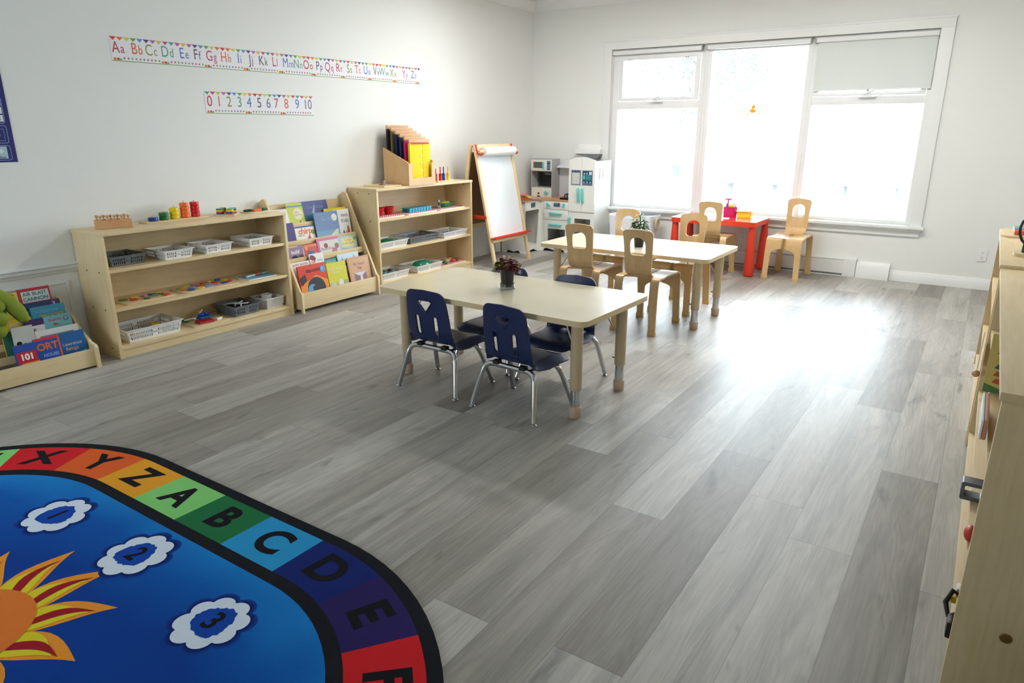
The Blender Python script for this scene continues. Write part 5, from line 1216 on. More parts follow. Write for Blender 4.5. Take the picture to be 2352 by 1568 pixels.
# ------------------------------------------------------------------ plastic baskets
M_bw = paint('basket_white', (240, 240, 240), 0.35, var=0.01); M_bg = paint('basket_grey', (112, 118, 126), 0.4, var=0.02)
_bk = {}
def basket(label, loc, lx, ly, h, mt, group, style='slot', taper=0.9):
    """slotted plastic tray, lx deep, ly wide, measured at the rim"""
    key = (round(lx, 3), round(ly, 3), round(h, 3), mt.name, style)
    if key in _bk:
        o = _bk[key].copy(); COL.objects.link(o); o.location = loc; o['label'] = label; o['group'] = group; return o
    m = MB(); th = 0.0022
    m.bb((-lx / 2, -ly / 2, 0), (lx / 2, ly / 2, 0.003), mt)
    def wall(p, along, L_, nrm_):
        def bx(u0, u1, z0, z1):
            c = Vector(p) + Vector(along) * ((u0 + u1) / 2); sz = [abs(along[0]) * (u1 - u0) + abs(nrm_[0]) * th, abs(along[1]) * (u1 - u0) + abs(nrm_[1]) * th, z1 - z0]
            m.box((c.x, c.y, (z0 + z1) / 2), sz, mt)
        if style == 'dots':
            bx(-L_ / 2, L_ / 2, 0, h * 0.12); bx(-L_ / 2, L_ / 2, h * 0.86, h)
            n = int(L_ / 0.013); pitch = L_ / n
            for r_ in range(5):
                z0 = h * 0.12 + (h * 0.74) * r_ / 5; z1 = z0 + h * 0.74 / 5
                bx(-L_ / 2, L_ / 2, z1 - h * 0.05, z1)
                for k in range(n + 1):
                    u = -L_ / 2 + pitch * (k + (0.5 if r_ % 2 else 0)); bx(max(-L_ / 2, u - pitch * 0.3), min(L_ / 2, u + pitch * 0.3), z0, z1)
            return
        zs = [(0, h * 0.2), (h * 0.42, h * 0.54), (h * 0.74, h)]
        for z0, z1 in zs: bx(-L_ / 2, L_ / 2, z0, z1)
        solid = [(-L_ / 2, -L_ / 2 + 0.018), (L_ / 2 - 0.018, L_ / 2)]
        if L_ > 0.2: solid.append((-0.02, 0.02))
        for u0, u1 in solid: bx(u0, u1, h * 0.2, h * 0.74)
        segs = [(-L_ / 2 + 0.018, -0.02), (0.02, L_ / 2 - 0.018)] if L_ > 0.2 else [(-L_ / 2 + 0.018, L_ / 2 - 0.018)]
        for u0, u1 in segs:
            n = max(2, int((u1 - u0) / 0.0115)); pt = (u1 - u0) / n
            for k in range(1, n): bx(u0 + k * pt - 0.0033, u0 + k * pt + 0.0033, h * 0.2, h * 0.74)
    wall((lx / 2 - th, 0, 0), (0, 1, 0), ly - th, (1, 0, 0)); wall((-lx / 2 + th, 0, 0), (0, 1, 0), ly - th, (1, 0, 0))
    wall((0, ly / 2 - th, 0), (1, 0, 0), lx - th, (0, 1, 0)); wall((0, -ly / 2 + th, 0), (1, 0, 0), lx - th, (0, 1, 0))
    for v in m.bm.verts:
        k = taper + (1 - taper) * min(1, v.co.z / h); v.co.x *= k; v.co.y *= k
    if style != 'dots' or True:
        for lo, hi in (((lx / 2 - 0.004, -ly / 2 - 0.006, h - 0.004), (lx / 2 + 0.007, ly / 2 + 0.006, h)), ((-lx / 2 - 0.007, -ly / 2 - 0.006, h - 0.004), (-lx / 2 + 0.004, ly / 2 + 0.006, h)), ((-lx / 2, ly / 2 - 0.004, h - 0.004), (lx / 2, ly / 2 + 0.007, h)), ((-lx / 2, -ly / 2 - 0.007, h - 0.004), (lx / 2, -ly / 2 + 0.004, h))): m.bb(lo, hi, mt, bev=0.0012)
    o = solo('storage_basket', m, label, 'basket', loc, 0, group); _bk[key] = o; return o
GBK = 'plastic baskets on the long low bookcase'
Z1, Z2, Z3 = 0.5685, 0.3225, 0.0725
basket('dark grey slotted basket on the upper shelf of the long low bookcase', (0.135, -5.27, Z1), 0.24, 0.235, 0.064, M_bg, GBK)
basket('white slotted basket beside the grey one on the long low bookcase\'s upper shelf', (0.185, -4.955, Z1), 0.24, 0.21, 0.062, M_bw, GBK)
basket('white slotted basket mid-way along the long low bookcase\'s upper shelf', (0.185, -4.652, Z1), 0.24, 0.21, 0.062, M_bw, GBK)
basket('white slotted basket at the right of the long low bookcase\'s upper shelf', (0.185, -4.30, Z1), 0.24, 0.21, 0.062, M_bw, GBK)
basket('large white slotted basket on the bottom shelf of the long low bookcase', (0.165, -5.19, Z3), 0.27, 0.385, 0.085, M_bw, GBK)
basket('grey slotted basket with white straps inside, on the bottom shelf of the long low bookcase', (0.17, -4.475, Z3), 0.25, 0.215, 0.075, M_bg, GBK)
basket('small white dotted basket on the bottom shelf of the long low bookcase', (0.185, -4.215, Z3), 0.20, 0.165, 0.08, M_bw, GBK, 'dots')
# what lies in them
M_oche = paint('ochre_beads', (206, 150, 60), 0.6, var=0.2, scale=90); M_bl = paint('toy_blue', (72, 150, 190), 0.45); M_yl = paint('toy_yellow', (232, 200, 50), 0.45)
def heap(name, label, loc, sx, sy, mt, n, r_, seed, kind=None, mats=None, cat='beads'):
    rnd = random.Random(seed); m = MB()
    for k in range(n):
        x, y = rnd.uniform(-sx, sx), rnd.uniform(-sy, sy); m.ball((x, y, r_ * (0.9 + 1.2 * rnd.random() * (1 - abs(x) / sx * 0.6))), r_, rnd.choice(mats) if mats else mt, sc=(1, 1, 0.9), n=8)
    o = solo(name, m, label, cat, loc); o['kind'] = 'stuff'; return o
heap('bead_heap', 'heap of small dark beads in the dark grey basket', (0.13, -5.27, Z1 + 0.004), 0.07, 0.06, None, 40, 0.012, 1, mats=[M_black, M_dark, M_bg])
heap('bead_heap', 'heap of ochre beads at the left of the large white basket', (0.165, -5.28, Z3 + 0.004), 0.07, 0.06, M_oche, 60, 0.012, 2)
def toybox(name, label, loc, sz, mt, rz=0, cat='toy block', group=None, bev=0.003):
    m = MB(); m.box((0, 0, sz[2] / 2), sz, mt, bev=bev); return solo(name, m, label, cat, loc, rz, group)
toybox('toy_block', 'pale blue block in the large white basket', (0.12, -5.15, Z3 + 0.0035), (0.04, 0.05, 0.032), M_bl, 0.3)
toybox('toy_block', 'yellow block in the large white basket', (0.09, -5.08, Z3 + 0.0035), (0.04, 0.055, 0.042), M_yl, -0.2)
M_strap = paint('white_strap', (226, 226, 226), 0.6)
m = MB(); m.tube([(-0.06, -0.07, 0.06), (-0.01, -0.05, 0.075), (0.04, -0.01, 0.07), (0.06, 0.04, 0.068), (0.03, 0.08, 0.06)], 0.005, M_strap, 8); m.tube([(-0.07, -0.03, 0.05), (-0.02, 0.0, 0.072), (0.05, 0.0, 0.07), (0.08, -0.02, 0.05)], 0.005, M_strap, 8); m.tube([(0.02, -0.06, 0.004), (0.03, -0.03, 0.07), (0.0, 0.05, 0.075), (-0.05, 0.07, 0.05), (-0.06, 0.07, 0.006)], 0.004, M_strap, 8)
m.box((0, 0, 0.03), (0.12, 0.1, 0.05), M_dark, bev=0.01); solo('strap_bundle', m, 'white straps coiled on a dark cloth in the grey basket on the bottom shelf', 'straps', (0.165, -4.475, Z3 + 0.0035))
t = thing('white_cup', 'white lidded cup inside the small dotted basket', 'cup', (0.175, -4.215, Z3 + 0.0035)); m = MB(); m.lathe([(0, 0), (0.036, 0), (0.04, 0.075), (0, 0.075)], M_bw, n=22); m.build('cup_body', t); m = MB(); m.lathe([(0, 0.076), (0.044, 0.076), (0.044, 0.086), (0.036, 0.09), (0.034, 0.083), (0, 0.083)], M_bw, n=22); m.build('lid', t)
for k, (y, s_) in enumerate(((-4.955, 5), (-4.652, 6), (-4.30, 7))):
    heap('counter_heap', 'few small reddish counters on the floor of the %s white basket on the upper shelf' % ('first', 'second', 'third')[k], (0.16, y, Z1 + 0.0035), 0.07, 0.06, None, 14, 0.009, s_, mats=[paint('counter_pink', (206, 130, 130), 0.6), paint('counter_tan', (186, 140, 100), 0.6)], cat='counters')

# ------------------------------------------------------------------ wooden boards with coloured shapes, middle shelf
PC = dict(g=(66, 130, 60), r=(206, 50, 46), y=(234, 214, 50), b=(40, 74, 160), l=(132, 170, 220), o=(230, 112, 44), v=(196, 140, 190), c=(84, 172, 206), e=(140, 184, 74), p=(206, 110, 170))
PM = {k: paint('piece_' + k, c, 0.35, var=0.02) for k, c in PC.items()}
CN = dict(g='green', r='red', y='yellow', b='dark blue', l='pale blue', o='orange', v='lilac', c='sky blue', e='lime green', p='pink')
SHP = {'h': ('hexagon', 6), 'd': ('disc', 20), 's': ('square', 4), 't': ('triangle', 3)}
def board(label, loc, lx, ly, rz=0, mt=None):
    m = MB(); m.prism(rrect(-lx / 2, -ly / 2, lx / 2, ly / 2, 0.008, 3), 0, 0.008, mt or M_birchY); return solo('puzzle_board', m, label, 'board', loc, rz, 'boards on the middle shelf')
def piece(col, shp, x, y, z, r_, where, rz=0.2, h=0.007):
    nm, n = SHP[shp]; m = MB(); m.prism(ngon(0, 0, r_, n), 0, h, PM[col])
    return solo('puzzle_piece', m, '%s wooden %s %s' % (CN[col], nm, where), 'puzzle piece', (x, y, z), rz, 'coloured wooden shapes')
board('thin wooden board of coloured shapes at the left of the middle shelf', (0.205, -5.18, Z2), 0.17, 0.325)
zb = Z2 + 0.0085
L1 = [('g', 'h', 0.17, -5.305, 0.028), ('r', 'd', 0.215, -5.255, 0.026), ('y', 's', 0.155, -5.225, 0.03), ('g', 'd', 0.245, -5.185, 0.022), ('p', 's', 0.17, -5.165, 0.022), ('b', 's', 0.16, -5.115, 0.022), ('c', 's', 0.215, -5.115, 0.024), ('g', 's', 0.2, -5.065, 0.022), ('y', 's', 0.16, -5.06, 0.026), ('r', 's', 0.25, -5.055, 0.028)]
WL = ['at the left end', 'left of centre at the front', 'left of centre at the back', 'at the front middle', 'at the back middle', 'behind the centre', 'just right of centre', 'between the blue and red squares', 'at the back right', 'at the front right corner']
for k, (c_, s_, x, y, r_) in enumerate(L1): piece(c_, s_, x, y, zb + 0.00, r_, WL[k] + ' of the left board', 0.3 * k)
board('long thin wooden board crowded with hexagons and discs in the centre of the middle shelf', (0.20, -4.735, Z2), 0.21, 0.42)
L2 = [('e', 'h', 0.15, -4.90), ('y', 's', 0.13, -4.835), ('o', 'd', 0.215, -4.905), ('b', 'h', 0.255, -4.875), ('c', 'd', 0.195, -4.835), ('y', 'h', 0.25, -4.80), ('p', 'd', 0.13, -4.77), ('r', 'h', 0.185, -4.765), ('l', 'd', 0.245, -4.73), ('r', 'd', 0.125, -4.70), ('e', 's', 0.165, -4.70), ('v', 'd', 0.20, -4.70), ('p', 'h', 0.245, -4.665), ('y', 's', 0.115, -4.64), ('r', 'h', 0.165, -4.64), ('e', 'h', 0.185, -4.59), ('b', 'd', 0.235, -4.60), ('b', 'h', 0.11, -4.575), ('y', 's', 0.155, -4.555), ('r', 'd', 0.215, -4.555)]
for k, (c_, s_, x, y) in enumerate(L2): piece(c_, s_, x, y, zb + 0.0, 0.026, 'lying %s from the left on the crowded centre board' % ('first second third fourth fifth sixth seventh eighth ninth tenth eleventh twelfth thirteenth fourteenth fifteenth sixteenth seventeenth eighteenth nineteenth twentieth'.split()[k]), 0.4 * k, 0.006)
t = thing('activity_tray', 'white-edged pale blue tray at the right end of the middle shelf', 'tray', (0.205, -4.305, Z2))
m = MB(); m.prism(rrect(-0.085, -0.125, 0.085, 0.125, 0.006, 3), 0, 0.005, M_bw); m.build('tray_base', t)
m = MB(); m.prism(rrect(-0.077, -0.117, 0.077, 0.117, 0.004, 3), 0.005, 0.0065, paint('tray_blue', (120, 168, 196), 0.4)); m.build('tray_mat', t)
for nm, lab, x, y, L_, c_ in (('toy_tube', 'pale blue tube lying at the left of the blue tray', 0.21, -4.36, 0.09, (186, 214, 232)), ('toy_tube', 'coral-red tube lying in the middle of the blue tray', 0.19, -4.275, 0.06, (226, 110, 84)), ('toy_tube', 'turquoise tube lying at the right of the blue tray', 0.19, -4.215, 0.06, (110, 206, 214))):
    m = MB(); m.tube([(0, -L_ / 2, 0.008), (0, L_ / 2, 0.008)], 0.008, paint('tube_%d' % c_[0], c_, 0.35), 12); solo(nm, m, lab, 'toy', (x, y, Z2 + 0.007), R(12), 'tubes on the blue tray')
# lacing board, bottom shelf
m = MB(); m.prism(rrect(-0.115, -0.135, 0.115, 0.135, 0.006, 3), 0, 0.008, M_birchY); solo('lacing_board', m, 'square wooden board with lacing toys on the bottom shelf between two baskets', 'board', (0.19, -4.775, Z3))
t = thing('lacing_shoe', 'bright blue lacing frame with a bow, at the back of the lacing board', 'lacing toy', (0.13, -4.735, Z3 + 0.0085), R(10)); m = MB(); m.box((0, 0, 0.008), (0.07, 0.10, 0.014), paint('lace_blue', (46, 126, 196), 0.4), bev=0.003); m.build('frame', t)
m = MB(); m.ball((0, -0.02, 0.026), 0.02, paint('bow_blue', (28, 70, 180), 0.5), sc=(0.7, 1.3, 0.7)); m.ball((0, 0.025, 0.026), 0.02, paint('bow_blue', (28, 70, 180), 0.5), sc=(0.7, 1.3, 0.7)); m.build('bow', t)
m = MB(); m.box((0, 0, 0.008), (0.075, 0.11, 0.015), paint('lace_red', (186, 34, 52), 0.45), bev=0.005)
for k in range(5): m.tube([(-0.035, -0.045 + k * 0.022, 0.016), (0, -0.05 + k * 0.022, 0.02), (0.035, -0.042 + k * 0.022, 0.016)], 0.004, paint('lace_red', (186, 34, 52), 0.45), 6)
solo('lacing_pad', m, 'dark red laced pad at the front of the lacing board', 'lacing toy', (0.245, -4.80, Z3 + 0.0085), R(-6))
m = MB(); m.ball((0, 0, 0.012), 0.03, paint('lace_green', (74, 128, 66), 0.5), sc=(1, 1.2, 0.4)); m.tube([(0.0, -0.02, 0.02), (0.03, 0.02, 0.026), (0.0, 0.07, 0.016), (-0.03, 0.12, 0.03), (-0.05, 0.13, 0.05), (-0.03, 0.15, 0.06), (-0.02, 0.12, 0.04)], 0.003, M_strap, 6); m.tube([(0.02, -0.03, 0.022), (0.035, 0.03, 0.026), (0.02, 0.06, 0.012)], 0.003, M_strap, 6)
solo('lacing_leaf', m, 'green lacing shape trailing a white cord at the left of the lacing board', 'lacing toy', (0.14, -4.875, Z3 + 0.0085))
m = MB(); m.box((0, 0, 0.008), (0.02, 0.05, 0.016), M_bw, bev=0.003)
for k in range(4): m.ball((0.004, -0.02 + k * 0.013, 0.016), 0.0035, M_black, n=8)
solo('lacing_block', m, 'small white spotted block at the front right of the lacing board', 'lacing toy', (0.26, -4.70, Z3 + 0.0085), R(15))
m = MB(); m.box((0, 0, 0.006), (0.02, 0.03, 0.012), M_yl, bev=0.003); m.ball((0, 0.008, 0.012), 0.006, M_black, n=8); solo('lacing_block', m, 'tiny yellow and black bee block near the right edge of the lacing board', 'lacing toy', (0.23, -4.665, Z3 + 0.0085))

# ------------------------------------------------------------------ on top of the long low bookcase
ZT = 0.8005
bx_, by_, bang = 0.150, -5.275, R(-24)
t = thing('cylinder_block', 'terracotta-toned wooden block holding knobbed cylinders at the left of the bookcase top', 'wooden block', (bx_, by_, ZT), bang)
m = MB(); m.bb((-0.04, -0.105, 0), (0.04, 0.105, 0.05), M_pineX, bev=0.003); m.build('block', t)
M_knob = wood('knob_beech', (226, 184, 140), (196, 146, 102), 'Z', 0.45)
for k in range(10):
    u = 0.018 if k % 2 else -0.018; v = -0.088 + 0.0195 * k
    m = MB(); m.lathe([(0, 0.0), (0.012, 0), (0.012, 0.006), (0.0045, 0.008), (0.004, 0.013), (0.009, 0.018), (0.0105, 0.024), (0.008, 0.031), (0, 0.033)], M_knob, n=12)
    solo('knobbed_cylinder', m, 'small beech knob of a cylinder set in the wooden block on the bookcase top', 'knobbed cylinder', (bx_ + u * math.cos(bang) - v * math.sin(bang), by_ + u * math.sin(bang) + v * math.cos(bang), ZT + 0.0503), 0, 'knobbed cylinders')
t = thing('ring_stacker', 'long wooden board with five pegs of coloured rings on top of the long low bookcase', 'stacking toy', (0.105, -4.835, ZT))
m = MB(); m.prism(rrect(-0.05, -0.23, 0.05, 0.23, 0.006, 3), 0, 0.009, M_birchY); m.build('board', t)
RG = [('blue', (28, 76, 176), 1), ('green', (36, 118, 66), 2), ('yellow', (240, 208, 20), 3), ('orange', (240, 114, 50), 4), ('red', (214, 34, 42), 4)]
PO = ['lowest', 'second', 'third', 'topmost']
for k, (nm, c_, n) in enumerate(RG):
    y = -0.155 + 0.078 * k; hr = 0.0258
    m = MB(); m.lathe([(0.006, 0.009), (0.006, 0.009 + n * hr + 0.010), (0, 0.009 + n * hr + 0.013)], M_birchZ, (0, y, 0), 10); m.build('peg', t)
    mt = paint('ring_' + nm, c_, 0.25, var=0.02)
    for j in range(n):
        m = MB(); m.lathe([(0.0075, 0.001), (0.027, 0.0), (0.0300, 0.003), (0.0305, 0.012), (0.0300, 0.022), (0.027, 0.0253), (0.0075, 0.0253), (0.0075, 0.001)], mt, n=26)
        solo('stacking_ring', m, ('%s wooden ring, the only one on its peg, left end of the stacking board' % nm) if n == 1 else '%s wooden ring, %s of the %s stack on the stacking board' % (nm, 'topmost' if j == n - 1 else PO[j], nm), 'ring', (0.105, -4.835 + y, ZT + 0.0092 + j * hr), 0, 'rings on the stacking board')
t = thing('shape_sorter', 'small square wooden base carrying little stacks of coloured shapes on the bookcase top', 'stacking toy', (0.13, -4.445, ZT), R(38))
m = MB(); m.prism(rrect(-0.075, -0.075, 0.075, 0.075, 0.006, 3), 0, 0.009, M_birchY); m.build('base', t)
for k, (u, v) in enumerate(((-0.035, -0.035), (0.035, -0.035), (-0.035, 0.035), (0.035, 0.035))):
    seqc = [('b', 'r', 'y', 'g'), ('r', 'b', 'y', 'e'), ('y', 'e', 'b', 'g'), ('r', 'y', 'b', 'c')][k]; n_ = (20, 20, 4, 6)[k]
    px, py = 0.13 + u * math.cos(R(38)) - v * math.sin(R(38)), -4.445 + u * math.sin(R(38)) + v * math.cos(R(38))
    for j in range(4):
        m = MB(); m.prism(ngon(0, 0, 0.027, n_), 0, 0.0095, PM[seqc[j]])
        solo('sorter_shape', m, '%s sorter slice, %s of the %s stack on the square sorter base' % (CN[seqc[j]], PO[j], ('left', 'front', 'back', 'right')[k]), 'sorter shape', (px, py, ZT + 0.0092 + 0.0098 * j), R(20), 'slices on the shape sorter')
m = MB(); m.prism(rrect(-0.065, -0.11, 0.065, 0.11, 0.01, 4), 0, 0.006, paint('cream_tray', (226, 206, 170), 0.4)); solo('small_tray', m, 'small cream tray of felt shapes at the right end of the long bookcase top', 'tray', (0.14, -4.20, ZT), R(8))
for nm, lab, x, y, c_, s_ in (('felt_shape', 'orange felt strip on the small cream tray', 0.155, -4.205, (232, 112, 62), (0.03, 0.085)), ('felt_shape', 'dark green felt strip at the left of the small cream tray', 0.135, -4.27, (34, 62, 50), (0.03, 0.06)), ('felt_shape', 'green felt strip at the right of the small cream tray', 0.15, -4.135, (30, 96, 66), (0.03, 0.05))):
    toybox(nm, lab, (x, y, ZT + 0.0065), (s_[0], s_[1], 0.016), paint('felt_%d_%d' % (c_[0], c_[1]), c_, 0.8), R(10), 'felt shape', 'felt strips on the cream tray', 0.005)

# ------------------------------------------------------------------ taller bookcase: trays and baskets
GT = 'plastic baskets in the taller bookcase'
ZA, ZB, ZC_, ZD = 0.6345, 0.3575, 0.0645, 0.9055
M_ging = None
def gingham():
    m, nt, b = nodes_of('red_gingham')
    tc = nt.nodes.new('ShaderNodeTexCoord'); ck = nt.nodes.new('ShaderNodeTexChecker'); ck.inputs['Scale'].default_value = 70
    ck.inputs['Color1'].default_value = S(206, 60, 76); ck.inputs['Color2'].default_value = S(236, 224, 222)
    link(nt, tc.outputs['Object'], ck.inputs['Vector']); link(nt, ck.outputs['Color'], b.inputs['Base Color']); b.inputs['Roughness'].default_value = 0.7; return m
M_ging = gingham()
def mat_tray(label, y0, y1, x0=0.04, x1=0.29, z=ZA):
    t = thing('food_tray', label, 'tray', ((x0 + x1) / 2, (y0 + y1) / 2, z), 0, 'red checked trays'); a, b_ = (x1 - x0) / 2, (y1 - y0) / 2
    m = MB(); m.prism(rrect(-a, -b_, a, b_, 0.02, 4), 0, 0.007, M_bw); m.build('tray_base', t); m = MB(); m.prism(rrect(-a + 0.008, -b_ + 0.008, a - 0.008, b_ - 0.008, 0.016, 4), 0.007, 0.0085, M_ging); m.build('tray_lining', t); return t
mat_tray('red checked tray under two red bowls on the upper shelf of the taller bookcase', -3.06, -2.70); mat_tray('red checked tray under the blue ice cube mould in the middle of the upper shelf', -2.66, -2.235); mat_tray('red checked tray under the green boat dish at the right of the upper shelf', -2.20, -1.79)
M_rb = paint('bowl_red', (196, 24, 40), 0.3)
for y, lab in ((-2.895, 'red bowl half hidden by the side panel at the left of the upper shelf'), (-2.765, 'red bowl in full view at the left of the upper shelf')):
    m = MB(); m.lathe([(0, 0), (0.036, 0), (0.052, 0.065), (0.055, 0.072), (0.051, 0.072), (0.034, 0.005), (0, 0.004)], M_rb, n=28); solo('red_bowl', m, lab, 'bowl', (0.14, y, ZA + 0.009), 0, 'red bowls on the checked tray')
M_ice = paint('ice_blue', (52, 172, 206), 0.4)
m = MB(); m.prism(rrect(-0.055, -0.165, 0.055, 0.165, 0.008, 3), 0.036, 0.041, M_ice)
for k in range(8):
    for s_ in (-1, 1): m.box((s_ * 0.026, -0.142 + 0.0406 * k, 0.018), (0.042, 0.034, 0.036), M_ice, bev=0.004); m.flat(rrect(s_ * 0.026 - 0.018, -0.157 + 0.0406 * k, s_ * 0.026 + 0.018, -0.127 + 0.0406 * k, 0.004, 2), paint('ice_blue_well', (30, 134, 176), 0.5), lambda u, v: (u, v, 0.0414))
solo('ice_cube_mould', m, 'bright blue ice cube mould on a checked tray', 'ice cube tray', (0.185, -2.42, ZA + 0.009))
def clear_mat():
    m = bpy.data.materials.new('clear_plastic'); m.use_nodes = True; nt = m.node_tree; nt.nodes.clear()
    o = nt.nodes.new('ShaderNodeOutputMaterial'); t = nt.nodes.new('ShaderNodeBsdfTransparent'); g = nt.nodes.new('ShaderNodeBsdfGlossy'); mx = nt.nodes.new('ShaderNodeMixShader'); nz = nt.nodes.new('ShaderNodeTexNoise'); nz.inputs['Scale'].default_value = 12
    t.inputs['Color'].default_value = (0.86, 0.89, 0.88, 1); lw = nt.nodes.new('ShaderNodeLayerWeight'); lw.inputs['Blend'].default_value = 0.35
    link(nt, math_node(nt, 'MULTIPLY', nz.outputs['Fac'], 0.12), g.inputs['Roughness']); link(nt, math_node(nt, 'MULTIPLY', lw.outputs['Fresnel'], 0.8), mx.inputs[0]); link(nt, t.outputs[0], mx.inputs[1]); link(nt, g.outputs[0], mx.inputs[2]); link(nt, mx.outputs[0], o.inputs[0]); return m
M_clear = clear_mat()
t = thing('salt_shaker', 'small clear shaker with a metal cap at the left of the green boat dish', 'shaker', (0.20, -2.115, ZA + 0.009)); m = MB(); m.lathe([(0, 0), (0.022, 0), (0.022, 0.045), (0.013, 0.062), (0.013, 0.066)], M_clear, n=18); m.lathe([(0, 0.001), (0.019, 0.001), (0.019, 0.02), (0, 0.02)], paint('salt', (226, 222, 212), 0.8), n=14); m.build('jar', t); m = MB(); m.lathe([(0.015, 0.062), (0.015, 0.074), (0.011, 0.083), (0, 0.085)], M_steel, n=16); m.build('cap', t)
M_boat = paint('boat_green', (26, 146, 96), 0.35); m = MB(); m.lathe([(0, 0), (0.03, 0.0), (0.048, 0.028), (0.056, 0.045), (0.05, 0.045), (0.04, 0.026), (0.026, 0.008), (0, 0.006)], M_boat, n=30, sx=1.0, sy=2.1); solo('boat_dish', m, 'green oval boat dish on the right-hand checked tray', 'dish', (0.17, -1.965, ZA + 0.009))
m = MB(); m.ball((0, 0, 0.02), 1.0, M_yl, sc=(0.032, 0.072, 0.014), n=16); solo('yellow_sponge', m, 'yellow piece lying inside the green boat dish', 'sponge', (0.17, -1.975, ZA + 0.034))
t = thing('toy_spoon', 'small metal spoon at the right end of the upper shelf', 'spoon', (0.25, -1.82, ZA + 0.0095)); m = MB(); m.ball((0, 0, 0.006), 0.014, M_steel, sc=(1, 1.3, 0.4)); m.build('bowl', t); m = MB(); m.tube([(0, -0.015, 0.006), (0, -0.08, 0.006)], 0.003, M_steel, 8); m.build('handle', t)
basket('white slotted basket at the left end of the middle shelf of the taller bookcase', (0.17, -2.87, ZB), 0.25, 0.385, 0.066, M_bw, GT)
basket('wide grey slotted basket in the centre of the middle shelf of the taller bookcase', (0.165, -2.44, ZB), 0.25, 0.43, 0.066, M_bg, GT)
basket('white slotted basket at the right end of the middle shelf of the taller bookcase', (0.20, -2.0, ZB), 0.25, 0.385, 0.06, M_bw, GT)
basket('white slotted basket of coloured pom-poms on the taller bookcase\'s bottom shelf', (0.165, -2.865, ZC_), 0.25, 0.385, 0.07, M_bw, GT)
basket('white slotted basket holding a teal-green dome on the taller bookcase\'s bottom shelf', (0.17, -2.38, ZC_), 0.25, 0.385, 0.068, M_bw, GT)
M_gp = paint('deep_green_plastic', (24, 108, 74), 0.25)
def mound(label, loc, sc, mt, name='toy_shell'):
    m = MB(); m.ball((0, 0, 0), 1.0, mt, sc=sc, n=20); return solo(name, m, label, 'toy', (loc[0], loc[1], loc[2] + sc[2]))
mound('dark green rounded toy in the left basket of the middle shelf', (0.17, -2.85, ZB + 0.004), (0.07, 0.10, 0.034), M_gp); mound('yellow toy beside the green one in the left basket of the middle shelf', (0.2, -2.99, ZB + 0.004), (0.05, 0.04, 0.025), M_yl)
heap('bead_heap', 'heap of dark red beads in the grey basket of the middle shelf', (0.15, -2.42, ZB + 0.004), 0.06, 0.09, None, 70, 0.012, 12, mats=[paint('bead_red', (170, 50, 50), 0.5), paint('bead_rose', (186, 120, 110), 0.5), M_grdish])
heap('bead_heap', 'heap of deep blue beads in the right basket of the middle shelf', (0.18, -1.98, ZB + 0.004), 0.05, 0.08, paint('bead_blue', (30, 50, 170), 0.5), 80, 0.011, 13)
heap('pompom_heap', 'coloured pom-poms in the left basket of the bottom shelf of the taller bookcase', (0.16, -2.87, ZC_ + 0.004), 0.08, 0.14, None, 40, 0.022, 14, mats=[paint('pom_plum', (96, 40, 70), 0.9), paint('pom_green', (110, 160, 60), 0.9), paint('pom_blue', (60, 110, 170), 0.9), paint('pom_aqua', (120, 190, 200), 0.9), paint('pom_white', (226, 226, 226), 0.9)], cat='pom-poms')
mound('teal-green shiny dome in the centre basket of the bottom shelf', (0.165, -2.36, ZC_ + 0.004), (0.07, 0.12, 0.042), paint('jade_plastic', (22, 142, 106), 0.15))
mat_tray('red checked tray of toy fruit on the taller bookcase\'s bottom shelf', -2.16, -1.78, 0.05, 0.28, ZC_)
for k, (x, y, r_, c_, lab) in enumerate(((0.16, -2.10, 0.03, (232, 180, 40), 'yellow toy pear at the left'), (0.23, -2.06, 0.022, (46, 140, 66), 'green toy pepper at the front'), (0.15, -2.03, 0.022, (110, 50, 70), 'plum toy grape at the back'), (0.19, -1.99, 0.028, (226, 176, 130), 'peach-coloured toy bread in the middle'), (0.22, -1.92, 0.022, (214, 70, 80), 'red toy strawberry right of centre'), (0.16, -1.91, 0.026, (222, 160, 110), 'tan toy bun at the back right'), (0.2, -1.845, 0.02, (150, 70, 56), 'brown toy nut at the right end'))):
    m = MB(); m.ball((0, 0, r_ * 0.75), r_, paint('fruit_%d' % k, c_, 0.45), sc=(1, 1.25, 0.75)); solo('toy_fruit', m, lab + ' of the fruit tray', 'toy food', (x, y, ZC_ + 0.009), 0, 'toy fruit on the checked tray')

# on top of the taller bookcase
M_box = wood('frame_box_beech', (232, 192, 142), (214, 170, 118), 'Z', 0.45)
t = thing('dressing_frame_box', 'wooden stepped box holding dressing frames on the taller bookcase', 'box', (0.20, -2.51, ZD))
for y in (-0.185, 0.171):
    m = MB(); m.panel([(-0.16, 0), (0.135, 0), (0.135, 0.21), (0.122, 0.215), (-0.13, 0.325), (-0.16, 0.335)], [], 0.014, M_box, fn=lambda u, v, q: (u, y + q, v)); m.build('side_panel', t)
m = MB(); m.panel([(-0.185, 0), (0.185, 0), (0.185, 0.20), (0.135, 0.20), (0.135, 0.065), (-0.135, 0.065), (-0.135, 0.20), (-0.185, 0.20)], [], 0.014, M_box, fn=lambda u, v, q: (0.136 - q + 0.014, u, v)); m.build('front_panel', t)
m = MB(); m.bb((-0.16, -0.171, 0), (0.135, 0.171, 0.012), M_box); m.bb((-0.16, -0.171, 0), (-0.148, 0.171, 0.33), M_box); m.build('box_base', t)
FC = [('black', (34, 30, 34)), ('olive', (116, 100, 66)), ('navy', (26, 36, 76)), ('dark blue', (36, 44, 92)), ('magenta', (206, 24, 104)), ('bright yellow', (240, 214, 40))]
M_fb = wood('frame_bar_beech', (222, 178, 130), (200, 152, 102), 'Y', 0.45)
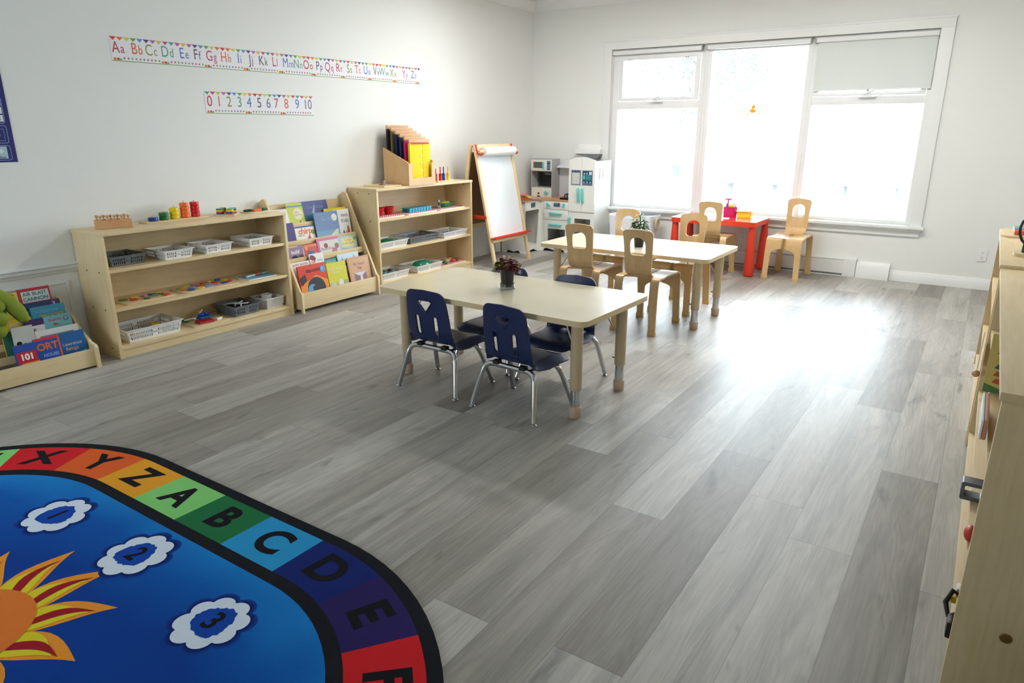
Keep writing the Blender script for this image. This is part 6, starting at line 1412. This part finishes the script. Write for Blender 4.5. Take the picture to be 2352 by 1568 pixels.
for k, (nm, c_) in enumerate(FC):
    x = 0.20 - 0.125 + 0.046 * k; dz = [0.125, 0.102, 0.076, 0.05, 0.024, 0.0][k]; y = -2.51 - 0.018 + 0.007 * k
    z0 = ZD + 0.0125 + dz; hh = 0.365; wf = 0.135; tp = (0.006 if k < 5 else 0)
    f = thing('dressing_board', ('%s cloth dressing frame, %s in the stepped wooden box' % (nm, ('rearmost', 'second from the back', 'third from the back', 'fourth from the back', 'second from the front', 'frontmost')[k])) if k < 5 else 'bright yellow buttoned dressing frame at the front of the stepped wooden box', 'dressing board', (x, y, z0), 0, 'dressing frames in the stepped box')
    m = MB(); m.bb((-0.008, -wf - 0.01, hh), (0.008, wf + 0.01, hh + 0.03), M_fb, bev=0.002); m.build('top_bar', f)
    for s_ in (-1, 1): m = MB(); m.bb((-0.007, s_ * (wf - 0.012) - 0.009, 0.0), (0.007, s_ * (wf - 0.012) + 0.009, hh), M_fb, bev=0.002); m.build('side_bar', f)
    m = MB(); mt = paint('cloth_' + nm.replace(' ', '_'), c_, 0.85, var=0.08, scale=120, bump=0.2)
    m.bb((-0.0115, -wf - 0.006, 0.012), (0.0115, 0.03, hh - 0.004), mt, bev=0.003); m.bb((-0.0115, 0.034, 0.012), (0.012, wf + 0.006, hh - 0.004), mt, bev=0.003); m.bb((0.003, 0.0, 0.012), (0.008, 0.06, hh - 0.006), mt); m.build('cloth', f)
    if k == 5:
        m = MB(); m.bb((0.003, -wf + 0.01, hh - 0.014), (0.0132, wf - 0.01, hh - 0.002), paint('red_piping', (196, 40, 50), 0.6)); m.build('red_edge', f)
        for j in range(5): m = MB(); m.tube([(0.0115, 0.012, 0.05 + 0.066 * j), (0.0155, 0.012, 0.05 + 0.066 * j)], 0.0115, paint('button_cream', (248, 238, 150), 0.35), 14); m.build('button', f)
t = thing('peg_counter', 'small wooden base with four spindle pegs right of the dressing frame box', 'counting toy', (0.22, -2.07, ZD)); m = MB(); m.prism(rrect(-0.05, -0.125, 0.05, 0.125, 0.005, 2), 0, 0.01, M_birchY); m.build('base', t)
for y, c_, nm, s0 in ((-2.165, (200, 34, 42), 'red', 'leftmost, shorter'), (-2.095, (206, 36, 50), 'red', 'second, taller'), (-2.045, (36, 74, 170), 'blue', ''), (-1.975, (240, 208, 30), 'yellow', '')):
    m = MB(); hs = 0.066; m.lathe([(0, 0), (0.016, 0), (0.0165, 0.004), (0.0165, 0.02), (0.015, 0.022), (0.0165, 0.024), (0.0165, 0.042), (0.015, 0.044), (0.0165, 0.046), (0.0165, hs), (0.006, hs + 0.003), (0.0055, 0.115 if 'short' in s0 else 0.13), (0, 0.132 if not 'short' in s0 else 0.117)], paint('peg_' + nm + str(int(-y * 100)), c_, 0.35), n=14)
    solo('spindle_peg', m, ('%s wooden spindle peg, %s of the two red ones on the peg base' % (nm, s0)) if s0 else '%s wooden spindle peg on the peg base' % nm, 'peg', (0.22, y, ZD + 0.0102), 0, 'spindle pegs on the counting base')
m = MB(); m.prism(rrect(-0.13, -0.115, 0.13, 0.115, 0.006, 2), 0, 0.012, M_birchY); m.prism(ngon(-0.02, 0.05, 0.05, 20), 0.012, 0.0125, M_slv); solo('knob_puzzle', m, 'flat wooden inset puzzle lying left of the dressing frame box', 'puzzle', (0.155, -2.84, ZD))
for x, y, lab, mt in ((0.17, -2.87, 'left', paint('knob_brown', (150, 96, 70), 0.4)), (0.12, -2.78, 'right', M_grdish)):
    m = MB(); m.lathe([(0, 0), (0.03, 0), (0.03, 0.004), (0.006, 0.005), (0.006, 0.016), (0.012, 0.024), (0.008, 0.031), (0, 0.032)], mt, n=16); solo('puzzle_knob_piece', m, 'round knobbed piece on the %s of the flat inset puzzle' % lab, 'puzzle piece', (x, y, ZD + 0.0128), 0, 'knobbed pieces of the inset puzzle')

# ------------------------------------------------------------------ plants
def leaf(mb, base, d, up, L_, w_, mt, droop=0.3):
    d = Vector(d).normalized(); s = d.cross(Vector(up)); s = s.normalized() if s.length > 1e-4 else Vector((1, 0, 0)); n = s.cross(d).normalized()
    prof = [(0, 0.08), (0.2, 0.7), (0.45, 1.0), (0.7, 0.75), (0.88, 0.35), (1.0, 0.0)]; rows = []
    for t_, k in prof:
        p = Vector(base) + d * (L_ * t_) + Vector((0, 0, -droop * L_ * t_ * t_)); rows.append([mb.bm.verts.new(p + s * (w_ * k * j) + n * (abs(j) * w_ * 0.25 * k)) for j in (-1, 0, 1)])
    im = mb.mi(mt)
    for A, B in zip(rows, rows[1:]):
        for j in (0, 1):
            f = mb.bm.faces.new((A[j], A[j + 1], B[j + 1], B[j])); f.material_index = im
M_soil = paint('potting_soil', (52, 40, 32), 0.95, var=0.3, scale=120)
LC = [paint('coleus_' + k, c, 0.5, var=0.25, scale=120) for k, c in dict(wine=(104, 32, 36), rose=(138, 40, 56), rust=(120, 68, 42), olive=(112, 86, 46), plum=(104, 66, 90)).items()]
LG = paint('coleus_green', (112, 150, 50), 0.5, var=0.2, scale=100)
t = thing('red_leaved_plant', 'bushy red-leaved plant in a black pot with clear saucer on the nearer table', 'plant', (2.578, -4.375, 0.5402))
m = MB(); m.lathe([(0, 0.012), (0.034, 0.012), (0.036, 0.03), (0.0415, 0.105), (0.044, 0.106), (0.044, 0.112), (0.040, 0.112), (0.039, 0.098), (0, 0.098)], M_black, n=30); m.build('pot', t)
m = MB(); m.lathe([(0, 0.0), (0.046, 0.0), (0.048, 0.003), (0.044, 0.007), (0.0425, 0.006), (0.0425, 0.03), (0.041, 0.03), (0.041, 0.0075), (0, 0.0075)], M_clear, n=30); m.build('saucer', t)
m = MB(); m.lathe([(0, 0.0985), (0.0388, 0.0985)], M_soil, n=24); m.build('soil', t)
m = MB(); rnd = random.Random(21)
for k in range(16):
    a = rnd.random() * 6.28; r_ = 0.012 + 0.028 * rnd.random(); m.tube([(r_ * math.cos(a), r_ * math.sin(a), 0.097), (2.0 * r_ * math.cos(a), 2.0 * r_ * math.sin(a), 0.13), (2.2 * r_ * math.cos(a), 2.2 * r_ * math.sin(a), 0.155 - r_ * 0.5)], 0.0025, LC[2], 5)
m.build('stem', t)
m = MB()
for k in range(170):
    a = rnd.random() * 6.28; e = rnd.random(); r_ = 0.055 * math.sqrt(e); z = 0.112 + 0.05 * (1 - e) + rnd.uniform(-0.014, 0.014) + 0.004
    d = (math.cos(a + rnd.uniform(-.6, .6)), math.sin(a + rnd.uniform(-.6, .6)), rnd.uniform(-0.35, 0.5) + 0.4 * (1 - e)); leaf(m, (r_ * math.cos(a), r_ * math.sin(a), z), d, (0, 0, 1), rnd.uniform(0.024, 0.04), rnd.uniform(0.012, 0.018), LG if (a > 3.6 and a < 4.6 and e > 0.4 and rnd.random() < 0.6) else rnd.choice(LC), rnd.uniform(0.1, 0.6))
m.build('foliage', t)
LGR = [paint('leaf_green_a', (44, 96, 40), 0.4, var=0.2, scale=60), paint('leaf_green_b', (70, 122, 52), 0.4, var=0.2, scale=60), paint('leaf_green_c', (34, 76, 36), 0.4, var=0.2, scale=60)]
t = thing('green_plant', 'glossy green leafy plant in a black pot on the far table', 'plant', (2.59, -2.60, 0.5402))
m = MB(); m.lathe([(0, 0), (0.034, 0), (0.044, 0.092), (0.047, 0.093), (0.047, 0.099), (0.042, 0.099), (0.040, 0.088), (0, 0.088)], M_black, n=28); m.build('pot', t)
m = MB(); m.lathe([(0, 0.0885), (0.0398, 0.0885)], M_soil, n=20); m.build('soil', t)
m = MB(); m.tube([(0, 0, 0.085), (0.004, 0.003, 0.16), (-0.002, 0.0, 0.235)], 0.004, LGR[1], 6)
for k in range(6): a = k * 1.05; m.tube([(0.012 * math.cos(a), 0.012 * math.sin(a), 0.086), (0.03 * math.cos(a), 0.03 * math.sin(a), 0.15)], 0.0025, LGR[1], 5)
m.build('stem', t)
m = MB()
for k in range(150):
    a = rnd.random() * 6.28; e = rnd.random(); z = 0.10 + 0.095 * rnd.random(); r_ = 0.048 * math.sqrt(e); leaf(m, (r_ * math.cos(a), r_ * math.sin(a), z), (math.cos(a), math.sin(a), rnd.uniform(-0.3, 0.7)), (0, 0, 1), rnd.uniform(0.028, 0.05), rnd.uniform(0.009, 0.014), rnd.choice(LGR), 0.4)
for k in range(16): a = k * 0.8; leaf(m, (0.01 * math.cos(a), 0.01 * math.sin(a), 0.185 + 0.0035 * k), (math.cos(a), math.sin(a), 0.35 + 0.03 * k), (0, 0, 1), 0.085 - 0.0028 * k, 0.0125, rnd.choice(LGR), 0.5)
m.build('foliage', t)

# ------------------------------------------------------------------ on and behind the red table
M_pink = paint('hot_pink', (206, 32, 112), 0.4)
t = thing('pencil_tub', 'hot pink ribbed tub of pens with a T-shaped handle on the red table', 'pen tub', (2.57, -0.275, 0.5372))
m = MB(); rib = []
for k in range(96):
    a = 2 * PI * k / 96; rib.append(((0.066 + 0.0018 * (k % 2)) * math.cos(a), (0.066 + 0.0018 * (k % 2)) * math.sin(a)))
m.prism(rib, 0.0, 0.004, M_pink)
m.panel(rib, [ngon(0, 0, 0.0625, 48)], 0.098, M_pink, fn=lambda u, v, q: (u * (0.94 + 0.7 * q), v * (0.94 + 0.7 * q), 0.003 + q)); m.build('tub', t)
m = MB(); m.tube([(-0.03, 0.0, 0.02), (-0.028, 0, 0.175)], 0.006, M_pink, 10); m.tube([(-0.062, 0, 0.176), (0.006, 0, 0.176)], 0.006, M_pink, 10); m.tube([(-0.06, 0.0, 0.095), (0.06, 0.0, 0.095)], 0.004, M_pink, 8); m.build('handle', t)
for k, (dx, dy, c_, nm) in enumerate(((-0.05, 0.012, (60, 110, 190), 'blue pen at the left'), (-0.043, -0.02, (80, 90, 150), 'slate pen at the front left'), (0.02, 0.02, (150, 104, 70), 'brown pencil in the middle'), (0.036, 0.0, (70, 90, 96), 'dark grey marker at the right'), (0.047, 0.016, (90, 130, 110), 'grey-green marker at the right'))):
    m = MB(); m.tube([(0, 0, 0), (0.003, 0.0, 0.12), (0.0032, 0, 0.132)], [0.0045, 0.0045, 0.001], paint('pen_%d' % k, c_, 0.4), 8); solo('pen', m, nm + ' of the pink tub', 'pen', (2.57 + dx * 0.9, -0.275 + dy, 0.5415), 0, 'pens in the pink tub')
m = MB(); m.ball((0, 0, 0.0), 0.028, paint('yellow_puff', (240, 206, 90), 0.8), sc=(1, 1, 0.7)); solo('yellow_sponge', m, 'round yellow sponge in the mouth of the pink tub', 'sponge', (2.588, -0.302, 0.645))
M_neon = paint('neon_yellow', (246, 226, 50), 0.4)
o = basket('bright yellow slotted basket at the right of the red table', (2.715, -0.25, 0.5372), 0.15, 0.10, 0.062, M_neon, 'small basket on the red table'); o.rotation_euler = (0, 0, R(4)); del o['group']
m = MB(); m.prism(rrect(-0.10, -0.07, 0.10, 0.07, 0.003, 2), 0, 0.0015, M_paper); solo('paper_sheet', m, 'white paper sheet lying on the red table behind the chair back', 'paper', (2.52, -0.47, 0.5372), R(12))
# white fabric hamper with rope handle by the window wall
M_can = paint('white_canvas', (232, 234, 240), 0.85, var=0.03, scale=60, bump=0.1); M_rope = paint('jute_rope', (206, 196, 150), 0.9, var=0.15, scale=80)
t = thing('canvas_hamper', 'white canvas hamper with rope ring handles against the wall behind the far table', 'hamper', (1.50, -0.26, 0))
m = MB()
outer = rrect(-0.26, -0.15, 0.26, 0.15, 0.04, 4); inner = rrect(-0.252, -0.142, 0.252, 0.142, 0.036, 4)
m.panel(outer, [inner], 0.46, M_can, fn=lambda u, v, q: (u * (0.9 + 0.22 * q), v * (0.9 + 0.22 * q), q + 0.03 * (abs(u) / 0.26) ** 2 * (q > 0.3)), vc=[], uc=[-0.15, 0, 0.15]); m.prism([(x * 0.9, y * 0.9) for x, y in outer], 0.0, 0.008, M_can); m.build('body', t)
for s_ in (-1, 1):
    m = MB(); m.tube([(s_ * 0.262 + s_ * 0.012, 0.055 * math.cos(R(a)), 0.40 + 0.06 * math.sin(R(a))) for a in range(0, 360, 24)], 0.009, M_rope, 8, closed=True); m.build('rope_handle', t)

# ------------------------------------------------------------------ on and in the bookcases at the right edge
ZR1, ZR2 = 0.8265, 0.8405
def wboard(label, loc, lx, ly, group=None):
    m = MB(); m.prism(rrect(-lx / 2, -ly / 2, lx / 2, ly / 2, min(lx, ly) * 0.3, 6), 0, 0.010, M_birchY); return solo('toy_board', m, label, 'board', loc, 0, group)
wboard('oblong wooden board of rainbow bars on the far right bookcase top', (4.955, -2.76, ZR2), 0.23, 0.36)
for k, (c_, nm) in enumerate((((226, 96, 72), 'coral'), ((180, 40, 50), 'dark red'), ((70, 160, 170), 'teal'), ((110, 190, 206), 'pale aqua'), ((110, 170, 80), 'green'))):
    toybox('toy_bar', '%s wooden bar lying on the rainbow bar board' % nm, (4.975, -2.86 + 0.052 * k, ZR2 + 0.0105), (0.15, 0.04, 0.024), paint('bar_%d' % k, c_, 0.35), 0.05, 'toy bar', 'bars on the rainbow board', 0.006)
t = thing('bead_loop_toy', 'black wire bead loop toy with green blocks on the right bookcase top', 'bead toy', (5.0, -3.56, ZR2)); m = MB(); m.prism(rrect(-0.11, -0.075, 0.11, 0.075, 0.05, 6), 0, 0.014, M_birchY); m.build('base', t)
m = MB(); m.tube([(-0.01 + 0.092 * math.cos(R(a)) , 0.0, 0.12 + 0.092 * math.sin(R(a))) for a in range(-110, 251, 18)], 0.0062, M_black, 10); m.build('wire_loop', t)
m = MB(); m.box((-0.058, 0.0, 0.034), (0.045, 0.05, 0.038), paint('block_dkgreen', (26, 92, 44), 0.4), bev=0.004); m.build('dark_block', t); m = MB(); m.box((-0.015, -0.02, 0.034), (0.04, 0.045, 0.038), paint('block_lime', (112, 196, 60), 0.4), bev=0.004); m.build('lime_block', t)
m = MB(); m.ball((0.03, 0, 0.10), 0.024, paint('bead_teal', (60, 160, 190), 0.35)); m.build('bead', t)
# items poking out of the shelves towards the room
M_tan = paint('tan_card', (226, 206, 120), 0.5); M_cgreen = paint('card_green', (96, 140, 84), 0.5)
m = MB(); m.bb((0, 0, 0), (0.12, 0.006, 0.20), M_tan); P = lambda u, v: (u, -0.0006, v)
for k, c_ in enumerate(((206, 96, 72), (206, 96, 72), (90, 96, 110), (222, 190, 60), (206, 96, 72), (90, 96, 110))): m.flat([(0.02, 0.035 + 0.025 * k), (0.05, 0.029 + 0.025 * k), (0.12, 0.032 + 0.025 * k), (0.12, 0.046 + 0.025 * k), (0.03, 0.05 + 0.025 * k)], bm_(c_), P)
m.flat([(0, 0), (0.12, 0), (0.12, 0.012), (0.05, 0.014), (0, 0.03)], M_cgreen, P)
solo('tool_card', m, 'yellow card printed with red and grey tools sticking out of the right bookcase', 'card', (4.838, -4.86, 0.5605), 0)
t = thing('clip_light', 'slim white and brown bar standing out from the upper shelf of the near right bookcase', 'bar', (4.842, -5.32, 0.5605)); m = MB(); m.bb((0, 0, 0), (0.012, 0.26, 0.06), paint('brown_bar', (196, 150, 120), 0.5), bev=0.006); m.build('bar', t); m = MB(); m.bb((-0.006, 0, 0), (0.0, 0.26, 0.06), M_bw, bev=0.003); m.build('white_edge', t)
t = thing('grey_handle', 'grey plastic handle loop jutting from the middle shelf of the near right bookcase', 'handle', (4.84, -5.12, 0.2755)); m = MB(); m.panel(rrect(-0.012, 0, 0.05, 0.06, 0.006, 3), [rrect(-0.002, 0.012, 0.045, 0.048, 0.004, 3)], 0.05, paint('slate_plastic', (96, 104, 112), 0.4), fn=lambda u, v, q: (u, q, v)); m.build('loop', t)
m = MB(); m.ball((0, 0, 0.022), 0.022, M_redt, sc=(0.7, 1.4, 1)); solo('toy_tomato', m, 'small red toy on the middle shelf of the near right bookcase', 'toy', (4.862, -5.38, 0.2755))
t = thing('toy_keys', 'black and white toy keys with a green tag on the right bookcase\'s bottom shelf', 'toy keys', (4.853, -5.50, 0.0705))
m = MB(); m.tube([(0.02, 0.02, 0.075), (-0.005, 0.03, 0.085), (-0.018, 0.0, 0.06), (-0.008, -0.03, 0.04), (0.015, -0.02, 0.05)], 0.007, M_black, 8, closed=True); m.build('key_ring', t)
m = MB(); m.box((0.012, 0.055, 0.075), (0.02, 0.035, 0.03), M_bw, bev=0.006); m.box((0.0, 0.03, 0.06), (0.014, 0.02, 0.02), M_yl, bev=0.004); m.build('white_key', t)
m = MB(); m.box((0.0, -0.07, 0.035), (0.02, 0.05, 0.05), M_black, bev=0.008); m.build('black_key', t); m = MB(); m.box((0.01, -0.13, 0.022), (0.016, 0.05, 0.04), paint('tag_green', (84, 170, 84), 0.4), bev=0.006); m.build('green_tag', t)
t = thing('card_with_cord', 'white card with a purple stripe and hanging wooden bead on the right bookcase', 'card', (4.836, -4.02, 0.26)); m = MB(); m.bb((-0.003, 0, 0.14), (0.0, 0.09, 0.24), M_bw); m.bb((-0.0034, 0.04, 0.145), (-0.003, 0.05, 0.235), paint('violet_ink', (96, 80, 190), 0.4)); m.build('card', t); m = MB(); m.tube([(-0.002, 0.01, 0.30), (-0.003, 0.01, 0.10)], 0.002, M_strap, 6); m.ball((-0.004, 0.01, 0.11), 0.016, M_knob); m.build('bead_cord', t)
m = MB(); m.lathe([(0, 0), (0.014, 0), (0.012, 0.003), (0.005, 0.004), (0, 0.003)], paint('brass', (150, 120, 70), 0.35, metal=1.0), n=20); o = solo('panel_bolt', m, 'round brass bolt head in the end panel of the near right bookcase', 'bolt', (4.962, -5.6905, 0.20)); o.rotation_euler = (R(90), 0, 0)
